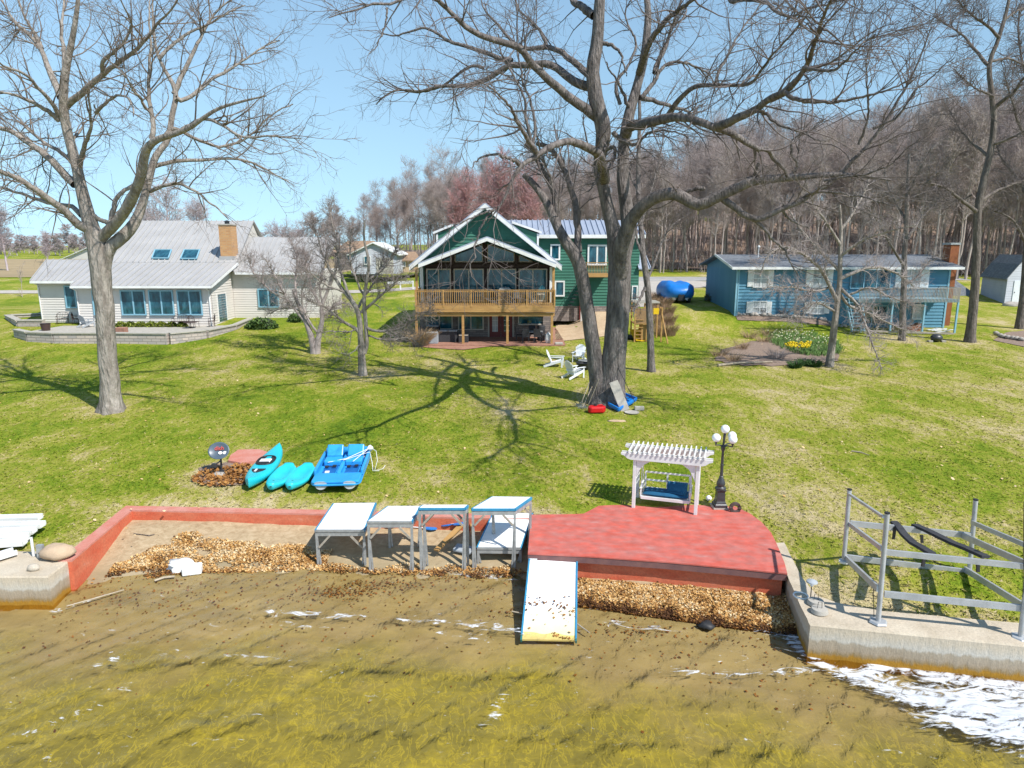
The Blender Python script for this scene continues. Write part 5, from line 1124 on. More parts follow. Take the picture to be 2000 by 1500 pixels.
twspec = lambda a, b_, c, s=1: [(dict(Mc=a, m=9, L=(1.6 * s, 3.6 * s), ang=(25, 65), wig=.13, up=.03, rmax=.032, rmin=.012, smin=.12), 5, 0),
                             (dict(Mc=b_, m=6, L=(.7 * s, 1.7 * s), ang=(25, 65), wig=.16, up=.03, rmax=.014, rmin=.008, smin=.1), 4, 0),
                             (dict(Mc=c, m=4, L=(.3 * s, .85 * s), ang=(20, 60), wig=.2, up=.03, rmax=.007, rmin=.0045, smin=.05), 3, 0)]
hero('shade_tree', 'large bare tree with a pale forked trunk in front of the cream house', (218, 803), YL, LT, LL, 'bark_left', 'twig_left', 11, twspec(300, 1700, 4600), tsc=.84)
# ---- the giant in the middle
YB = g(1190, 787).y
BT = [[(1190, 792, 34), (1192, 762, 30), (1196, 720, 26), (1202, 670, 24), (1207, 610, 24), (1210, 560, 24), (1211, 510, 24), (1205, 476, 20), (1196, 445, 14), (1186, 400, 12.5), (1177, 357, 12), (1169, 330, 12), (1171, 299, 12.5), (1180, 272, 15, -.2), (1177, 238, 15, -.3), (1167, 211, 14.5, -.4), (1160, 170, 14, -.5), (1157, 136, 13, -.6), (1163, 102, 12, -.6), (1169, 51, 11, -.7), (1172, 0, 10, -.8), (1174, -90, 7, -.9)],
      [(1172, 792, 21), (1168, 760, 18.5), (1163, 715, 16.5), (1159, 680, 15.5), (1150, 620, 14.5), (1143, 570, 14), (1133, 520, 14), (1120, 492, 13), (1103, 470, 11), (1090, 448, 10, .3), (1078, 415, 9, .6), (1062, 385, 8, .8), (1045, 362, 7, 1), (1024, 341, 6, 1.2)],
      [(1212, 530, 14, .3), (1222, 490, 15, .5), (1227, 450, 15, .7), (1224, 400, 14, .9), (1218, 370, 13, 1), (1215, 306, 12, 1.2), (1225, 238, 11.5, 1.3), (1238, 190, 10, 1.4), (1252, 143, 9, 1.5), (1262, 85, 8, 1.6), (1267, 34, 7, 1.7), (1262, -10, 6, 1.8), (1262, -90, 4, 1.8)],
      [(1214, 540, 14, -.3), (1213, 510, 17, -.5), (1214, 480, 16, -.8), (1222, 449, 14, -1.1), (1236, 424, 12.5, -1.4), (1255, 402, 12, -1.8), (1282, 383, 11.5, -2.2), (1318, 376, 11, -2.6), (1345, 392, 10.5, -2.8), (1360, 402, 10, -3), (1378, 398, 10, -3.2), (1405, 382, 9.5, -3.4), (1432, 371, 9, -3.6), (1466, 354, 8, -3.8), (1497, 350, 7.5, -4), (1538, 347, 6.5, -4.2), (1592, 343, 5, -4.4), (1646, 340, 4, -4.6), (1694, 345, 2.5, -4.8), (1740, 352, 1.5, -5)]]
BL = [(z2((1570, 690), (1480, 620), (1400, 570), (1320, 500), (1230, 430), (1150, 350), (1100, 270), (1000, 240), (900, 220), (820, 190), (750, 130), (680, 60), (640, 10), (560, -10), (450, 0), (340, 50), (250, 40), (150, 90), (20, 130)), YB, -8, 10, 1.5, 40),
      (z2((340, 50), (335, 120), (320, 200), (290, 280), (250, 320)), YB, -5.2, 2, .8, 40, 0, -4.6),
      (z2((1520, 500), (1450, 490), (1390, 450), (1330, 380), (1250, 350), (1150, 370), (1060, 360), (1000, 390), (900, 450), (780, 490), (650, 480), (540, 530), (450, 510), (350, 520), (290, 590)), YB, 3, 9, 1.2, 40),
      (z2((1060, 350), (950, 330), (850, 290), (720, 250), (640, 190), (560, 150), (480, 190), (380, 210), (300, 190)), YB, 4, 5, 1, 40, 0, 1.7),
      (z2((900, 390), (820, 375), (730, 430), (650, 500), (560, 530), (430, 500), (330, 430)), YB, 3, 3, 1, 40, 0, 2.2),
      (z2((1510, 440), (1440, 370), (1350, 300), (1250, 270), (1130, 285), (1050, 240), (960, 130), (900, 60), (880, -30)), YB, 4.5, 7, 1.8, 40), (z2((1260, 270), (1220, 190), (1150, 110), (1080, 60), (1070, -40)), YB, 5, 3.5, 1.5, 40, 0, 3),
      ([(1180, 352, 32), (1176, 322, 29), (1167, 298, 26), (1150, 289, 25.3), (1116, 269, 24), (1089, 275, 23.3), (1048, 299, 22.6), (1014, 320, 22.2), (1000, 340, 22), (987, 367, 22), (980, 391, 22), (966, 408, 22), (946, 435, 22)], YB, -10, 11, 1.8, 40),
      (z2((1100, 935), (1040, 910), (960, 880), (900, 900), (860, 960)), YB, -11, 4, 1.2, 40, 0, -9.8), (z2((950, 1210), (900, 1270), (900, 1330), (880, 1420), (890, 1500), (885, 1600)), YB, -10.5, 2.6, 1.2, 40, 0, -10), (z2((960, 1200), (880, 1250), (800, 1300), (740, 1330)), YB, -11, 2.4, 1.1, 40, 0, -10),
      (z2((1200, 880), (1150, 800), (1090, 690), (1020, 560), (940, 490), (880, 460)), YB, -13, 5, 1.2, 40, 0, -9.4), (z2((1185, 860), (1165, 700), (1120, 520), (1070, 420), (1020, 330), (1000, 200)), YB, -3, 3.5, 1, 40, 0, -2.4), (z2((1180, 850), (1190, 720), (1150, 540), (1110, 420), (1075, 250), (1080, 100), (1070, -30)), YB, -1, 3, 1, 40, 0, -2.4),
      (z2((1380, 1400), (1320, 1300), (1320, 1180), (1270, 1050), (1210, 950), (1200, 880), (1140, 840)), YB, 1.5, 7, 4, 40, 0, .3), (z2((1440, 1450), (1430, 1290), (1400, 1150), (1370, 1020), (1330, 930), (1270, 860), (1190, 830)), YB, 2, 7.5, 4, 40, 0, .3),
      (z2((1440, 1300), (1430, 1180), (1380, 1050), (1350, 950), (1320, 840), (1290, 740)), YB, 3, 3, 1, 40, 0, .8), (z2((1290, 1200), (1300, 1060), (1260, 960), (1190, 760), (1180, 660)), YB, 0, 3, 1, 40, 0, .8),
      ([(1222, 262, 33.3), (1228, 249, 31), (1262, 238, 28), (1306, 225, 26.5), (1354, 228, 25), (1388, 241, 24.2), (1432, 255, 24.3), (1456, 275, 24.6), (1483, 289, 25), (1500, 283, 25.2), (1505, 306, 25.4), (1531, 326, 25.6), (1538, 347, 25.8)], YB, -7, 11, 3, 40),
      ([(1400, 246, 24.2), (1431, 235, 23.2), (1466, 221, 22.3), (1497, 194, 21.2), (1531, 180, 20.2), (1555, 146, 19.5), (1572, 119, 19), (1589, 75, 18), (1602, 34, 17), (1625, -30, 15.5), (1640, -90, 14.5)], YB, -16, 8.5, 2.5, 40), (z3((620, 530), (750, 570), (850, 580), (950, 570), (1100, 530), (1250, 480), (1400, 380)), YB, -14, 4.5, 1, 40, 0, -12),
      (z3((730, 390), (880, 410), (960, 370), (1040, 260), (1150, 200)), YB, -16, 3.5, 1, 40, 0, -13), (z3((430, 645), (510, 650), (580, 700), (650, 730), (760, 770), (870, 810)), YB, -11, 4, 1, 40, 0, -9),
      (z2((1790, 560), (1880, 570), (1950, 580)) + z3((0, 610), (80, 630), (130, 665), (120, 620), (180, 570)), YB, 3, 5, 1.5, 40, 0, 1.4), (z3((-60, 690), (0, 600), (60, 520), (150, 490), (300, 495), (420, 475), (500, 370), (600, 250), (700, 170), (780, 60)), YB, -11, 5.5, 1.2, 40, 0, 1.6),
      (z3((230, 480), (240, 410), (320, 290), (370, 180), (460, 90), (500, 20), (540, -60)), YB, 5, 3, 1, 40, 0, 2.8), (z2((1790, 420), (1860, 230), (1950, 130)) + z3((0, 80), (70, 20), (150, -60)), YB, -9, 7, 3, 40, 0, 1.4),
      (z3((300, -60), (320, 30), (380, 0), (480, 10), (520, 20), (560, 70), (640, 110), (720, 70), (850, 30), (950, -10), (1080, -30)), YB, -14, 4.5, 1.2, 40, 0, -2), (z3((640, 110), (700, 120), (800, 130), (880, 160)), YB, -14, 2, .8, 40, 0, -9),
      (z2((1740, 640), (1680, 480), (1620, 420), (1590, 370)), YB, .5, 4, 2, 40, 0, 1.3), (z2((1680, 600), (1640, 480), (1720, 400), (1780, 260), (1700, 150), (1690, 40), (1750, -40)), YB, 2.5, 3.5, 1.2, 40, 0, 1.2),
      (z2((1530, 90), (1480, 60), (1440, 30), (1390, -20)), YB, 1, 8, 5, 40, 0, -.7), (z2((1575, 250), (1650, 260), (1700, 330), (1740, 420)), YB, -1, 4, 2, 40, 0, -.6),
      (z2((1880, 420), (1930, 300), (1960, 220), (1990, 130)) + z3((30, 0), (60, -60)), YB, 3, 5, 2.5, 40, 0, 1.6), (z2((1800, 560), (1870, 460), (1920, 350)) + z3((0, 345), (70, 350), (180, 400), (230, 480)), YB, 2.6, 4.5, 1.5, 40, 0, 1.4),
      (z3((250, 1125), (320, 1180), (380, 1230), (450, 1262), (510, 1230), (600, 1190), (700, 1140), (850, 1040), (950, 940), (1050, 830), (1130, 740), (1200, 640), (1270, 520), (1330, 400), (1400, 260), (1440, 120)), YB, -6, 7, 1.2, 40, 0, -3.3),
      (z3((430, 1250), (480, 1290), (560, 1370), (640, 1440), (660, 1500), (720, 1600)), YB, -4, 4, 1.2, 40, 0, -3.6), (z3((700, 1150), (780, 1110), (900, 1105), (1000, 1120), (1150, 1150), (1280, 1200)), YB, -6.5, 3.5, 1, 40, 0, -4), (z3((620, 1180), (640, 1250), (700, 1290), (780, 1320)), YB, -3, 2.5, 1, 40, 0, -4),
      (z3((450, 1030), (440, 980), (470, 940)), YB, -4, 5, 3, 40, 0, -3.6), (z3((640, 1180 - 160), (700, 960), (640, 900), (660, 800), (760, 760), (830, 690)), YB, -5, 3, 1, 40, 0, -4.1), (z3((160, 1080), (90, 1090), (40, 1110), (0, 1140)), YB, -2.5, 4, 3, 40, 0, -3),
      (z3((1050, 830), (1090, 700), (1090, 560), (1060, 420), (1080, 300)), YB, -6.5, 2.5, .8, 40, 0, -5), (z3((1130, 740), (1250, 680), (1350, 560), (1480, 430), (1600, 330)), YB, -7, 2.5, .8, 40, 0, -5.2),
      (z3((850, 1040), (960, 1010), (1080, 1000), (1200, 960), (1300, 860), (1400, 780)), YB, -7, 2.5, .8, 40, 0, -4.6),
      (z2((1640, 760), (1760, 860), (1800, 780), (1880, 740)) + z3((0, 760), (60, 800)), YB, -2.5, 4.5, 1.2, 40, 0, -.6), (z2((1590, 860), (1660, 860), (1620, 960), (1560, 1020), (1500, 1100)), YB, -2, 4, 1, 40, 0, -.4)]
BL = [tuple(list(l[:5]) + [40] + list(l[6:])) for l in BL]
hero('shade_tree', 'giant bare tree with massive twin trunks in the middle of the lawn', (1190, 787), YB, BT, BL, 'bark_big', 'twig_big', 23, twspec(520, 3000, 7600), tsc=.93)
# ---- smaller trees of the garden
def small(name, label, base, trunk, limbs, bark, twig, seed, spec, dYb=0, group=None):
    Y0 = g(*base).y; L2 = [tuple([l[0], Y0] + list(l[1:4]) + [22] + ([0] + list(l[4:]) if len(l) > 4 else [])) for l in limbs]
    return hero(name, label, base, Y0, trunk, L2, bark, twig, seed, spec, group, flare=.5, tsc=.86)
sspec = lambda a, b_, c, s=1, up=.03, curl=0: [(dict(Mc=a, m=7, L=(.7 * s, 1.8 * s), ang=(25, 70), wig=.17, up=up, rmax=.03, rmin=.012, smin=.2, curl=curl), 4, 0), (dict(Mc=b_, m=5, L=(.4 * s, 1. * s), ang=(25, 70), wig=.2, up=up, rmax=.014, rmin=.009, smin=.1, curl=curl), 3, 0),
                                  (dict(Mc=c, m=4, L=(.25 * s, .6 * s), ang=(20, 70), wig=.22, up=up, rmax=.009, rmin=.0065, smin=.05, curl=curl), 3, 0)]
small('slender_tree', 'tall slender trunk standing right behind the giant tree', (1272, 726), [[(1272, 728, 9.5), (1271, 690, 8), (1270, 640, 7.5), (1267, 590, 7), (1263, 540, 7), (1256, 500, 6.5), (1252, 450, 6, .5), (1248, 400, 5.5, 1), (1246, 330, 5, 1.5), (1250, 250, 4, 2), (1248, 160, 3, 2.5)]],
      [([(1264, 545), (1278, 520), (1290, 480), (1310, 440), (1340, 420)], 2, 3, 1), ([(1256, 500), (1242, 470), (1246, 440), (1236, 400)], 1, 3, 1), ([(1252, 440), (1270, 380), (1290, 320), (1300, 260)], 3, 3, 1, .5), ([(1248, 380), (1225, 330), (1210, 270)], 3, 2.5, 1, 1), ([(1262, 560), (1245, 590), (1240, 620)], -1, 3.5, 2)], 'bark_big', 'twig_big', 31, sspec(90, 500, 1200))
small('ornamental_tree', 'low spreading pale-twigged tree left of the blue house steps', (1619, 716), [[(1619, 718, 9), (1623, 690, 8), (1628, 650, 7.5), (1633, 610, 7), (1638, 575, 6), (1641, 540, 5), (1641, 500, 4.5), (1643, 450, 3.5), (1640, 400, 2.5)]],
      [([(1636, 590), (1622, 560), (1610, 530), (1590, 510), (1560, 490), (1530, 480), (1500, 500), (1490, 540)], -2.5, 4.5, 1), ([(1639, 560), (1655, 575), (1675, 590), (1690, 630), (1700, 660), (1716, 700), (1722, 720)], -3, 3.5, .9), ([(1640, 545), (1670, 530), (1710, 520), (1750, 530), (1790, 560)], 2, 4, 1),
       ([(1641, 530), (1610, 500), (1570, 460), (1540, 420), (1520, 400)], 2, 3.5, 1), ([(1641, 500), (1680, 470), (1730, 450), (1790, 440)], -2, 3.5, 1), ([(1642, 480), (1620, 440), (1590, 400), (1570, 360)], -1.5, 3, 1), ([(1642, 450), (1670, 410), (1690, 370), (1700, 330)], 1.5, 3, 1),
       ([(1633, 610), (1600, 590), (1570, 600), (1540, 620)], -1.5, 2.5, .8), ([(1638, 570), (1660, 600), (1700, 610), (1750, 640), (1790, 645)], 1, 3, .8), ([(1622, 560), (1590, 570), (1550, 560), (1500, 560)], -3, 2.5, .8), ([(1660, 575), (1700, 560), (1750, 590), (1800, 600)], -2, 2.5, .8)], 'bark_left', 'twig_pale', 33, sspec(420, 2300, 5000, .85))
small('slender_tree', 'thin upright tree standing in front of the blue house deck', (1761, 665), [[(1761, 668, 7.5), (1763, 630, 7), (1764, 590, 6.5), (1766, 550, 6), (1766, 500, 5.5), (1770, 450, 5), (1772, 380, 4), (1776, 300, 3)]],
      [([(1766, 520), (1740, 480), (1720, 440), (1690, 400)], -2, 3, 1), ([(1768, 470), (1800, 430), (1830, 400), (1850, 370)], 2, 3, 1), ([(1770, 430), (1740, 380), (1730, 330)], 2, 2.5, 1), ([(1772, 380), (1800, 330), (1820, 290)], -2, 2.5, 1), ([(1765, 560), (1790, 540), (1820, 500)], 1, 2.5, .8)], 'bark_big', 'twig_pale', 35, sspec(110, 700, 1800))
small('shade_tree', 'tall dark tree between the blue house deck and the shed', (1893, 668), [[(1893, 671, 11.5), (1898, 630, 9.5), (1903, 580, 9), (1906, 530, 8.5), (1908, 470, 8), (1909, 408, 7.5), (1918, 365, 7), (1929, 323, 6.5), (1939, 272, 6), (1942, 218, 5.5), (1934, 165, 5), (1930, 122, 4.5), (1949, 82, 4), (1963, 34, 3.5), (1975, -20, 2.5), (1980, -80, 1.5)]],
      [(z3((1830, 620), (1900, 570), (1950, 540), (2010, 460), (2100, 380)), -3, 4, 1.5), (z3((1790, 370), (1730, 310), (1680, 260), (1640, 200), (1560, 150), (1470, 100)), 2.5, 3.5, .8), (z3((1800, 360), (1900, 330), (2010, 380), (2100, 420)), 3, 2.5, 1), (z3((1860, 220), (1800, 150), (1700, 80), (1600, -20)), -2.5, 3, 1),
       (z3((1730, 1220), (1650, 1160), (1560, 1080), (1450, 1045), (1340, 1070)), -3, 4, 1.2), (z3((1440, 1050), (1500, 1000), (1560, 940)), -3, 2.5, 1, -2.6), (z3((1740, 1160), (1840, 1100), (1960, 1050), (2100, 1000)), 3, 3.5, 1), (z3((1800, 900), (1700, 820), (1620, 720), (1560, 600)), 3, 3, 1), (z3((1810, 830), (1900, 800), (2020, 740), (2120, 700)), -2, 3, 1),
       (z3((1700, 1120), (1610, 1170), (1530, 1130), (1480, 1060)), 2, 2, .8), (z3((1890, 110), (1960, 60), (2050, 20)), 2, 2.5, 1), (z3((1830, 560), (1740, 520), (1660, 460), (1600, 400)), -3, 2.2, .8)], 'bark_dark', 'twig_big', 37, sspec(420, 2200, 5200, 1.3))
small('shade_tree', 'dark tree trunk cut by the right edge beside the shed', (1992, 642), [[(1990, 645, 9), (1996, 600, 7.5), (2001, 550, 7), (2004, 500, 6.5), (2010, 420, 6), (2018, 330, 5.5), (2022, 240, 5), (2020, 150, 4), (2025, 50, 3)]],
      [([(2005, 480), (1985, 440), (1960, 420), (1930, 410)], -2, 3, 1), ([(2012, 400), (1990, 350), (1960, 320), (1940, 270)], 2, 3.5, 1), ([(2020, 300), (1990, 250), (1975, 200), (1960, 150)], -2, 3, 1), ([(2021, 200), (2000, 140), (1985, 80), (1990, 10)], 2, 3, 1), ([(2008, 440), (2050, 400), (2090, 360)], 2, 3, 1)], 'bark_dark', 'twig_big', 39, sspec(200, 1200, 3000, 1.2))
small('ornamental_tree', 'pale V-forked bushy tree in front of the cream house wing', (616, 690), [[(614, 692, 8.5), (612, 675, 7.5), (607, 655, 6.5), (600, 635, 5.5), (592, 615, 5), (582, 595, 4), (572, 565, 3)], [(618, 692, 8), (620, 672, 7), (624, 650, 6), (630, 625, 5), (627, 600, 4.5), (640, 570, 3.5), (650, 530, 2.5)]],
      [([(600, 635), (585, 612), (565, 590), (550, 560), (535, 530), (520, 500)], -1.5, 3, .8), ([(590, 610), (570, 600), (545, 600), (520, 610)], 1, 2, .7), ([(628, 620), (645, 600), (665, 590), (690, 600)], 1.5, 2.5, .7), ([(628, 600), (610, 570), (600, 530), (590, 480)], 1, 3, .8), ([(640, 570), (660, 530), (670, 480), (660, 440)], -1, 2.5, .8), ([(582, 595), (575, 550), (580, 500), (560, 460)], 1, 2.5, .8), ([(620, 650), (600, 620), (590, 580), (610, 520)], -1, 2.5, .8), ([(570, 590), (530, 570), (500, 540), (490, 500)], 0, 2, .7), ([(630, 600), (620, 550), (640, 500), (630, 450)], 1, 2, .7)], 'twig_pale', 'twig_pale', 41, sspec(400, 2200, 4600, .8, curl=.08))
small('ornamental_tree', 'grey two-stemmed tree between the cream house and the green house', (708, 733), [[(708, 736, 10), (707, 710, 8.5), (706, 680, 8), (705, 655, 7), (703, 630, 6), (698, 605, 5.5), (690, 590, 5), (672, 570, 4, .3), (655, 545, 3.5, .5), (640, 520, 3, .7)], [(712, 690, 5), (717, 670, 5), (715, 640, 4.5), (712, 610, 4.5), (711, 580, 4, -.3), (716, 550, 3.5, -.4), (722, 510, 3, -.5), (710, 470, 2.5, -.5), (712, 430, 2, -.5)]],
      [([(704, 650), (690, 640), (670, 628), (650, 612), (625, 595), (600, 590)], -1.5, 4, .9), ([(706, 610), (730, 590), (760, 565), (780, 545), (800, 540)], -1, 3.5, .8), ([(700, 600), (715, 570), (730, 540), (745, 500)], 1.5, 3, .8), ([(690, 590), (670, 550), (660, 510), (655, 460), (640, 420), (645, 395)], 1, 3, .8), ([(715, 640), (745, 650), (790, 640), (830, 610), (850, 590)], -2, 3, .7), ([(712, 580), (690, 540), (680, 500), (690, 450)], 0, 2.5, .8), ([(716, 550), (750, 520), (770, 490), (775, 450)], 1, 2.5, .8), ([(672, 570), (640, 560), (610, 540), (590, 520)], -1, 2.5, .7), ([(703, 640), (680, 650), (650, 645), (620, 650)], -1, 2, .7), ([(716, 655), (760, 665), (800, 655), (820, 670)], 1, 2, .6), ([(655, 545), (630, 500), (620, 460), (600, 430)], 1, 2, .7), ([(705, 670), (690, 690), (670, 690)], -1, 1.5, .7)], 'bark_left', 'twig_mid', 43, sspec(380, 2100, 4400, .8))
# ---- far trees: prototypes shared by all copies
def proto(seed, H, spread, rt, n1, n2, n3, up, twig, bat_sides=(7, 4, 3, 3), tk=.028, clear=.35, thin=.7):
    rng = np.random.RandomState(seed); m = 14; t = np.linspace(0, 1, m); P = np.zeros((1, m, 3)); P[0, :, 2] = t * H * .93 - .3; P[0, :, 0] = np.cumsum(rng.randn(m) * .018 * H * .3); P[0, :, 1] = np.cumsum(rng.randn(m) * .018 * H * .3); P[0] -= P[0, 0] * [1, 1, 0]
    Rr = (rt * (1 - .9 * t) ** .8 + .02)[None]
    if n1 and rng.rand() < .6:     # a second leader
        a, b_ = spawn(rng, P, Rr, 2, m, (H * .35, H * .5), (12, 25), .04, .05, rt * .6, smin=.3); P2 = np.concatenate([P, a]); R2 = np.concatenate([Rr, b_])
    else: P2, R2 = P, Rr
    A, Ra = spawn(rng, P2, R2, n1, 9, (spread * .55, spread * 1.2), (25, 58), .09, up, rt * .42, tk, clear)
    B, Rb = spawn(rng, A, Ra, n2, 6, (spread * .25, spread * .6), (22, 60), .14, up, rt * .2, tk * .8, .1)
    C, Rc = spawn(rng, B, Rb, n3, 4, (spread * .12, spread * .34), (20, 60), .2, up, .03, tk * thin, .05)
    return [(P2, R2, bat_sides[0]), (A, Ra, bat_sides[1]), (B, Rb, bat_sides[2]), (C, Rc, bat_sides[3])]
def pmesh(name, bat, mat): o = tmesh(name, bat, mat); return o
protos = [tmesh('woodland_tree', proto(100 + i, 22, 4.6 + .9 * (i % 3), .17 + .03 * (i % 4), 44, 520, 3600, [.10, .05, .02][i % 3], 0, tk=.022, clear=[.3, .42, .5, .36][i % 4]), 'forest_pale' if i == 4 else 'forest_bark') for i in range(7)]
used = set()
def place(i, x, y, h, lb, grp, rzv, protos_=protos, H=22., cat='tree', wx=1):
    pr = protos_[i]; s = h / H
    if pr.name not in used: used.add(pr.name); o = pr
    else: o = pr.copy(); COL.objects.link(o)
    o.location = (x, y, gz(x, y) - .1); o.scale = (s * wx, s * wx, s); o.rotation_euler = (0, 0, rzv); tag(o, lb, cat, grp); return o
rw_ = np.random.RandomState(99)
sky_y = lambda px: float(np.interp(px, [560, 620, 680, 740, 800, 880, 960, 1100, 1250, 1350, 1500, 1620, 1700, 1780, 1900, 2050, 2300], [455, 420, 385, 380, 340, 302, 320, 300, 260, 240, 218, 214, 212, 172, 182, 165, 155]))
dist = lambda px: float(np.interp(px, [560, 700, 850, 1000, 1300, 1600, 2300], [240, 205, 150, 118, 104, 98, 90]))
n_ = 0
for row, (k, dd_, hf) in enumerate(((46, 0, .78), (44, 7, .88), (42, 15, .97), (40, 26, 1.0), (38, 40, 1.02), (34, 58, 1.04))):
    for j in range(k):
        px = 560 + (2330 - 560) * (j + rw_.rand()) / k; D_ = (dist(px) + dd_ + rw_.uniform(-3, 3)); x = (px - 1000) / F * D_ * .99
        top = at_y(px, sky_y(px) + rw_.uniform(-16, 40), D_).z; h = (top - gz(x, D_)) * (hf if row < 3 else 1) * rw_.uniform(.9, 1.06); h = max(4, min(30, h * .87))
        ip = rw_.randint(0, 7); 
        if ip == 4 and rw_.rand() < .4: ip = 1
        place(ip, x, D_, h, 'tall bare grey-brown tree in the wood behind the houses', 'bare trees of the wood', rw_.rand() * 6.28, wx=.85 + .3 * rw_.rand()); n_ += 1
pale = [tmesh('woodland_tree', proto(140 + i, 22, 4.2, .19, 26, 240, 1200, .07, 0), 'forest_pale') for i in range(2)]
for j in range(22):
    px = rw_.uniform(1250, 2050); D_ = dist(px) - 2 + rw_.uniform(-2, 3); x = (px - 1000) / F * D_; top = at_y(px, sky_y(px) + rw_.uniform(20, 110), D_).z
    place(j % 2, x, D_, (top - gz(x, D_)) * .87, 'pale-barked bare tree at the edge of the wood on the right', 'pale trunks at the edge of the wood', rw_.rand() * 6.28, pale)
redp = [tmesh('budding_tree', proto(170, 14, 4.2, .2, 60, 600, 3600, .09, 0, clear=.2, thin=1.1), 'forest_red')]
for px, D_, top_y, lb in ((968, 100, 318, 'red-budding tree rising behind the green house roof'), (905, 108, 352, 'smaller red-budding tree left of the green house gable'), (1030, 98, 345, 'red-budding tree between the giant tree trunks and the wood')):
    x = (px - 1000) / F * D_; top = at_y(px, top_y, D_).z; place(0, x, D_, (top - gz(x, D_)), lb, None, rw_.rand() * 6, redp, 14., wx=.95)
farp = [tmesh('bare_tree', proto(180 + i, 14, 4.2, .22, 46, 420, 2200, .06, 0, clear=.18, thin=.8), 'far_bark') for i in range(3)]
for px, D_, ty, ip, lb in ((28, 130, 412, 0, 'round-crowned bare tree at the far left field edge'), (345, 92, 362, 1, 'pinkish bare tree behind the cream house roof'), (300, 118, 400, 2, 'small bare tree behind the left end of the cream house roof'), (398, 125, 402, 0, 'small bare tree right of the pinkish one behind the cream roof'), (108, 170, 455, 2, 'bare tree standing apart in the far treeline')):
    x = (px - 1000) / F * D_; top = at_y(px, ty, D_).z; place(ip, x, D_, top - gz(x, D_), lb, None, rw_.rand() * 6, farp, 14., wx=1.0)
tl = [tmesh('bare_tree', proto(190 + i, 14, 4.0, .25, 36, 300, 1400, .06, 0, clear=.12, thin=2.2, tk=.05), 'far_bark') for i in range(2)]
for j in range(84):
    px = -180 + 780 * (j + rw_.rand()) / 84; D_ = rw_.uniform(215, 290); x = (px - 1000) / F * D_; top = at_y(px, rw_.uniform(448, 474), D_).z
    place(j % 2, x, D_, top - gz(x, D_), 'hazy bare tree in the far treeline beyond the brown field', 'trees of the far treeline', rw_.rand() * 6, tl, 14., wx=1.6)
th_ = [tmesh('sapling', proto(210, 14, 2.2, .1, 26, 120, 300, .1, 0, clear=.1), 'forest_pale')]
p = g(44, 580); place(0, p.x, p.y, at_y(44, 515, p.y).z - p.z, 'thin pale sapling on the grass left of the cream house', None, 1, th_, 14., wx=1.2)
for px, py, ty, lb in ((600, 560, 440, 'bare tree behind the right end of the cream house'), (560, 560, 448, 'thin-branched tree rising over the cream wing roof')):
    D_ = 82; x = (px - 1000) / F * D_; place(2 if px == 600 else 0, x, D_, at_y(px, ty, D_).z - gz(x, D_), lb, None, 2, farp, 14.)
# brush and deeper wood that reads as one mass
rb = np.random.RandomState(5); bx = []; K = 2600
px = rb.uniform(620, 2300, K); D_ = np.array([dist(q) for q in px]) + rb.uniform(-1, 34, K); x = (px - 1000) / F * D_
base = np.array([(a, b_, gz(a, b_)) for a, b_ in zip(x, D_)]); hh = rb.uniform(1.2, 7.5, K)
P = np.zeros((K, 5, 3)); P[:, 0] = base; d = norm(np.stack([rb.randn(K) * .35, rb.randn(K) * .35, np.ones(K)], 1))
for k in range(1, 5): d = norm(d + rb.randn(K, 3) * .12); P[:, k] = P[:, k - 1] + d * (hh / 4)[:, None]
Rr = np.full((K, 5), .04) * np.linspace(1, .3, 5)[None]
A, Ra = spawn(rb, P, Rr, 17000, 4, (.5, 1.6), (20, 60), .2, .05, .03, .02, .1)
K2 = 520; px = rb.uniform(820, 2300, K2); D2 = np.array([dist(q) for q in px]) + rb.uniform(18, 85, K2); x2 = (px - 1000) / F * D2
Q = np.zeros((K2, 6, 3)); Q[:, 0] = np.array([(a, b_, gz(a, b_)) for a, b_ in zip(x2, D2)]); d = norm(np.stack([rb.randn(K2) * .06, rb.randn(K2) * .06, np.ones(K2)], 1)); h2 = rb.uniform(9, 17, K2)
for k in range(1, 6): d = norm(d + rb.randn(K2, 3) * .04); Q[:, k] = Q[:, k - 1] + d * (h2 / 5)[:, None]
Rq = rb.uniform(.1, .24, K2)[:, None] * np.linspace(1, .4, 6)[None]
B, Rb = spawn(rb, Q, Rq, 5200, 5, (1.5, 4), (25, 60), .12, .06, .07, .04, .2); C, Rc = spawn(rb, B, Rb, 12000, 4, (.8, 2.2), (20, 60), .18, .05, .04, .035, .1)
o = tmesh('woodland_brush', [(P, Rr, 3), (A, Ra, 3), (Q, Rq, 5), (B, Rb, 3), (C, Rc, 3)], 'forest_bark'); o['kind'] = 'stuff'; o['label'] = 'tangled brush and deeper trunks of the brown wood'
# litter floor of the wood
patch('woodland_floor', [(-24, 172), (8, 121), (42, 101), (100, 93), (300, 90), (420, 420), (-120, 420), (-70, 230)], mk('forest_floor', (.17, .115, .08), (.26, .18, .13), scale=1, rough=1), dz=.10, res=9, wob=1)
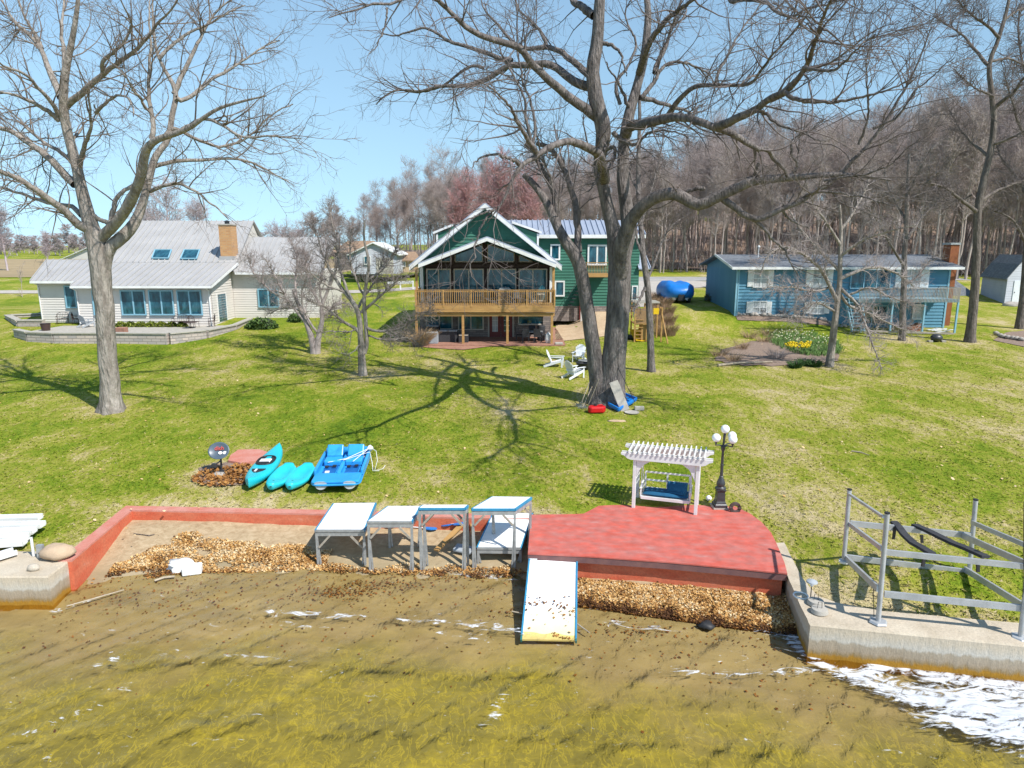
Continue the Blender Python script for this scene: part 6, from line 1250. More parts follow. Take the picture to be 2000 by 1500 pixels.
# ================================================================= HOUSES
def X_(px, Y, py=560): return at_y(px, py, Y).x
def Z_(py, Y, px=1000): return at_y(px, py, Y).z
def lap(par, poly, y, mat, step=.2, dep=.05, name='siding', sgn=-1):      # lapped boards over a wall outline of (x,z) points, facing -Y
    mb = MB(); n = len(poly); z0 = min(p[1] for p in poly); z1 = max(p[1] for p in poly); z = z0
    def span(zz):
        xs = []
        for i in range(n):
            a, b_ = poly[i], poly[(i + 1) % n]
            if (a[1] - zz) * (b_[1] - zz) <= 0 and abs(a[1] - b_[1]) > 1e-6: xs.append(a[0] + (b_[0] - a[0]) * (zz - a[1]) / (b_[1] - a[1]))
        return (min(xs), max(xs)) if len(xs) > 1 else None
    while z < z1 - .03:
        zt = min(z + step, z1 - .001); a = span(z + .001); b_ = span(zt - .001)
        if a and b_: mb.add([(a[0], y, z), (a[1], y, z), (b_[1], y, zt), (b_[0], y, zt), (a[0], y - dep, z), (a[1], y - dep, z), (b_[1], y - .006, zt), (b_[0], y - .006, zt)], [(4, 5, 6, 7), (0, 1, 5, 4), (0, 4, 7, 3), (1, 2, 6, 5)])
        z += step
    return mb.build(name, mat, par)
def lapx(par, x, y0, y1, z0, z1, mat, sgn, step=.2, dep=.05, z1b=None, name='siding'):      # the same on a wall facing +-X
    mb = MB(); z = z0; z1b = z1 if z1b is None else z1b
    while z < max(z1, z1b) - .03:
        zt = z + step; ya, yb_ = y0, y1
        if z1b != z1 and zt > min(z1, z1b): t = (zt - z1) / (z1b - z1); ya = y0 + (y1 - y0) * max(0, min(1, t)) if z1b > z1 else y0
        if yb_ - ya > .05 and zt <= max(z1, z1b): mb.add([(x + sgn * dep, ya, z), (x + sgn * dep, yb_, z), (x + sgn * .006, yb_, zt), (x + sgn * .006, ya, zt), (x, ya, z), (x, yb_, z)], [(0, 1, 2, 3), (0, 4, 5, 1)])
        z += step
    return mb.build(name, mat, par)
def window(par, x0, x1, z0, z1, y, fm='frame_beige', mull=1, bars=0, fw=.09, name='window', tr=0, sgn=-1, glass='glass'):
    y -= .06
    w_ = MB().box(x0, x1, y - .03 if sgn < 0 else y, y if sgn < 0 else y + .03, z0, z1).build(name, glass, par)
    f = MB(); ya, yb_ = (y - .08, y + .0) 
    f.box(x0 - fw, x1 + fw, ya, yb_, z1, z1 + fw); f.box(x0 - fw, x1 + fw, ya - .03, yb_, z0 - fw, z0); f.box(x0 - fw, x0, ya, yb_, z0, z1); f.box(x1, x1 + fw, ya, yb_, z0, z1)
    for i in range(1, mull): x = x0 + (x1 - x0) * i / mull; f.box(x - fw * .5, x + fw * .5, ya + .01, yb_, z0, z1)
    if tr: z = z0 + (z1 - z0) * tr; f.box(x0, x1, ya + .012, yb_, z - .03, z + .03)
    o = f.build('frame', fm, w_); return w_
def wall_with(par, poly, y0, y1, mat, name='wall'): return MB().prism_y(poly, y0, y1).build(name, mat, par)
def seamed(par, a, b, c, d, mat, n, th=.1, name='roof', seam=.09, smat=None):   # roof plane a,b (eave) c,d (ridge): a->d left edge, b->c right edge, with standing seams
    a, b, c, d = map(Vector, (a, b, c, d)); mb = MB(); mb.slab(a, b, c, d, th)
    nr_ = (b - a).cross(d - a).normalized(); nr_ = nr_ if nr_.z > 0 else -nr_
    for i in range(n + 1): p = a.lerp(b, i / n); q = d.lerp(c, i / n); mb.beam(p + nr_ * seam * .5, q + nr_ * seam * .5, .06, seam, up=nr_)
    return mb.build(name, mat, par)
# ------------------------------------------------ green house
Yd, Yw, Yg = 48.4, 51.6, 50.7
hx = X_(944, 50); 
gh = empty('green_house', (hx, 54, gz(hx, 49)), 'green gabled house with cedar deck, white trim and large dark windows', 'house')
xl, xr = X_(828, Yw, 560), X_(1082, Yw, 560); g0 = gz(hx, 49); zd = Z_(597, Yd); zf = Z_(612, Yd)
pk = at_y(942, 398, Yg); el = at_y(799, 520, Yg); er = at_y(1097, 520, Yg); ze = (el.z + er.z) / 2; hw = (er.x - el.x) / 2; xm = (el.x + er.x) / 2; zp = pk.z
sl_k = (zp - ze) / hw
# upper wall (gable) and lower wall
xl2, xr2 = xm - hw + .55, xm + hw - .55; zt = ze + sl_k * .55 - .15
wall_with(gh, [(xl2, zd - .2), (xr2, zd - .2), (xr2, zt), (xm, zp - .2), (xl2, zt)], Yw + .02, 62, 'green_siding', 'upper_wall')
lap(gh, [(xl2 + .3, zt - 1.0), (xr2 - .3, zt - 1.0), (xr2 - .05, zt), (xm, zp - .25), (xl2 + .05, zt)], Yw + .02, 'green_siding', .24, .06)
MB().box(xl2, xr2, Yw + .05, 62, g0 - .5, zd - .2).build('lower_wall', 'stone_wall', gh)
for s_, nm in ((-1, 'l'), (1, 'r')):     # main roof planes with white barge boards
    e_ = Vector((xm + s_ * hw, Yg, ze)); p_ = Vector((xm, Yg, zp)); e2 = Vector((e_.x, 63, ze)); p2 = Vector((xm, 63, zp))
    seamed(gh, e_, e2, p2, p_, 'metal_roof2', 14, .1)
    bb = MB(); bb.beam(e_ + Vector((0, -.04, -.17)), p_ + Vector((0, -.04, -.17)), .06, .26, up=(0, 1, 0)) if False else bb.prism_y([(e_.x, ze - .32), (p_.x, zp - .30), (p_.x, zp + .0), (e_.x, ze + .0)] if s_ < 0 else [(p_.x, zp - .30), (e_.x, ze - .32), (e_.x, ze), (p_.x, zp)], Yg - .06, Yg); bb.build('barge_board', 'white', gh)
    sf = MB(); a = Vector((e_.x, Yg, ze - .30)); sf.slab(a, Vector((e_.x, 51.7, ze - .30)), Vector((xm, 51.7, zp - .30)), Vector((xm, Yg, zp - .30)), .03); sf.build('soffit', 'white', gh)
# porch roof: flatter gable over the deck
Yp = 47.9; pp = at_y(944, 464, Yp); pl_ = at_y(817, 515, Yp); pr_ = at_y(1086, 517, Yp); zpe = (pl_.z + pr_.z) / 2; xpm = (pl_.x + pr_.x) / 2; phw = (pr_.x - pl_.x) / 2
for s_ in (-1, 1):
    e_ = Vector((xpm + s_ * phw, Yp, zpe)); p_ = Vector((xpm, Yp, pp.z)); 
    seamed(gh, e_, Vector((e_.x, Yw, zpe)), Vector((xpm, Yw, pp.z)), p_, 'metal_roof2', 5, .08, name='porch_roof')
    q = [(e_.x, zpe - .25), (xpm, pp.z - .23), (xpm, pp.z), (e_.x, zpe)] if s_ < 0 else [(xpm, pp.z - .23), (e_.x, zpe - .25), (e_.x, zpe), (xpm, pp.z)]
    MB().prism_y(q, Yp - .06, Yp).build('barge_board', 'white', gh)
    MB().slab(Vector((e_.x, Yp, zpe - .22)), Vector((e_.x, Yw, zpe - .22)), Vector((xpm, Yw, pp.z - .22)), Vector((xpm, Yp, pp.z - .22)), .03).build('porch_ceiling', 'brown_trim', gh)
# window wall of the upper storey
yy = Yw - .0; wb = MB(); zt1 = Z_(524, Yw); wtop = Z_(515, Yw)
wall_with(gh, [(X_(830, Yw), zd), (X_(1078, Yw), zd), (X_(1078, Yw), zt1 + .05), (X_(944, Yw), Z_(474, Yw)), (X_(830, Yw), zt1 + .05)], Yw - .06, Yw + .03, 'brown_trim', 'window_wall')
for a, b_ in ((836, 879), (889, 943), (954, 1006), (1015, 1066)):
    window(gh, X_(a, Yw), X_(b_, Yw), zd + .15, Z_(527, Yw), Yw - .06, mull=2, name='window' if a in (836, 1015) else 'glass_door')
for pts in ([(856, 511), (881, 511), (881, 498)], [(890, 511), (943, 511), (943, 477), (890, 494)], [(953, 511), (1004, 511), (1004, 494), (953, 477)], [(1014, 511), (1040, 511), (1014, 499)]):
    q = [(X_(a, Yw), Z_(b_, Yw)) for a, b_ in pts]; w_ = MB().prism_y(q, Yw - .1, Yw - .07).build('gable_window', 'glass', gh)
    f = MB()
    for i in range(len(q)): a, b_ = q[i], q[(i + 1) % len(q)]; f.beam((a[0], Yw - .1, a[1]), (b_[0], Yw - .1, b_[1]), .07, .07, up=(0, 1, 0))
    f.build('frame', 'frame_beige', w_)
tr = MB(); 
for a, b_ in (((830, 519), (1078, 519)), ((884, 519), (884, 497)), ((1008, 519), (1008, 497)), ((948, 519), (948, 478))): tr.beam(at_y(*a, Yw - 1.2), at_y(*b_, Yw - 1.2), .16, .16, up=(0, 1, 0))
tr.build('porch_truss', 'brown_trim', gh)
lt = MB()
for a in (884, 1010): p = at_y(a, 530, Yw - .15); lt.lathe([(.05, -.12), (.06, 0), (.03, .1)], p, 8)
lt.build('porch_lantern', 'iron', gh)
# deck
dl, dr = X_(812, Yd, 600), X_(1083, Yd, 600)
MB().box(dl, dr, Yd + .05, Yw, zd - .06, zd).build('deck_floor', 'deck_wood', gh)
MB().box(dl - .03, dr + .03, Yd - .04, Yd + .05, Z_(610, Yd), zd + .02).build('deck_fascia', 'cedar', gh, bevel=.01)
MB().box(dl - .02, dr + .02, Yd + .1, Yd + .24, Z_(618, Yd), Z_(611.5, Yd)).build('deck_beam', 'cedar', gh, bevel=.01)
jo = MB()
for i in range(22): x = dl + (dr - dl) * (i + .5) / 22; jo.box(x - .02, x + .02, Yd + .3, Yw, zd - .3, zd - .06)
jo.build('joists', 'deck_wood', gh)
zr = Z_(566, Yd)
for i, px in enumerate((813, 904, 991, 1078)):
    x = X_(px, Yd, 640); z0 = gz(x, Yd) - .1; MB().box(x - .085, x + .085, Yd + .08, Yd + .25, z0, Z_(611, Yd) - .05).build('deck_post', 'cedar', gh, bevel=.008)
for px in (813.5, 1081):
    x = X_(px, Yd, 560); MB().box(x - .085, x + .085, Yd + .06, Yd + .23, zd, Z_(521 if px > 1000 else 523, Yd)).build('porch_post', 'cedar', gh, bevel=.008)
    MB().box(x - .12, x + .12, Yw - .45, Yw - .2, zd, Z_(524, Yd)).build('porch_column', 'white', gh)
rl = empty  # railing is a part with its balusters in one mesh per run
r_ = MB(); r_.box(dl, dr, Yd - .02, Yd + .1, zr - .04, zr); r_.box(dl, dr, Yd + .01, Yd + .06, zr - .16, zr - .08); r_.box(dl, dr, Yd + .01, Yd + .06, zd + .08, zd + .16)
nb = 66
for i in range(nb): x = dl + (dr - dl) * (i + .5) / nb; r_.box(x - .022, x + .022, Yd - .02, Yd + .012, zd + .05, zr - .05)
r_.build('railing', 'cedar', gh)
for i in range(6): x = dl + (dr - dl) * i / 5; MB().box(x - .05, x + .05, Yd - .06, Yd + .05, zd - .1, zr - .02).build('rail_post', 'cedar', gh, bevel=.006)
for x in (dl, dr):
    r_ = MB(); r_.box(x - .05, x + .05, Yd, Yw, zr - .04, zr); r_.box(x - .02, x + .02, Yd, Yw, zd + .08, zd + .14)
    for i in range(18): y = Yd + (Yw - Yd) * (i + .5) / 18; r_.box(x - .02, x + .02, y - .022, y + .022, zd + .05, zr - .05)
    r_.build('side_railing', 'cedar', gh)
# lower storey openings
for a, b_, t_ in ((833, 881, 641), (896, 942, 642)): window(gh, X_(a, Yw), X_(b_, Yw), Z_(t_, Yw), Z_(606, Yw), Yw + .03, mull=2)
window(gh, X_(1014, Yw), X_(1062, Yw), Z_(632, Yw), Z_(606, Yw), Yw + .03, mull=1)
fr = MB(); a, b_ = X_(955, Yw), X_(1001, Yw); zt_ = Z_(606, Yw)
fr.box(a - .1, a, Yw - .04, Yw + .05, g0, zt_); fr.box(b_, b_ + .1, Yw - .04, Yw + .05, g0, zt_); fr.box(a, b_, Yw - .04, Yw + .02, zt_ - .02, zt_ + .08); fr.build('door_frame', 'frame_beige', gh)
for i in range(2):
    x0 = a + (b_ - a) * i / 2 + .03; x1 = a + (b_ - a) * (i + 1) / 2 - .03; d_ = MB().box(x0, x1, Yw - .02, Yw + .05, g0 + .05, zt_).build('door', 'door_red', gh); MB().box(x0 + .2, x1 - .2, Yw - .035, Yw - .02, g0 + .55, zt_ - .2).build('pane', 'curtain' if i == 0 else 'glass', d_)
    gl = MB()
    for k in range(4): z = g0 + .6 + k * .4; gl.box(x0 + .2, x1 - .2, Yw - .05, Yw - .036, z, z + .025)
    gl.box((x0 + x1) / 2 - .012, (x0 + x1) / 2 + .012, Yw - .05, Yw - .036, g0 + .55, zt_ - .2); gl.build('glazing_bars', 'white', d_)
x = X_(1070, Yw); MB().box(x - .35, x + .35, Yw - .25, Yw + .04, g0 - .2, zd - .25).build('stone_pillar', 'stone_wall', gh)
MB().box(X_(806, 48), X_(1104, 48), 47.9, Yw + .02, g0 - .4, g0 + .07).build('patio_slab', 'brick_pave', gh)
# right wing with dormers
Yv = 57.0; wx0, wx1 = xr2 - 1, X_(1247, Yv, 560); wz0 = gz(X_(1150, Yv), Yv) - .6; wz1 = Z_(459, Yv); 
MB().box(wx0, wx1, Yv, 63.5, wz0, wz1).build('wing_wall', 'green_siding', gh)
lap(gh, [(wx0, wz0 + 1.2), (wx1, wz0 + 1.2), (wx1, wz1 - .2), (wx0, wz1 - .2)], Yv, 'green_siding', .24, .06)
MB().box(wx0, wx1 + .03, Yv - .12, Yv, wz0, wz0 + 1.25).build('wing_plinth', 'stone_wall', gh)
zr_ = Z_(430, 60.3); seamed(gh, (xm + 1.0, Yv - .45, wz1 + .02), (wx1 + .35, Yv - .45, wz1 + .02), (wx1 + .35, 60.3, zr_), (xm + 1.0, 60.3, zr_), 'metal_roof2', 26, .09, name='wing_roof')
seamed(gh, (xm + 1.0, 64, wz1), (wx1 + .35, 64, wz1), (wx1 + .35, 60.32, zr_), (xm + 1.0, 60.32, zr_), 'metal_roof2', 10, .09, name='wing_roof')
MB().box(xm + 2.2, wx1 + .35, Yv - .55, Yv - .45, wz1 - .26, wz1 + .02).build('wing_fascia', 'white', gh)
MB().prism_y([(wx1, wz1), (wx1 + .01, wz1), (wx1 + .01, wz1 + .1)], Yv, Yv + .1).build('wing_trim', 'white', gh)
gw = MB(); gw.add([(wx1 + .02, Yv, wz1), (wx1 + .02, 63.5, wz1), (wx1 + .02, 60.3, zr_ - .1), (wx1 - .1, Yv, wz1), (wx1 - .1, 63.5, wz1), (wx1 - .1, 60.3, zr_ - .1)], [(0, 1, 2), (5, 4, 3), (0, 3, 4, 1), (1, 4, 5, 2), (2, 5, 3, 0)]); gw.build('wing_gable', 'green_siding', gh)
# steep side wing roof at the far right seen edge-on
seamed(gh, (wx1 - .1, Yv - .3, Z_(524, Yv)), (wx1 + .9, Yv - .3, Z_(524, Yv)), (wx1 + .2, 60, Z_(455, 60)), (wx1 - .1, 60, Z_(455, 60)), 'metal_roof2', 2, .08, name='side_roof')
# dormer joining gable and wing (right) and its small twin (left)
for s_ in (1, -1):
    if s_ > 0: a = at_y(1000, 432, 52.5); b2 = at_y(1058, 452, 52.5); 
    else: a = at_y(885, 437, 53.5); b2 = at_y(846, 453, 53.5)
    Yo = 52.5 if s_ > 0 else 53.5
    q = [(a.x, a.z - .16), (b2.x, b2.z - .16), (b2.x, b2.z), (a.x, a.z)]; q = q if s_ > 0 else q[::-1]
    MB().prism_y(q, Yo - .05, Yo + .02).build('dormer_fascia', 'white', gh)
    MB().slab(Vector((a.x, Yo, a.z + .02)), Vector((b2.x, Yo, b2.z + .02)), Vector((b2.x, 60, b2.z + .02)), Vector((a.x, 60, a.z + .02)), .06).build('dormer_roof', 'metal_roof2', gh)
    xb = b2.x - s_ * .28; zb = ze + .3 if s_ > 0 else ze + 1.6
    q = [(a.x, a.z - .2), (a.x, zb), (xb, zb), (xb, b2.z - .16)]; q = q if s_ < 0 else q[::-1]
    MB().prism_y(q, Yo + .15, 59).build('dormer_wall', 'green_siding', gh)
    MB().box(xb - .07, xb + .07, Yo + .08, Yo + .14, zb, b2.z - .16).build('corner_board', 'white', gh)
for a, b_, c, d in ((1077, 1090, 505, 480),): window(gh, X_(a, Yv), X_(b_, Yv), Z_(c, Yv), Z_(d, Yv), Yv - .02, 'white', fw=.13)
window(gh, X_(1149, Yv), X_(1180, Yv), Z_(515, Yv), Z_(481, Yv), Yv - .02, 'white', 2, fw=.13, glass='glass', name='balcony_door')
window(gh, X_(1086, Yv), X_(1100, Yv), Z_(576, Yv), Z_(551, Yv), Yv - .02, 'white', fw=.12)
bx0, bx1 = X_(1140, Yv), X_(1184, Yv); zb = Z_(533, Yv); bal = MB().box(bx0, bx1, Yv - 1.5, Yv, zb - .06, zb); bal.build('balcony_floor', 'deck_wood', gh); MB().box(bx0, bx1, Yv - 1.56, Yv - 1.5, zb - .28, zb + .02).build('balcony_fascia', 'cedar', gh)
br_ = MB(); br_.box(bx0, bx1, Yv - 1.5, Yv - 1.43, zb + .85, zb + .9)
for i in range(15): x = bx0 + (bx1 - bx0) * (i + .5) / 15; br_.box(x - .015, x + .015, Yv - 1.48, Yv - 1.45, zb, zb + .85)
br_.build('balcony_railing', 'cedar', gh)
st = MB()
for i in range(9): st.box(X_(1108 + 3.6 * i, Yv), X_(1108 + 3.6 * i + 8, Yv), Yv - 1.2, Yv - .3, zb - 2.6 + i * .28, zb - 2.55 + i * .28)
st.beam((X_(1106, Yv), Yv - 1.2, zb - 2.0), (X_(1142, Yv), Yv - 1.2, zb + .6), .04, .04); st.build('outside_stairs', 'iron', gh)
MB().box(X_(1133, Yv), X_(1139, Yv), Yv - .9, Yv - .75, wz0, wz0 + 2.6).build('corner_post', 'cream_siding', gh); MB().box(X_(1132, Yv), X_(1137, Yv), Yv - .25, Yv - .1, wz0, wz0 + 2.0).build('side_door', 'door_red', gh)
window(gh, X_(1236, Yv), X_(1243, Yv), Z_(585, Yv), Z_(560, Yv), Yv - .02, 'white', fw=.1)
# things on the deck and the patio
def bar_chair(x, y, z, label, rz=0, mat='black', name='deck_chair', grp='chairs on the cedar deck', sc_=1):
    e = empty(name, (0, 0, 0), label, 'chair', grp, rz=rz)
    MB().box(-.24, .24, -.24, .24, .42, .47).build('seat', mat, e, bevel=.01); b_ = MB(); b_.beam((0, .22, .47), (0, .3, 1.0), .46, .03, up=(0, 1, 0)); b_.build('backrest', mat, e, bevel=.01)
    for sx_ in (-1, 1):
        for sy in (-1, 1): MB().beam((sx_ * .22, sy * .22, 0), (sx_ * .2, sy * .2, .43), .03, .03, up=(0, 1, 0)).build('leg', mat, e)
        MB().tube([(sx_ * .25, -.22, .42), (sx_ * .26, -.22, .64), (sx_ * .26, .25, .66)], .018, 6).build('armrest', mat, e)
    e.location = (x, y, z); e.scale = (sc_,) * 3; return e
for px, lb, r_z in ((966, 'dark chair behind the grill cover on the cedar deck', .3), (1010, 'white-backed chair on the cedar deck near the right window', 2.8), (1040, 'pale chair on the cedar deck by its right corner', 2.2)):
    bar_chair(X_(px, 49.6), 49.8, zd, lb, r_z, 'chair_white' if px > 1000 else 'black')
gx_ = X_(986, 49.5); e = empty('gas_grill', (gx_, 49.4, zd), 'silver-lidded gas grill on the cedar deck in front of the glass doors', 'grill')
MB().box(gx_ - .6, gx_ + .6, 49.1, 49.7, zd + .1, zd + .9).build('cabinet', 'black', e, bevel=.02); MB().prism_y([(gx_ - .45, zd + .9), (gx_ + .45, zd + .9), (gx_ + .42, zd + 1.12), (gx_ + .3, zd + 1.22), (gx_ - .3, zd + 1.22), (gx_ - .42, zd + 1.12)], 49.15, 49.65).build('lid', 'grey_alu', e, bevel=.03)
MB().tube([(gx_ - .35, 49.08, zd + 1.0), (gx_ + .35, 49.08, zd + 1.0)], .02).build('handle', 'black', e)
tx = X_(1050, 49.6); e = empty('deck_table', (tx, 49.6, zd), 'pale round table at the right end of the cedar deck', 'table'); MB().lathe([(.5, .7), (.5, .74)], (tx, 49.6, zd), 20).build('tabletop', 'frame_beige', e); MB().lathe([(.25, 0), (.05, .06), (.05, .7)], (tx, 49.6, zd), 12).build('pedestal', 'frame_beige', e)
gp0 = g0 + .07
def chest(x0, x1, y0, y1, h, label, name, lid, body, nlid=1, cat='storage box'):
    e = empty(name, ((x0 + x1) / 2, (y0 + y1) / 2, gp0), label, cat); MB().box(x0, x1, y0, y1, gp0, gp0 + h).build('body', body, e, bevel=.02)
    for i in range(nlid): a = x0 + (x1 - x0) * i / nlid; b_ = x0 + (x1 - x0) * (i + 1) / nlid; MB().box(a + .02, b_ - .02, y0 - .02, y1, gp0 + h, gp0 + h + .07).build('lid', lid, e, bevel=.02)
    return e
chest(X_(833, 48.7, 660), X_(855, 48.7, 660), 48.5, 49.3, .72, 'grey plastic deck box behind the dry ornamental grass', 'deck_box', 'grey_plastic', 'grey_plastic')
chest(X_(858, 49.6, 660), X_(894, 49.6, 660), 49.3, 50.2, .78, 'dark wicker double cabinet under the cedar deck', 'wicker_cabinet', 'grey_plastic', 'wicker', 2, 'cabinet')
chest(X_(833, 50.6, 660), X_(858, 50.6, 660), 50.4, 51.2, 1.0, 'dark covered tub with pale lid against the back wall under the deck', 'covered_tub', 'grey_plastic', 'wicker', 1, 'tub')
chest(X_(896, 49.3, 660), X_(915, 49.3, 660), 49.1, 49.8, .48, 'low dark crate beside the second deck post', 'crate', 'weather_wood', 'wicker', 1, 'crate')
tx = X_(1040, 49.5, 650); ty = 49.7; e = empty('patio_table', (tx, ty, gp0), 'dark dining table on the brick patio under the deck', 'table')
MB().box(tx - .75, tx + .75, ty - .45, ty + .45, gp0 + .70, gp0 + .75).build('tabletop', 'grey_alu', e, bevel=.01)
for sx_ in (-1, 1):
    for sy in (-1, 1): MB().beam((tx + sx_ * .68, ty + sy * .38, gp0), (tx + sx_ * .66, ty + sy * .36, gp0 + .7), .05, .05, up=(0, 1, 0)).build('leg', 'wicker', e)
for i, (dx, dy, r_z, lb) in enumerate(((-.5, -.75, R(180), 'dark wicker chair front left of the patio table under the deck'), (.35, -.78, R(170), 'dark wicker chair front right of the patio table under the deck'), (-.95, .1, R(95), 'dark wicker chair at the left end of the patio table under the deck'), (.95, .15, R(-95), 'dark wicker chair at the right end of the patio table under the deck'), (0, .8, 0, 'dark wicker chair behind the patio table under the deck'))):
    bar_chair(tx + dx, ty + dy, gp0, lb, r_z, 'wicker', 'wicker_chair', 'wicker chairs round the patio table', 1.05)
mb = MB(); p0 = Vector((X_(1058, 49.6, 640), 50.3, gp0)); mb.tube([p0, p0 + Vector((0, 0, 1.1))], .3, 12); e = solo(mb, 'covered_heater', 'wicker', 'dark covered grill beside the stone pillar under the deck', 'grill', bevel=.05)
bag = lump((X_(1070, 48.9, 655), 48.9, gp0 + .35), .4, (.6, .6, 1), 3, 'styro', 'white_bag', 'white cushion bundle leaning beside the right deck post', 'bundle', amp=.25)
solo(MB().box(X_(1084, 48.3, 675), X_(1099, 48.3, 675), 48.0, 48.5, gp0 + .0, gp0 + .12), 'paving_stone', 'pale_conc', 'pale slab lying on the patio edge right of the last deck post', 'slab', bevel=.02)
# ------------------------------------------------ cream house at left
Yc = 54.0; Z0 = Z_(633, Yc) - .05
ch = empty('cream_house', (X_(280, Yc), Yc + 4, Z0), 'cream-sided house with pale standing-seam metal roof, two skylights and brick chimney', 'house')
Yk = 58.6; zk = Z_(513, Yk)        # kink between the two slopes
sx0, sx1 = X_(152, Yc, 600), X_(414, Yc, 600); zev = Z_(559, Yc); 
MB().box(sx0, sx1, Yc, 60, Z0 - .6, zev + .1).build('sunroom_wall', 'cream_siding', ch)
lap(ch, [(sx0, Z0 - .3), (sx1, Z0 - .3), (sx1, zev), (sx0, zev)], Yc, 'cream_siding', .2, .05); lapx(ch, sx1 + .012, Yc, Yk, Z0 - .3, zev, 'cream_siding', 1, z1b=zk - .3)
for a, b_ in ((185, 200), (240, 283), (295, 338), (350, 393)): window(ch, X_(a, Yc, 590), X_(b_, Yc, 590), Z_(613, Yc), Z_(569, Yc), Yc - .01, 'frame_blue', 2, fw=.1)
seamed(ch, (X_(136, Yc - .7, 559), Yc - .6, Z_(558, Yc - .6)), (sx1 + .35, Yc - .6, Z_(558, Yc - .6)), (X_(464, Yk, 513), Yk, zk), (X_(196, Yk, 513), Yk, zk), 'metal_roof', 20, .09, name='lower_roof')
MB().box(X_(136, Yc - .7, 559), sx1 + .35, Yc - .72, Yc - .6, Z_(558, Yc) - .16, Z_(558, Yc) + .0).build('gutter', 'white', ch)
Yr_ = 66.5; zr2 = Z_(431, Yr_); seamed(ch, (X_(212, Yk, 513), Yk + .02, zk + .02), (X_(462, Yk, 513), Yk + .02, zk + .02), (X_(496, Yr_, 431), Yr_, zr2), (X_(279, Yr_, 431), Yr_, zr2), 'metal_roof', 21, .1, name='upper_roof')
bk_ = MB(); bk_.slab(Vector((X_(279, Yr_, 431), Yr_ + .02, zr2)), Vector((X_(496, Yr_, 431), Yr_ + .02, zr2)), Vector((X_(508, Yr_, 431), Yr_ + 5, zr2 - 4.6)), Vector((X_(290, Yr_, 431), Yr_ + 5, zr2 - 4.6)), .1); bk_.build('rear_roof', 'metal_roof', ch)
uw = MB(); xa, xb = X_(232, Yk, 513) , X_(456, Yk, 513); uw.add([(xb, Yk, zk - .5), (X_(492, Yr_, 431), Yr_, zr2 - .12), (X_(492, Yr_, 431), Yr_ + 4, zk - .5), (xb, Yk, zk - 3)], [(0, 1, 2), (0, 2, 3)]); uw.build('gable_wall', 'cream_siding', ch)
MB().box(X_(240, Yk, 513), xb, Yk + .4, Yr_ + 3, Z0, zk - .15).build('main_wall', 'cream_siding', ch)
def on_roof(px, py):    # point of the upper roof plane under a picture position
    a = Vector((0, Yk, zk)); n_ = Vector((0, Yr_ - Yk, zr2 - zk)).cross(Vector((1, 0, 0))); o = Vector((0, 0, CH)); d = ray(px, py); return o + d * ((a - o).dot(n_) / d.dot(n_))
nu = Vector((0, -(zr2 - zk), (Yr_ - Yk))).normalized()
for q in ([(298, 507), (330, 507), (336, 491), (304, 491)], [(354, 508), (385, 508), (391, 491), (361, 491)]):
    P4 = [on_roof(*p) + nu * .16 for p in q]; s_ = MB(); s_.slab(*P4, .2); w_ = s_.build('skylight', 'glass', ch); f = MB()
    for i in range(4): f.beam(P4[i], P4[(i + 1) % 4], .09, .1)
    f.build('frame', 'frame_blue', w_)
cb_ = on_roof(447, 503); ct = at_y(447, 440, cb_.y); c_ = MB(); c_.box(cb_.x - .52, cb_.x + .52, cb_.y - .4, cb_.y + .8, cb_.z - .6, ct.z); ck = c_.build('chimney', 'brick', ch)
MB().box(cb_.x - .58, cb_.x + .58, cb_.y - .46, cb_.y + .86, ct.z, ct.z + .1).build('chimney_cap', 'pale_conc', ck); MB().lathe([(.2, .1), (.2, .3), (.3, .32), (.05, .42)], (cb_.x, cb_.y + .2, ct.z), 10).build('flue', 'iron', ck)
MB().box(cb_.x - .62, cb_.x + .62, cb_.y - .5, cb_.y + .1, cb_.z - .35, cb_.z + .12).build('flashing', 'metal_roof', ck)
# sunroom side wall (gable) with sliding door and white barge
sw = MB(); sw.add([(sx1 + .01, Yc, Z0 - .5), (sx1 + .01, Yk, Z0 - .5), (sx1 + .01, Yk, zk - .15), (sx1 + .01, Yc, zev), (sx1 - .1, Yc, Z0 - .5), (sx1 - .1, Yk, Z0 - .5), (sx1 - .1, Yk, zk - .15), (sx1 - .1, Yc, zev)], [(0, 1, 2, 3), (7, 6, 5, 4), (0, 3, 7, 4), (3, 2, 6, 7)]); sw.build('side_wall', 'cream_siding', ch)
MB().beam((sx1 + .36, Yc - .6, Z_(558, Yc - .6) - .08), (X_(464, Yk, 513) + .05, Yk, zk - .08), .05, .2).build('barge_board', 'white', ch)
d_ = MB().box(sx1 + .01, sx1 + .06, Yc + 1.0, Yc + 2.6, Z0 + .1, Z0 + 2.3).build('sliding_door', 'glass', ch); MB().box(sx1 + .02, sx1 + .09, Yc + .92, Yc + 1.0, Z0 + .1, Z0 + 2.38).box(sx1 + .02, sx1 + .09, Yc + 2.6, Yc + 2.68, Z0 + .1, Z0 + 2.38).build('frame', 'white', d_)
for x in (sx0 + .1, sx1 - .1): MB().tube([(x, Yc - .65, zev - .1), (x, Yc - .1, zev - .35), (x, Yc - .07, Z0 + .1)], .05, 8).build('downpipe', 'white', ch)
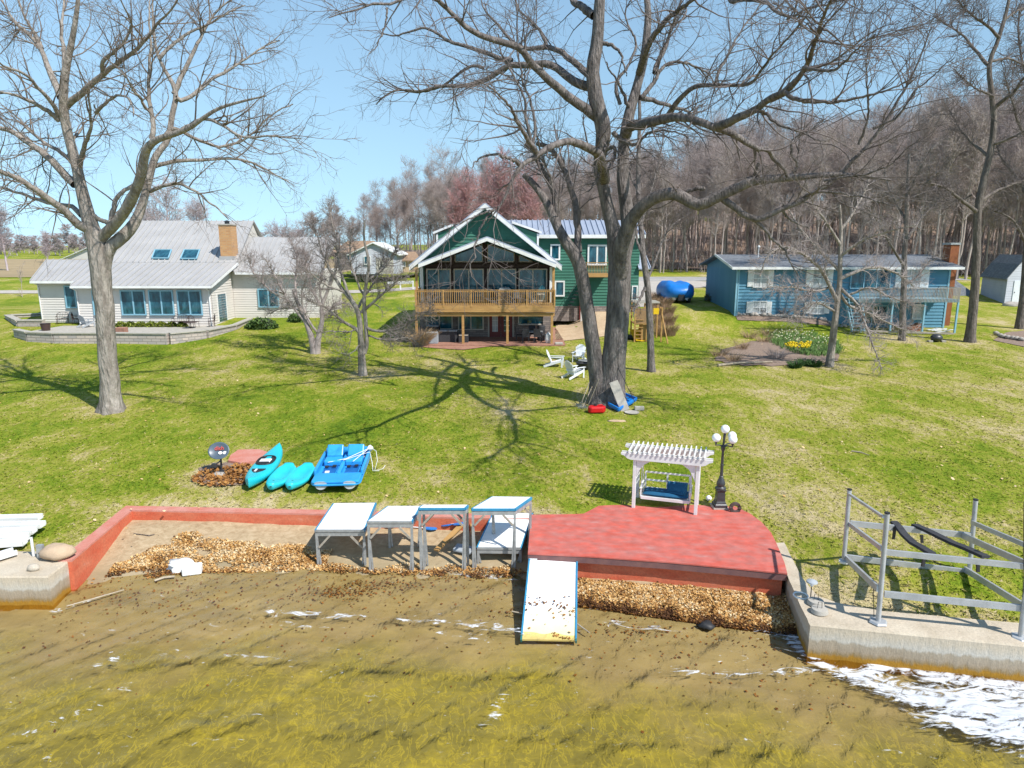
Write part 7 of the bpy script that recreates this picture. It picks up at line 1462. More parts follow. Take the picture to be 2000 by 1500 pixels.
# right wing
Yx = 58.2; rx0, rx1 = sx1, X_(622, Yx, 570); MB().box(rx0, rx1, Yx, 66, Z0 - .6, Z_(530, Yx)).build('wing_wall', 'cream_siding', ch)
lap(ch, [(rx0 + .1, Z0 - .3), (rx1, Z0 - .3), (rx1, Z_(530, Yx)), (rx0 + .1, Z_(530, Yx))], Yx, 'cream_siding', .2, .05)
seamed(ch, (rx0 + .5, Yx - .6, Z_(531, Yx - .6)), (rx1 + .4, Yx - .6, Z_(531, Yx - .6)), (rx1 + .4, 64.5, Z_(463, 64.5)), (X_(486, 64.5, 463), 64.5, Z_(463, 64.5)), 'metal_roof', 18, .09, name='wing_roof')
MB().box(rx0 + .6, rx1 + .4, Yx - .7, Yx - .6, Z_(531, Yx) - .2, Z_(531, Yx) - .02).build('gutter', 'white', ch)
window(ch, X_(507, Yx, 580), X_(543, Yx, 580), Z_(598, Yx), Z_(566, Yx), Yx - .01, 'frame_blue', 2, fw=.1)
# left wing
lx0, lx1 = X_(76, 55.5, 580), sx0; MB().box(lx0, lx1 + .5, 55.5, 61, Z0 - .6, Z_(549, 55.5)).build('wing_wall', 'cream_siding', ch)
lap(ch, [(lx0, Z0 - .3), (lx1, Z0 - .3), (lx1, Z_(549, 55.5)), (lx0, Z_(549, 55.5))], 55.5, 'cream_siding', .2, .05)
seamed(ch, (X_(59, 54.9, 549), 54.9, Z_(549, 54.9)), (X_(160, 54.9, 549), 54.9, Z_(549, 54.9)), (X_(212, 59.5, 507), 59.5, Z_(507, 59.5)), (X_(92, 59.5, 507), 59.5, Z_(507, 59.5)), 'metal_roof', 9, .09, name='wing_roof')
MB().box(X_(59, 54.9, 549), sx0 + .2, 54.8, 54.9, Z_(549, 54.9) - .18, Z_(549, 54.9) - .01).build('gutter', 'white', ch)
MB().tube([(lx0 + .1, 54.85, Z_(552, 55)), (lx0 + .1, 55.4, Z_(558, 55)), (lx0 + .1, 55.43, Z0)], .05, 8).build('downpipe', 'white', ch)
window(ch, X_(131, 55.5, 580), X_(148, 55.5, 580), Z_(599, 55.5), Z_(560, 55.5), 55.49, 'frame_blue', 1, fw=.1)
q = [(X_(132, 66), Z_(506, 66)), (X_(235, 66), Z_(506, 66)), (X_(235, 66), Z_(462, 66))]; wall_with(ch, q, 66, 70, 'cream_siding', 'rear_gable'); MB().beam((X_(128, 65.9), 65.9, Z_(506, 66)), (X_(236, 65.9), 65.9, Z_(460, 66)), .05, .25, up=(0, 1, 0)).build('barge_board', 'white', ch)
# terrace and its walls
tz = Z0 - .05
tr_ = MB(); ol = [at_z(x, y, tz).xy for x, y in [(36, 650), (60, 655), (110, 657), (230, 657), (330, 658), (400, 652), (455, 641), (486, 628)]]
ol2 = [tuple(p) for p in ol] + [(ol[-1].x, Yx), (ol[0].x + .5, Yx)]; tr_.prism(ol2, 1.0, tz - .02)
te = empty('garden_terrace', (ol[3].x, ol[3].y, 1.9), 'curved raised stone terrace wrapped round the front of the cream house', 'terrace'); tr_.build('paving', 'pale_conc', te)
wl = MB(); cp_ = MB()
for i in range(len(ol) - 1):
    a, b_ = ol[i], ol[i + 1]; d = (b_ - a).normalized(); nn = Vector((d.y, -d.x)) * .3; q = [a, a + nn, b_ + nn, b_]; q = [a + nn, b_ + nn, b_, a]
    wl.prism([tuple(v) for v in q], 1.0, tz + .22)
    nn2 = Vector((d.y, -d.x)); q = [a + nn2 * .37, b_ + nn2 * .37, b_ - nn2 * .07, a - nn2 * .07]; cp_.prism([tuple(v) for v in q], tz + .221 + .001 * (i % 2), tz + .30 + .001 * (i % 2))
wl.build('terrace_wall', 'block_wall', te); cp_.build('coping', 'pale_conc', te)
# second, higher wall at the left
te2 = empty('garden_wall', (X_(40, 53.5), 53.5, 2.2), 'stone-capped corner wall at the far left of the cream house terrace', 'wall')
P5 = [at_z(x, y, tz + .5).xy for x, y in [(80, 611), (14, 614), (36, 624), (85, 624)]]
wl = MB(); cp_ = MB()
for a, b_ in zip(P5[:-1], P5[1:]): wl.beam((a.x, a.y, (1 + tz + .4) / 2), (b_.x, b_.y, (1 + tz + .4) / 2), .35, tz + .4 - 1); cp_.beam((a.x, a.y, tz + .44), (b_.x, b_.y, tz + .44), .5, .08)
wl.build('wall', 'block_wall', te2); cp_.build('coping', 'pale_conc', te2)
bx_ = at_z(243, 648, tz + .2); solo(MB().box(bx_.x - .35, bx_.x + .3, bx_.y - .5, bx_.y, 1.9, tz + .55), 'stone_block', 'brick_pave', 'square pinkish stone pillar block on the terrace wall behind the left tree trunk', 'pillar', bevel=.03)
# patio furniture and shrubs
def leafball(name, c, r, sq, n, mat, label, cat, grp=None, size=.10, seed=1, stem='bark_dark'):
    rr2 = np.random.RandomState(seed); e = empty(name, c, label, cat, grp); d = norm(rr2.randn(n, 3)); d[:, 2] = np.abs(d[:, 2]) * (rr2.rand(n) > .15) + d[:, 2] * 0
    k = .62 + .42 * rr2.rand(n) ** .5; bump_ = np.array([.22 * mnoise.noise(Vector(q) * 2.2 + Vector((seed, 0, 0))) for q in d]); P = d * (r * (k + bump_))[:, None] * np.array(sq); P = P + np.array(c)
    o = leaves('foliage', P, size, mat, 1.2, shade=rr2.rand(n)); del o['kind']
    if 'label' in o: del o['label']
    o.parent = e; o.data.transform(Matrix.Translation(-Vector(c)))
    mb = MB()
    for i in range(5): a = i * 1.256; mb.tube([(c[0], c[1], c[2] - .05), (c[0] + math.cos(a) * r * .4 * sq[0], c[1] + math.sin(a) * r * .4 * sq[1], c[2] + r * .6 * sq[2])], [.03, .012], 5)
    mb.build('stems', stem, e); return e
def foliage_mat(name, stops):
    m, n, L, b = nodes(name); at = n.new('ShaderNodeAttribute'); at.attribute_name = 'shade'; L.new(N_ramp(n, L, at.outputs['Fac'], stops), b.inputs['Base Color']); b.inputs['Roughness'].default_value = .7; M[name] = m
foliage_mat('f_box', [(0., (.07, .10, .006)), (.5, (.15, .19, .012)), (1., (.27, .30, .03))]); foliage_mat('f_jun', [(0., (.02, .05, .008)), (.5, (.06, .12, .02)), (1., (.12, .19, .04))]); foliage_mat('f_dry', [(0., (.16, .10, .06)), (.5, (.34, .23, .14)), (1., (.5, .37, .24))]); foliage_mat('f_olive', [(0., (.06, .06, .02)), (.5, (.12, .13, .05)), (1., (.2, .2, .09))])
for i in range(7):
    px = 237 + i * 20; p = Vector((X_(px, Yc - .7, 635), Yc - .8, tz)); leafball('low_shrub', tuple(p), .42, (1, .8, .9), 700, 'f_box', 'bright green low shrub, number counted along the cream house wall' if False else ['yellow-green shrub just right of the left tree trunk by the cream wall', 'yellow-green shrub under the first full window of the cream house', 'yellow-green shrub between the first two windows of the cream house', 'yellow-green shrub under the middle window of the cream house', 'yellow-green shrub under the middle window, right side', 'yellow-green shrub below the gap before the third window', 'yellow-green shrub behind the metal bench under the third window'][i], 'shrub', 'low shrubs along the cream house wall', seed=i + 3)
p = g(512, 641); leafball('juniper_bush', (p.x, p.y, p.z), .95, (1.25, .9, .8), 2600, 'f_jun', 'dark green bushy evergreen at the right end of the terrace', 'bush', size=.14, seed=12)
p = g(583, 628); leafball('juniper_bush', (p.x, p.y, p.z), .8, (1.1, .9, .9), 1500, 'f_jun', 'dark evergreen behind the V-forked tree', 'bush', size=.14, seed=14)
for i, (px, py, r_, lb) in enumerate(((1095, 607, .5, 'small round yellow-green boxwood nearest the deck'), (1108, 601, .55, 'round boxwood in the middle of the three beside the deck'), (1118, 594, .6, 'round boxwood farthest from the deck by the corner post'))):
    p = g(px, py); leafball('boxwood', (p.x, p.y, p.z + .1), r_, (1.05, 1, 1), 1500, 'f_box', lb, 'shrub', 'round boxwoods beside the deck', size=.09, seed=20 + i)
def adirondack(loc_, rz_, label, mat='chair_white', grp='white adirondack chairs on the lawn', sc_=1.0):
    e = empty('adirondack_chair', (0, 0, 0), label, 'chair', grp, rz=rz_)     # faces -Y
    s_ = MB()
    for i in range(6): t = i / 5; y = -.42 + t * .62; z = .40 - t * .16; s_.beam((-.27, y, z), (.27, y, z), .10, .02)
    s_.build('seat', mat, e)
    b_ = MB(); 
    for i in range(7):
        x = (i - 3) * .082; h_ = .86 - .018 * (i - 3) ** 2; b_.beam((x * .8, .18, .2), (x * 1.12, .18 + h_ * .38, .2 + h_ * .9), .078, .02, up=(0, -1, .4))
    b_.beam((-.24, .35, .44), (.24, .35, .44), .02, .06); b_.build('backrest', mat, e)
    for sx_ in (-1, 1):
        x = sx_ * .30; MB().beam((x, -.45, .40), (x, .62, .04), .025, .12).build('rear_leg', mat, e); MB().beam((x, -.42, 0), (x, -.42, .56), .09, .03, up=(1, 0, 0)).build('front_leg', mat, e)
        a_ = MB(); a_.prism([(x - .06, -.52), (x + .08, -.52), (x + .07, -.1), (x + .03, .32), (x - .03, .32), (x - .07, -.1)], .56, .585); a_.build('armrest', mat, e)
    e.location = loc_; e.scale = (sc_,) * 3; return e
def gl(px, py): p = g(px, py); return (p.x, p.y, p.z)
adirondack(gl(1084, 716), R(80), 'white adirondack chair on the left of the fire pit, facing right', sc_=1.05)
adirondack(gl(1131, 706), R(-18), 'white adirondack chair behind the fire pit, facing the lake', sc_=1.05)
adirondack(gl(1121, 738), R(128), 'white adirondack chair nearest the lake, its back turned to the viewer', sc_=1.05)
p = g(1140, 722); e = empty('fire_pit', p, 'black metal fire pit between the white chairs and the tree', 'fire pit')
MB().lathe([(.30, .05), (.42, .25), (.46, .42), (.50, .43), (.44, .44), (.30, .30)], p, 20).build('bowl', 'black', e, smooth='auto')
for a in (0.3, 2.4, 4.5): MB().tube([p + Vector((.3 * math.cos(a), .3 * math.sin(a), .2)), p + Vector((.45 * math.cos(a), .45 * math.sin(a), 0))], .02, 6).build('leg', 'black', e)
gr_ = MB(); gr_.tube([p + Vector((.34 * math.cos(a), .34 * math.sin(a), .56)) for a in np.linspace(0, 6.283, 20)], .015, 5)
for i in range(7): y = -.3 + i * .1; w__ = math.sqrt(max(.01, .33 ** 2 - y * y)); gr_.tube([p + Vector((-w__, y, .56)), p + Vector((w__, y, .56))], .008, 4)
gr_.tube([p + Vector((.35, .1, 0)), p + Vector((.35, .1, .95))], .02, 6); gr_.build('grate', 'grey_alu', e)
# terrace furniture
tq = tz
adirondack((X_(172, 53, 645), 52.9, tq), R(160), 'grey adirondack chair on the terrace left of the tree trunk', 'grey_plastic', 'terrace chairs')
mt = MB(); px_ = at_z(90, 645, tq); solo(MB().lathe([(.28, 0), (.34, .5), (.38, .52), (.30, .5)], px_, 16), 'planter', 'bronze', 'dark round planter pot on the left end of the terrace', 'planter')
def bench(loc_, label, rz_, w_=1.2, grp=None, name='garden_bench', cat='bench'):
    e = empty(name, (0, 0, 0), label, cat, grp, rz=rz_); MB().box(-w_ / 2, w_ / 2, -.22, .22, .41, .44).build('seat', 'bronze', e); b_ = MB(); pts = [(-w_ / 2, .22, .45), (-w_ / 2, .26, .8), (-w_ * .25, .27, .92), (0, .27, .96), (w_ * .25, .27, .92), (w_ / 2, .26, .8), (w_ / 2, .22, .45)]; b_.tube(pts, .02, 6)
    for i in range(7): x = -w_ / 2 + w_ * (i + .5) / 7; b_.tube([(x, .22, .45), (x, .26, .88)], .01, 4)
    b_.build('backrest', 'bronze', e)
    for sx_ in (-1, 1):
        for sy in (-1, 1): MB().tube([(sx_ * w_ * .47, sy * .2, 0), (sx_ * w_ * .47, sy * .2, .42)], .018, 6).build('leg', 'bronze', e)
        MB().tube([(sx_ * w_ / 2, -.22, .42), (sx_ * w_ / 2, -.22, .64), (sx_ * w_ / 2, .25, .66)], .018, 6).build('armrest', 'bronze', e)
    e.location = loc_; return e
bench((X_(353, 53, 640), 53.05, tq), 'bronze metal bench with arched back below the third window', R(0))
bench((X_(413, 53.2, 638), 53.3, tq), 'single bronze metal chair at the corner of the cream sunroom', R(-60), .5, name='garden_chair', cat='chair'); bench((X_(382, 53, 640), 52.8, tq), 'low bronze metal chair right of the arched bench', R(160), .6, name='garden_chair', cat='chair')
cx = at_z(355, 645, tq); e = empty('garden_table', (cx.x, 52.5, tq), 'round bronze table in front of the arched bench', 'table'); MB().lathe([(.5, .42), (.5, .46)], (cx.x, 52.3, tq), 18).build('tabletop', 'bronze', e); MB().lathe([(.2, 0), (.03, .05), (.03, .42)], (cx.x, 52.3, tq), 10).build('pedestal', 'bronze', e)
for i, (px, rz_, lb) in enumerate(((116, .4, 'dark metal lounge chair left on the upper terrace by the cream wing'), (143, 2.0, 'dark metal lounge chair against the corner of the sunroom'))):
    bench((X_(px, 54.6, 615), 54.9, tq), lb, rz_, .8, 'dark chairs on the upper terrace', 'lounge_chair', 'chair')
# ------------------------------------------------ blue house at right
Yb = 56.0; bx0, bx1 = X_(1437, Yb, 560), X_(1852, Yb, 560); bz0 = 1.2; bz1 = Z_(521, Yb)
bh = empty('blue_house', ((bx0 + bx1) / 2, Yb + 4, 2.2), 'long blue-sided two-storey house with white shutters and grey shingle roof', 'house')
Ybk = 64.5; MB().box(bx0, bx1, Yb, Ybk, bz0, bz1).build('wall', 'blue_siding', bh)
lap(bh, [(bx0, bz0 + .5), (bx1, bz0 + .5), (bx1, bz1), (bx0, bz1)], Yb, 'blue_siding', .26, .06); lapx(bh, bx0, Yb, Ybk, bz0 + .5, bz1, 'blue_siding', -1, .26, .06)
MB().box(bx0 - .02, bx0 + .12, Yb - .09, Yb, bz0, bz1).build('corner_board', 'frame_blue', bh); MB().box(bx1 - .12, bx1 + .02, Yb - .09, Yb, bz0, bz1).build('corner_board', 'frame_blue', bh)
zrg = Z_(497, 60.2); ym = 60.2
ro = MB(); ro.slab((bx0 - .6, Yb - .6, bz1 + .0), (bx1 + .7, Yb - .6, bz1 + .0), (bx1 + .7, ym, zrg), (bx0 - .6, ym, zrg), .14); ro.slab((bx0 - .6, Ybk + .6, bz1), (bx1 + .7, Ybk + .6, bz1), (bx1 + .7, ym + .01, zrg), (bx0 - .6, ym + .01, zrg), .14); ro.build('roof', 'shingle', bh)
MB().box(bx0 - .6, bx1 + .7, Yb - .72, Yb - .6, bz1 - .2, bz1 + .0).build('gutter', 'frame_beige' if False else 'white', bh)
for x in (bx0, bx1 - .06): 
    gb = MB(); gb.add([(x, Yb, bz1), (x, Ybk, bz1), (x, ym, zrg - .12), (x + .06, Yb, bz1), (x + .06, Ybk, bz1), (x + .06, ym, zrg - .12)], [(0, 1, 2), (5, 4, 3), (0, 3, 4, 1), (1, 4, 5, 2), (2, 5, 3, 0)]); gb.build('gable', 'blue_siding', bh)
MB().beam((bx0 - .62, Yb - .65, bz1 - .05), (bx0 - .62, ym, zrg - .03), .04, .2).build('barge_board', 'white', bh); MB().tube([(bx0 - .0, Yb - .65, bz1 - .15), (bx0 + .2, Yb - .06, bz1 - .4), (bx0 + .2, Yb - .06, 2.6)], .05, 8).build('downpipe', 'frame_blue', bh)
def shut(a0, a1, b0, b1, ya, yb_, gm=2):
    window(bh, X_(a1, Yb, ya), X_(b0, Yb, ya), Z_(yb_, Yb), Z_(ya, Yb), Yb - .01, 'white', gm, fw=.06, tr=.5, glass='curtain')
    for p, q in ((a0, a1 - 1), (b0 + 1, b1)):
        s_ = MB(); s_.box(X_(p, Yb, ya), X_(q, Yb, ya), Yb - .13, Yb - .0, Z_(yb_, Yb), Z_(ya, Yb)); n_s = 12
        for i in range(n_s): z = Z_(yb_, Yb) + (Z_(ya, Yb) - Z_(yb_, Yb)) * (i + .5) / n_s; s_.box(X_(p, Yb, ya) + .06, X_(q, Yb, ya) - .06, Yb - .15, Yb - .129, z - .02, z + .03)
        s_.build('shutter', 'white', bh)
shut(1461, 1473, 1500, 1511, 527, 560); shut(1575, 1588, 1616, 1627, 527, 560); shut(1458, 1471, 1496, 1507, 589, 611); shut(1571, 1583, 1609, 1620, 590, 612)
shut(1750, 1760, 1798, 1815, 526, 562)
window(bh, X_(1660, Yb), X_(1735, Yb), Z_(562, Yb), Z_(528, Yb), Yb - .01, 'frame_blue', 3, fw=.07); window(bh, X_(1680, Yb), X_(1735, Yb), Z_(632, Yb), Z_(598, Yb), Yb - .01, 'frame_blue', 2, fw=.07); window(bh, X_(1788, Yb), X_(1806, Yb), Z_(622, Yb), Z_(596, Yb), Yb - .01, 'white', 1, fw=.07, glass='curtain')
cc = X_(1861, 57, 520); chm = MB().box(cc - .35, cc + .35, 57, 58.0, 1.5, Z_(478, 57)).build('chimney', 'rust_wood', bh); MB().box(cc - .42, cc + .42, 56.93, 58.07, Z_(478, 57), Z_(474, 57)).build('chimney_cap', 'grey_alu', chm)
mp = X_(1490, 58, 490); MB().tube([(mp, 59, zrg - .4), (mp, 59, Z_(484, 59))], .04, 6).sphere((mp, 59, Z_(482, 59)), .12, 10, 6).build('vent_pipe', 'white', bh)
# deck of the blue house
dy = Yb - 2.7; dzf = Z_(585, dy); d0, d1 = X_(1676, dy, 585), X_(1874, dy, 585); MB().box(d0, d1, dy, Yb - .1, dzf - .06, dzf).build('deck_floor', 'frame_blue', bh); MB().box(d0, d1, dy - .05, dy, dzf - .22, dzf + .01).build('deck_fascia', 'frame_blue', bh)
rl_ = MB(); zt_ = Z_(562, dy); rl_.box(d0, d1, dy - .03, dy + .06, zt_ - .04, zt_)
for i in range(72): x = d0 + (d1 - d0) * (i + .5) / 72; rl_.box(x - .02, x + .02, dy - .08, dy - .05, dzf - .2, zt_ - .04)
rl_.box(d1 - .06, d1, dy, Yb, zt_ - .04, zt_)
for i in range(14): y = dy + 2.6 * (i + .5) / 14; rl_.box(d1 - .03, d1, y - .02, y + .02, dzf - .2, zt_ - .04)
rl_.build('railing', 'weather_wood', bh)
for px in (1683, 1740, 1803, 1867): x = X_(px, dy, 640); MB().box(x - .06, x + .06, dy + .05, dy + .17, gz(x, dy) - .1, dzf - .05).build('deck_post', 'frame_blue', bh)
ss = MB(); sa_ = at_y(1652, 588, dy + .5); sb = at_y(1664, 648, dy - .6); wv_ = Vector((.95, 0, 0)); 
for o_ in (Vector((0, 0, 0)), wv_): ss.beam(sa_ + o_, sb + o_, .05, .2); ss.beam(sa_ + o_ + Vector((0, 0, .85)), sb + o_ + Vector((0, 0, .85)), .04, .06); ss.beam(sb + o_, sb + o_ + Vector((0, 0, .85)), .06, .06, up=(0, 1, 0))
for i in range(9): p = sa_.lerp(sb, (i + .5) / 9); ss.beam(p, p + wv_, .22, .035)
ss.build('stairs', 'frame_blue', bh)
# things under and beside the deck
wq = X_(1800, dy + 1, 640); fwd = MB()
rw3 = np.random.RandomState(3)
for i in range(16): z = 1.95 + .14 * (i // 4); fwd.beam((X_(1775, 54, 640) + rw3.rand() * .3, 54 + .22 * (i % 4), z), (X_(1800, 54, 640) + rw3.rand() * .3, 54.3 + .22 * (i % 4), z + .3 + .1 * rw3.rand()), .1, .06)
solo(fwd, 'lumber_pile', 'rust_wood', 'heap of orange-brown boards stacked under the blue house deck', 'lumber')
fwd = MB()
for i in range(14): a = Vector((X_(1700, 54, 640) + rw3.rand() * 3.2, 54.2 + rw3.rand() * .8, 2.0 + rw3.rand() * .4)); fwd.beam(a, a + Vector((1.2 * rw3.rand() - .2, .2, .2 + .7 * rw3.rand())), .06, .06)
solo(fwd, 'junk_pile', 'weather_wood', 'jumble of grey poles and frames stored under the blue house deck', 'junk')
fwd = MB(); 
for i in range(9): a = Vector((X_(1815, 53.8, 645) + rw3.rand() * 1.2, 53.7 + rw3.rand() * .8, 2.0 + rw3.rand() * .25)); fwd.beam(a, a + Vector((.9, -.1 + .2 * rw3.rand(), .05 + .2 * rw3.rand())), .14, .03)
solo(fwd, 'white_scraps', 'white', 'pile of white boards at the right corner of the blue house', 'boards')
cu_ = MB(); cu_.beam((X_(1665, 53.2, 650), 53.0, gz(18, 53) + .04), (X_(1862, 53, 655), 53.0, gz(30, 53) + .04), .25, .12); solo(cu_, 'timber_edging', 'weather_wood', 'long weathered timber edging in front of the blue house deck', 'edging')
rcount = 0
rkp = [lump((0, 0, 0), .2, (1, .8, .7), 40 + i, 'rock', 'border_rock', 'rounded pale field stone in the border along the blue house', 'rock', 'border rocks along the blue house', amp=.3, n=9, m=6) for i in range(3)]
for px in np.arange(1441, 1650, 5.6):
    py = float(np.interp(px, [1437, 1500, 1600, 1640], [615, 618, 624, 638])) + rw3.uniform(-1, 1); p = g(px, py); o = rkp[rcount % 3] if rcount < 3 else rkp[rcount % 3].copy()
    if rcount >= 3: COL.objects.link(o)
    o.location = (p.x, p.y, p.z - .03); o.rotation_euler = (0, 0, rw3.rand() * 6); s_ = rw3.uniform(.7, 1.3); o.scale = (s_, s_, s_); rcount += 1
for px, py in ((1945, 655), (1953, 659), (1960, 661), (1968, 663), (1977, 664), (1985, 665), (1994, 667)):
    o = rkp[rcount % 3].copy(); COL.objects.link(o); p = g(px, py); o.location = p; o.scale = (1.2,) * 3; o['label'] = 'pale stone edging the mulch bed at the right picture edge'; o['group'] = 'stones edging the right mulch bed'; rcount += 1
# ------------------------------------------------ shed, covered boat, small outbuildings
Ys = 70.0; sh_ = empty('garden_shed', (X_(1955, Ys), Ys, gz(X_(1955, Ys), Ys)), 'grey and white barn-roofed shed with a white door at the right edge', 'shed')
xa = at_y(1961, 595, Ys).x; xb = X_(2030, Ys, 560); zb = gz(xa, Ys) - .1; zw = Z_(543, Ys)
xL = at_y(1913, 585, Ys + 7).x
fw_ = MB(); xc = (xa + xb) / 2; zt2 = Z_(500, Ys)
prof_ = [(xa, zb), (xb, zb), (xb, zw), (xb - .9, zw + 1.3), (xc, zt2), (xa + .9, zw + 1.3), (xa, zw)]
sk_ = lambda y: (xL - xa) * (y - Ys) / 7
vs = [(x, Ys, z) for x, z in prof_] + [(x + sk_(Ys + 7), Ys + 7, z) for x, z in prof_]; n_p = len(prof_)
MB().add([(x, Ys, z) for x, z in prof_] + [(x, Ys + .1, z) for x, z in prof_], [tuple(range(n_p)), tuple(range(2 * n_p - 1, n_p - 1, -1))] + [(i, n_p + i, n_p + (i + 1) % n_p, (i + 1) % n_p) for i in range(n_p)]).build('front_wall', 'white_siding', sh_)
def quadslab(a, b, c, d, t, nm, mt_): MB().slab(a, b, c, d, t).build(nm, mt_, sh_)
S0 = lambda x, z, y: Vector((x + sk_(y), y, z))
sd2 = MB(); sd2.add([S0(xa, zb, Ys + .1), S0(xa, zb, Ys + 7), S0(xa, zw, Ys + 7), S0(xa, zw, Ys + .1), S0(xa + .1, zb, Ys + .1), S0(xa + .1, zb, Ys + 7), S0(xa + .1, zw, Ys + 7), S0(xa + .1, zw, Ys + .1)], [(3, 2, 1, 0), (4, 5, 6, 7), (0, 1, 5, 4), (2, 3, 7, 6)]); sd2.build('side_wall', 'white_siding', sh_)
quadslab(S0(xa - .25, zw - .1, Ys - .3), S0(xa + .85, zw + 1.4, Ys - .3), S0(xa + .85, zw + 1.4, Ys + 7.2), S0(xa - .25, zw - .1, Ys + 7.2), .1, 'lower_roof', 'shingle'); quadslab(S0(xa + .86, zw + 1.4, Ys - .3), S0(xc, zt2 + .1, Ys - .3), S0(xc, zt2 + .1, Ys + 7.2), S0(xa + .86, zw + 1.4, Ys + 7.2), .1, 'upper_roof', 'shingle')
quadslab(S0(xc + .01, zt2 + .1, Ys - .3), S0(xb - .8, zw + 1.4, Ys - .3), S0(xb - .8, zw + 1.4, Ys + 7.2), S0(xc + .01, zt2 + .1, Ys + 7.2), .1, 'upper_roof', 'shingle')
dx0, dx1 = X_(1978, Ys, 570), X_(1994, Ys, 570); dr_ = MB().box(dx0, dx1, Ys - .06, Ys, zb + .15, Z_(548, Ys)).build('door', 'chair_white', sh_); MB().box(dx0 + .1, dx0 + .16, Ys - .1, Ys - .06, zb + 1.2, zb + 1.3).build('handle', 'iron', dr_)
p = at_y(1965, 603, 68.5); lump((p.x + .6, 68.5, gz(p.x, 68.5) + .1), .7, (1.5, .8, .45), 6, 'rock', 'boulder', 'low grey boulder in front of the shed corner', 'boulder', amp=.25)
# low grey building behind the deck
lb0, lb1 = X_(1866, 76), X_(1905, 76); e = empty('low_outbuilding', (lb0, 76, gz(lb0, 76)), 'low weathered outbuilding with grey roof between the blue house and the shed', 'outbuilding'); MB().box(lb0, lb1, 76, 80, gz(lb0, 76) - .3, Z_(578, 76)).build('wall', 'weather_wood', e); MB().slab((lb0 - .2, 75.6, Z_(578, 76)), (lb1 + .2, 75.6, Z_(578, 76)), (lb1 + .2, 80, Z_(546, 80)), (lb0 - .2, 80, Z_(546, 80)), .12).build('roof', 'shingle', e)
# covered boat / car under a blue tarp
p = g(1328, 592); e = empty('tarp_covered_boat', p, 'boat on a trailer under a bright blue tarp beside the road', 'boat')
hb = hull(4.6, 2.1, 1.0, lambda t: min(1, 1.02 - .2 * t ** 6), lambda t: .85); dent(hb, lambda x, y, z: (x + p.x, y + p.y + 2.2, z + p.z + .15)); hb.build('hull', 'chair_white', e, smooth='auto')
tp_ = MB(); tp_.sphere((0, 0, 0), 1, 28, 14); tp_.v = [(p.x + math.copysign(abs(x) ** .6, x) * 1.5 * (1 + .05 * mnoise.noise(Vector((x * 3, y * 3, z * 3)))), p.y + 2.2 + math.copysign(abs(y) ** .7, y) * 2.75, p.z + .95 + (z if z > 0 else max(z, -.55)) * 1.0 * (1 + .25 * mnoise.noise(Vector((x * 3, y * 3, 1)))) * (1 - .18 * math.exp(-(x / .2) ** 2))) for x, y, z in tp_.v]; tp_.build('tarp', 'tarp_blue', e, smooth=True)
for s_ in (-1, 1): MB().tube([(p.x + s_ * 1.0, p.y + .4, p.z + .35), (p.x + s_ * .72, p.y + .4, p.z + .35)], .34, 14).build('wheel', 'black', e); MB().tube([(p.x + s_ * .5, p.y - .1, p.z + .3), (p.x + s_ * .75, p.y - .1, p.z + .75)], .14, 8).build('fender', 'chair_white', e)
MB().box(p.x - .3, p.x + .3, p.y - .5, p.y + .2, p.z + .2, p.z + .9).build('outboard_motor', 'black', e, bevel=.08)
# far garages
def far_house(px0, px1, pyb, pye, pyr, Y, label, wall_m, roof_m, name='garage', door=True, depth=9, gable=True):
    x0, x1 = X_(px0, Y, pyb), X_(px1, Y, pyb); zb_ = Z_(pyb, Y) - .6; ze_ = Z_(pye, Y); zr3 = Z_(pyr, Y); xm_ = (x0 + x1) / 2; e = empty(name, (xm_, Y, zb_), label, 'garage' if name == 'garage' else 'house')
    if gable:
        MB().prism_y([(x0, zb_), (x1, zb_), (x1, ze_), (xm_, zr3 - .1), (x0, ze_)], Y, Y + depth).build('wall', wall_m, e)
        MB().slab((x0 - .4, Y - .4, ze_ - .15), (xm_, Y - .4, zr3), (xm_, Y + depth, zr3), (x0 - .4, Y + depth, ze_ - .15), .15).slab((xm_ + .01, Y - .4, zr3), (x1 + .4, Y - .4, ze_ - .15), (x1 + .4, Y + depth, ze_ - .15), (xm_ + .01, Y + depth, zr3), .15).build('roof', roof_m, e)
    else:
        MB().box(x0, x1, Y, Y + depth, zb_, ze_).build('wall', wall_m, e); MB().slab((x0 - .4, Y - .5, ze_), (x1 + .4, Y - .5, ze_), (x1 - 1, Y + depth / 2, zr3), (x0 + 1, Y + depth / 2, zr3), .15).build('roof', roof_m, e)
    if door: MB().box(x0 + (x1 - x0) * .55, x0 + (x1 - x0) * .92, Y - .06, Y, zb_, zb_ + (ze_ - zb_) * .8).build('door', 'frame_beige', e)
    window(e, x0 + (x1 - x0) * .3, x0 + (x1 - x0) * .42, zb_ + (ze_ - zb_) * .5, zb_ + (ze_ - zb_) * .85, Y - .01, 'white', 2, fw=.1)
    return e
far_house(686, 776, 527, 495, 473, 98, 'white gabled garage across the road, left of the green house', 'white_siding', 'white')
far_house(655, 735, 520, 492, 470, 108, 'low house with brown shingle roof behind the white garage', 'stone_wall', 'shingle_brown', 'low_house', gable=False, door=False)
far_house(772, 818, 524, 508, 492, 103, 'low tan-roofed shed right of the white garage', 'sandy', 'shingle_brown', 'low_shed', gable=False, door=False)
fe = MB(); a = g(757, 567); b_ = g(808, 565); 
e = empty('rail_fence', a, 'short white rail fence beside the driveway left of the green house', 'fence')
MB().beam(a + Vector((0, 0, .9)), b_ + Vector((0, 0, .9)), .12, .35).build('rail', 'white', e)
for t in (0.02, .5, .98): q = a.lerp(b_, t); MB().beam(q, q + Vector((0, 0, 1.0)), .15, .15, up=(0, 1, 0)).build('post', 'white', e)
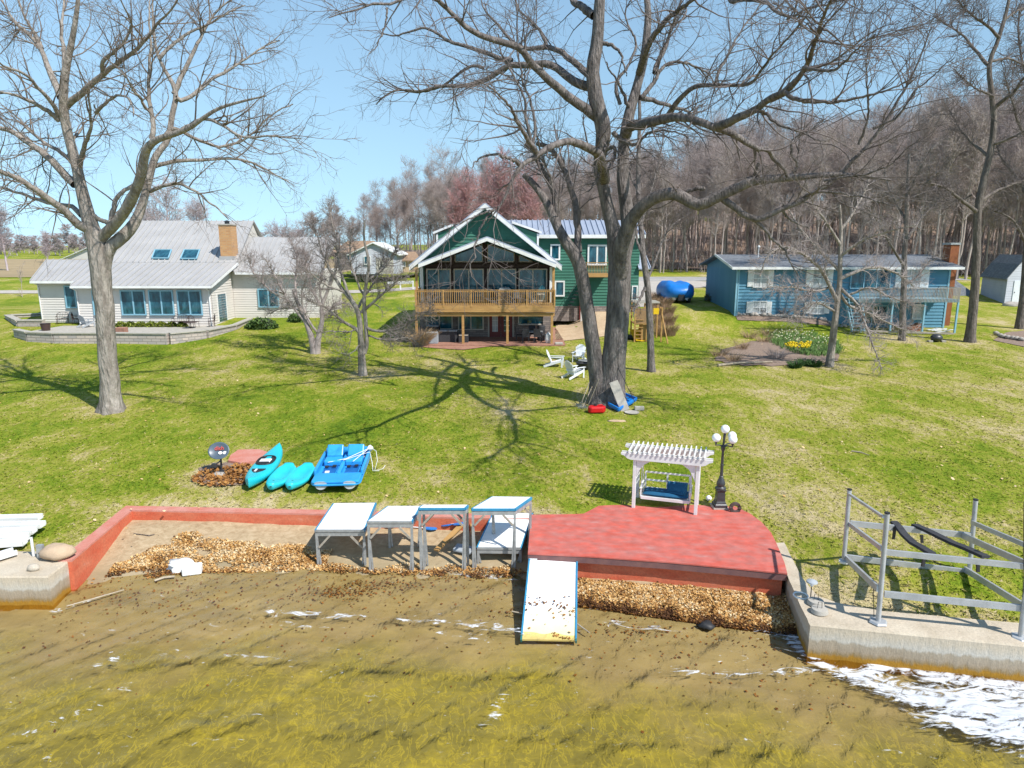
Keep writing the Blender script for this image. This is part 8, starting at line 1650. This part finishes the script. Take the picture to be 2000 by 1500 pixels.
# ================================================================= SMALL THINGS ON THE LAWN
# playset behind the trees
Yq = g(1262, 668).y; e = empty('play_tower', (X_(1262, Yq, 668), Yq, gz(X_(1262, Yq), Yq)), 'small cedar play tower with yellow roof panel behind the slender trunk', 'playset')
q0 = X_(1240, Yq, 640); q1 = X_(1292, Yq, 640); zb = gz(q0, Yq); zt = Z_(592, Yq)
for x in (q0, (q0 + q1) / 2, q1):
    for y in (Yq, Yq + 1.6): MB().box(x - .05, x + .05, y - .05, y + .05, zb - .1, zt if x < q1 else Z_(600, Yq)).build('post', 'cedar', e)
pf = MB(); zp_ = Z_(632, Yq); pf.box(q0, q1 - .8, Yq, Yq + 1.6, zp_ - .08, zp_); pf.build('platform', 'cedar', e)
MB().box(q0, (q0 + q1) / 2, Yq - .02, Yq + .02, zp_ + .1, Z_(602, Yq)).build('side_panel', 'deck_wood', e)
rf_ = MB(); 
for i in range(8): y = Yq - .1 + i * .24; rf_.box(q0 - .1, q1 - .2, y, y + .06, zt, zt + .1)
rf_.build('roof_slats', 'pale_conc', e)
MB().box(X_(1279, Yq), X_(1290, Yq), Yq + .1, Yq + .13, Z_(614, Yq), Z_(602, Yq)).build('yellow_panel', 'yellow', e)
ld = MB()
for i in range(6): z = zb + .25 + i * .27; ld.box(q0 + .05, q0 + .6, Yq - .08, Yq - .03, z, z + .05)
ld.build('ladder', 'cedar', e); MB().box(X_(1257, Yq), X_(1268, Yq), Yq + .2, Yq + 1.2, zb, zp_ - .1).build('sand_box', 'cedar', e)
sw_ = MB(); sw_.tube([(q1 - .1, Yq + .2, Z_(600, Yq)), (q1 + .3, Yq - .9, zb)], .05, 6); sw_.build('swing_strut', 'cedar', e)
p = g(1245, 666); e2 = empty('slide', (p.x, p.y, p.z), 'short bright yellow plastic slide end lying at the play tower', 'slide'); s_ = MB(); a0 = p + Vector((-.1, 1.0, .75)); pts = [a0, p + Vector((0, .55, .35)), p + Vector((.1, .1, .12)), p + Vector((.15, -.35, .07))]
vs = []
for c in pts: vs += [c + Vector((-.35, 0, .12)), c + Vector((-.3, 0, 0)), c + Vector((.3, 0, 0)), c + Vector((.35, 0, .12)), c + Vector((.3, 0, -.04)), c + Vector((-.3, 0, -.04))]
fs = [(k * 6 + j, k * 6 + (j + 1) % 6, k * 6 + 6 + (j + 1) % 6, k * 6 + 6 + j) for k in range(3) for j in range(6)] + [(0, 1, 2, 3, 4, 5)[::-1], (18, 19, 20, 21, 22, 23)]
s_.add(vs, fs); s_.build('chute', 'yellow', e2)
p = g(1234, 664); lump((p.x, p.y + .3, p.z + .15), .4, (1.1, .7, .5), 17, 'black', 'rubber_tyre', 'dark rubber heap at the foot of the play tower slide', 'tyre', amp=.4, n=12, m=8)
def tuft(name, c, h, r, n, mat, label, cat='grass clump', grp=None, seed=1, rad=.012, lean=.5):
    rg = np.random.RandomState(seed); a = rg.rand(n) * 6.283; rr = r * .35 * rg.rand(n) ** .5; P = np.zeros((n, 4, 3)); P[:, 0] = np.array(c) + np.stack([rr * np.cos(a), rr * np.sin(a), -.02 * np.ones(n)], 1)
    d = norm(np.stack([np.cos(a) * lean * rg.rand(n), np.sin(a) * lean * rg.rand(n), np.ones(n)], 1)); hh = h * (.6 + .5 * rg.rand(n))
    for k in range(1, 4): d = norm(d + np.stack([np.cos(a) * .18, np.sin(a) * .18, -.12 * np.ones(n)], 1) * k * .5); P[:, k] = P[:, k - 1] + d * (hh / 3)[:, None]
    o = tmesh(name, [(P, np.full((n, 4), rad) * np.linspace(1, .3, 4)[None], 3)], mat, origin=tuple(c)); o.location = c; tag(o, label, cat, grp); return o
p = g(822, 676); tuft('ornamental_grass', tuple(p), 1.5, 1.3, 420, 'dry_grass', 'big tan dry ornamental grass clump at the left corner of the patio', lean=.6, rad=.014)
mk_ = mk('dry_brown', (.26, .16, .10), (.38, .26, .17), scale=3, rough=1)
for i, (px, py, h_, lb) in enumerate(((1300, 654, 1.0, 'nearest of the row of reddish dry grass clumps by the play tower'), (1298, 634, 1.0, 'second clump from the play tower in the dry grass row'), (1296, 616, 1.0, 'middle clump of the dry grass row running to the road'), (1292, 600, 1.0, 'second clump from the road in the dry grass row'), (1289, 586, .9, 'farthest clump of the dry grass row, next to the road'))):
    p = g(px, py); tuft('dry_grass_clump', tuple(p), h_, 2.2, 380, mk_, lb, 'grass clump', 'row of dry grass clumps by the play tower', seed=50 + i, rad=.014, lean=.3)
p = g(1405, 563); leafball('dry_bush', (p.x, p.y, p.z), 1.3, (.9, .8, 1.6), 2200, 'f_dry', 'tan dry shrub at the left corner of the blue house by the road', 'bush', size=.2, seed=61)
p = g(1405, 588); leafball('olive_shrub', (p.x, p.y, p.z), 1.3, (1, .9, .8), 2200, 'f_olive', 'olive-green shrub in front of the tan bush left of the blue house', 'bush', size=.16, seed=62)
for i, (px, lb) in enumerate(((1452, 'bare twiggy shrub under the lower left window of the blue house'), (1487, 'bare twiggy shrub right of the lower left window of the blue house'), (1530, 'bare twiggy shrub midway along the blue wall'), (1563, 'bare twiggy shrub left of the lower middle window of the blue house'), (1592, 'bare twiggy shrub under the lower middle window of the blue house'))):
    p = g(px, 613 + (px - 1450) * .04); tuft('bare_shrub', tuple(p), .9, 1.0, 70, 'twig_big', lb, 'shrub', 'bare shrubs along the blue house', seed=70 + i, rad=.02, lean=.6)
p = g(855, 640 - 8); tuft('bare_shrub', (X_(792, 50, 640), 50.2, gz(-8, 50)), 1.9, 1.8, 160, 'twig_pale', 'grey bare shrub hanging at the left corner of the green house', 'shrub', seed=91, rad=.014, lean=1.0)
for i, (px, py) in enumerate(((1090, 613), (1098, 610), (1107, 612), (1118, 607), (1126, 604), (1112, 617))):
    p = g(px, py); lump((p.x, p.y, p.z + .05), .3, (1.2, .8, .6), 80 + i, 'rock', 'retaining_rock', 'pale field stone at the foot of the boxwoods beside the deck', 'rock', 'stones at the foot of the boxwoods', amp=.3, n=10, m=7)
# garden bed: daffodils, perennials, log
K = 480; rg = np.random.RandomState(8); pts = []; fl_ = []; fy = []
while len(pts) < K:
    px, py = rg.uniform(1490, 1640), rg.uniform(653, 712)
    inside = (px - 1572) ** 2 / 72 ** 2 + (py - 672 - (px - 1570) * .17) ** 2 / 22 ** 2 < 1
    if inside: pts.append(tuple(g(px, py))); (fy if (1535 < px < 1580 and 678 < py < 690) else fl_).append(len(pts) - 1) if (rg.rand() < .36 and py < 670 + (px - 1500) * .1) or (1535 < px < 1580 and 678 < py < 690) else None
A_ = np.array(pts); n = len(A_) * 4; B_ = np.repeat(A_, 4, 0) + np.concatenate([rg.randn(n, 2) * .08, np.zeros((n, 1))], 1); a = rg.rand(n) * 6.28; P = np.zeros((n, 3, 3)); P[:, 0] = B_; P[:, 1] = B_ + np.stack([np.cos(a) * .05, np.sin(a) * .05, np.full(n, .18)], 1); P[:, 2] = B_ + np.stack([np.cos(a) * .14, np.sin(a) * .14, np.full(n, .32)], 1)
o = tmesh('daffodil_leaves', [(P, np.full((n, 3), .022) * np.array([1, 1, .3])[None], 3)], 'daff_green'); o['kind'] = 'stuff'; o['label'] = 'green daffodil leaves in the oval garden bed'
for ids, mt, nm, lb in ((fl_, 'daff_pale', 'daffodils', 'pale yellow and white daffodil flowers at the back of the oval bed'), (fy, 'daff_yellow', 'daffodils', 'deep yellow daffodil flowers in the middle of the oval bed')):
    mb = MB()
    for i in ids:
        for q in range(1 if mt == 'daff_pale' else 3): c = A_[i] + np.array([rg.randn() * .1, rg.randn() * .1, .36 + .06 * rg.rand()]); k_ = .06; mb.add([(c[0] + k_ * math.cos(t), c[1] - .03 * math.sin(t), c[2] + k_ * math.sin(t)) for t in np.arange(6) * 1.047] + [(c[0], c[1] - .07, c[2] + .02), (c[0], c[1] + .03, c[2])], [(j, (j + 1) % 6, 6) for j in range(6)] + [((j + 1) % 6, j, 7) for j in range(6)])
    o = mb.build(nm, mt); o['kind'] = 'stuff'; o['label'] = lb
for i, (px, py, lb) in enumerate(((1573, 714, 'dark green leafy clump at the front of the oval bed'), (1553, 718, 'small dark green clump left of the front clump in the oval bed'), (1590, 716, 'dark green clump between the front clump and the low tree trunk'))):
    p = g(px, py); tuft('leafy_clump', tuple(p), .5, .9, 160, 'juniper', lb, 'plant', 'green clumps in the oval bed', seed=100 + i, rad=.03, lean=.7)
for i, (px, py, lb) in enumerate(((1517, 700, 'bare grey twiggy shrub at the front of the oval bed'), (1490, 668, 'tan dry perennial stems at the back left of the oval bed'), (1448, 682, 'pale dry stems in the left part of the oval bed'), (1405, 695, 'reddish dry twigs at the left end of the oval bed'), (1465, 660, 'upright dry stalks behind the oval bed'), (1432, 705, 'low dry twigs near the log'), (1500, 655, 'dry seed-head stalks left of the daffodils'))):
    p = g(px, py); tuft('dry_perennial', tuple(p), .8, 1.1, 80, 'twig_pale' if i == 0 else 'dry_grass', lb, 'plant', 'dry perennials in the oval bed', seed=110 + i, rad=.014, lean=.8)
a = g(1402, 716, .08); b_ = g(1508, 710, .1); stick([a, a.lerp(b_, .4) + Vector((0, .1, .05)), b_], [.09, .07, .05], 'long pale fallen branch lying along the front of the oval bed', 'fallen_branch')
p = g(1828, 668); e = empty('kettle_grill', p, 'dark upturned kettle grill on bricks in front of the blue house deck', 'grill'); MB().sphere(p + Vector((0, 0, .32)), .38, 20, 12, (1.1, 1, .75)).build('bowl', 'grey_plastic' if False else 'iron', e, smooth=True)
for dx in (-.45, .5): MB().box(p.x + dx - .18, p.x + dx + .14, p.y - .2, p.y + .1, p.z - .02, p.z + .14).build('brick', 'rock', e, bevel=.02)
# around the foot of the giant tree
p = g(1165, 806); e = empty('fuel_tank', p, 'red plastic fuel tank lying at the foot of the giant tree', 'fuel tank'); q = [(-.42, -.1), (-.3, -.26), (.3, -.2), (.44, .05), (.3, .28), (-.3, .22)]; MB().prism([(p.x + x, p.y + y) for x, y in q], p.z + .02, p.z + .32).build('tank', 'red_plastic', e, bevel=.07); MB().tube([p + Vector((-.05, .02, .3)), p + Vector((-.05, .02, .40))], .07, 10).build('cap', 'black', e)
MB().tube([p + Vector((.05, 0, .31)), p + Vector((.1, 0, .38)), p + Vector((.25, 0, .37)), p + Vector((.3, .02, .3))], .02, 6).build('handle', 'red_plastic', e)
p = g(1206, 800); e = empty('toboggan', p, 'bright blue plastic sled lying behind the leaning board', 'sled')
a, b_, c, d = g(1188, 797, .15), g(1208, 806, .10), g(1243, 790, .22), g(1215, 782, .3); s_ = MB(); s_.slab(a, b_, c, d, .06); s_.build('sled_bed', 'bright_blue', e, bevel=.02)
rm = MB(); up = Vector((0, 0, .07))
for u, v in ((a, b_), (b_, c), (c, d), (d, a)): rm.beam(u + up, v + up, .07, .12)
rm.build('sled_rim', 'bright_blue', e, bevel=.015)
rb_ = MB()
for t in (.25, .5, .75): rb_.beam(a.lerp(d, t) + Vector((0, 0, .02)), b_.lerp(c, t) + Vector((0, 0, .02)), .05, .04)
rb_.build('ribs', 'bright_blue', e)
Yt = g(1216, 803).y; a = g(1221, 803, .02); b_ = at_y(1198, 745, a.y + .5); solo(MB().beam(a, b_, .42, .05, up=(0, -1, .2)), 'leaning_board', 'pale_conc', 'long pale plank leaning against the giant tree trunk', 'board', bevel=.01)
def rake(a, b_, label, head=True):
    e = empty('yard_rake', a, label, 'rake', 'long-handled tools leaning on the giant tree'); MB().tube([a, b_], .022, 6).build('handle', 'driftwood', e)
    h_ = MB(); d = Vector((.35, -.12, 0)); h_.beam(a - d * .6, a + d * .6, .04, .05)
    for i in range(9): q = a - d * .6 + d * 1.2 * i / 8; h_.tube([q, q + Vector((0, -.03, -.09))], .008, 4)
    h_.tube([a - d * .5, a.lerp(b_, .12)], .01, 4); h_.tube([a + d * .5, a.lerp(b_, .12)], .01, 4); h_.build('rake_head', 'grey_alu', e)
rake(g(1134, 795, .1), at_y(1153, 742, YB - .1), 'wooden-handled rake leaning leftmost on the giant tree'); rake(g(1138, 799, .1), at_y(1158, 752, YB - .2), 'metal rake leaning just right of the wooden-handled one')
solo(MB().tube([g(1149, 792, .03), at_y(1170, 740, YB - .6)], .022, 6), 'broom_handle', 'driftwood', 'pale pole leaning between the rakes and the giant trunk', 'pole')
solo(MB().tube([at_y(1207, 718, YB - .55), at_y(1222, 748, YB - 1), at_y(1240, 785, YB - 1.2)], .015, 5).tube([at_y(1155, 735, YB - .5), at_y(1150, 760, YB - .8), at_y(1144, 790, YB - 1)], .015, 5), 'tie_rope', 'black', 'dark cable hanging down around the giant tree trunk', 'cable')
p = g(1249, 801); solo(MB().box(p.x - .23, p.x + .2, p.y - .1, p.y + .1, p.z, p.z + .18), 'white_brick', 'pale_conc', 'small white block right of the blue sled', 'block', bevel=.02)
p = g(1234, 807); solo(MB().lathe([(.26, 0), (.33, .03), (.34, .06), (.26, .035)], p, 18), 'round_lid', 'pale_conc', 'flat round pale lid on the grass right of the leaning board', 'lid')
p = g(1205, 822); lump((p.x, p.y, p.z), .3, (1.4, .6, .12), 5, 'sandy', 'bare_root', 'bare tan root showing in the grass below the giant tree', 'root', amp=.3, n=10, m=6)
p = g(1680, 887); a = p + Vector((-.2, .25, .04)); stick([a, a + Vector((.25, -.2, .02)), a + Vector((.4, -.5, .0))], [.03, .025, .012], 'small pale branch lying alone on the right-hand lawn', 'fallen_branch')
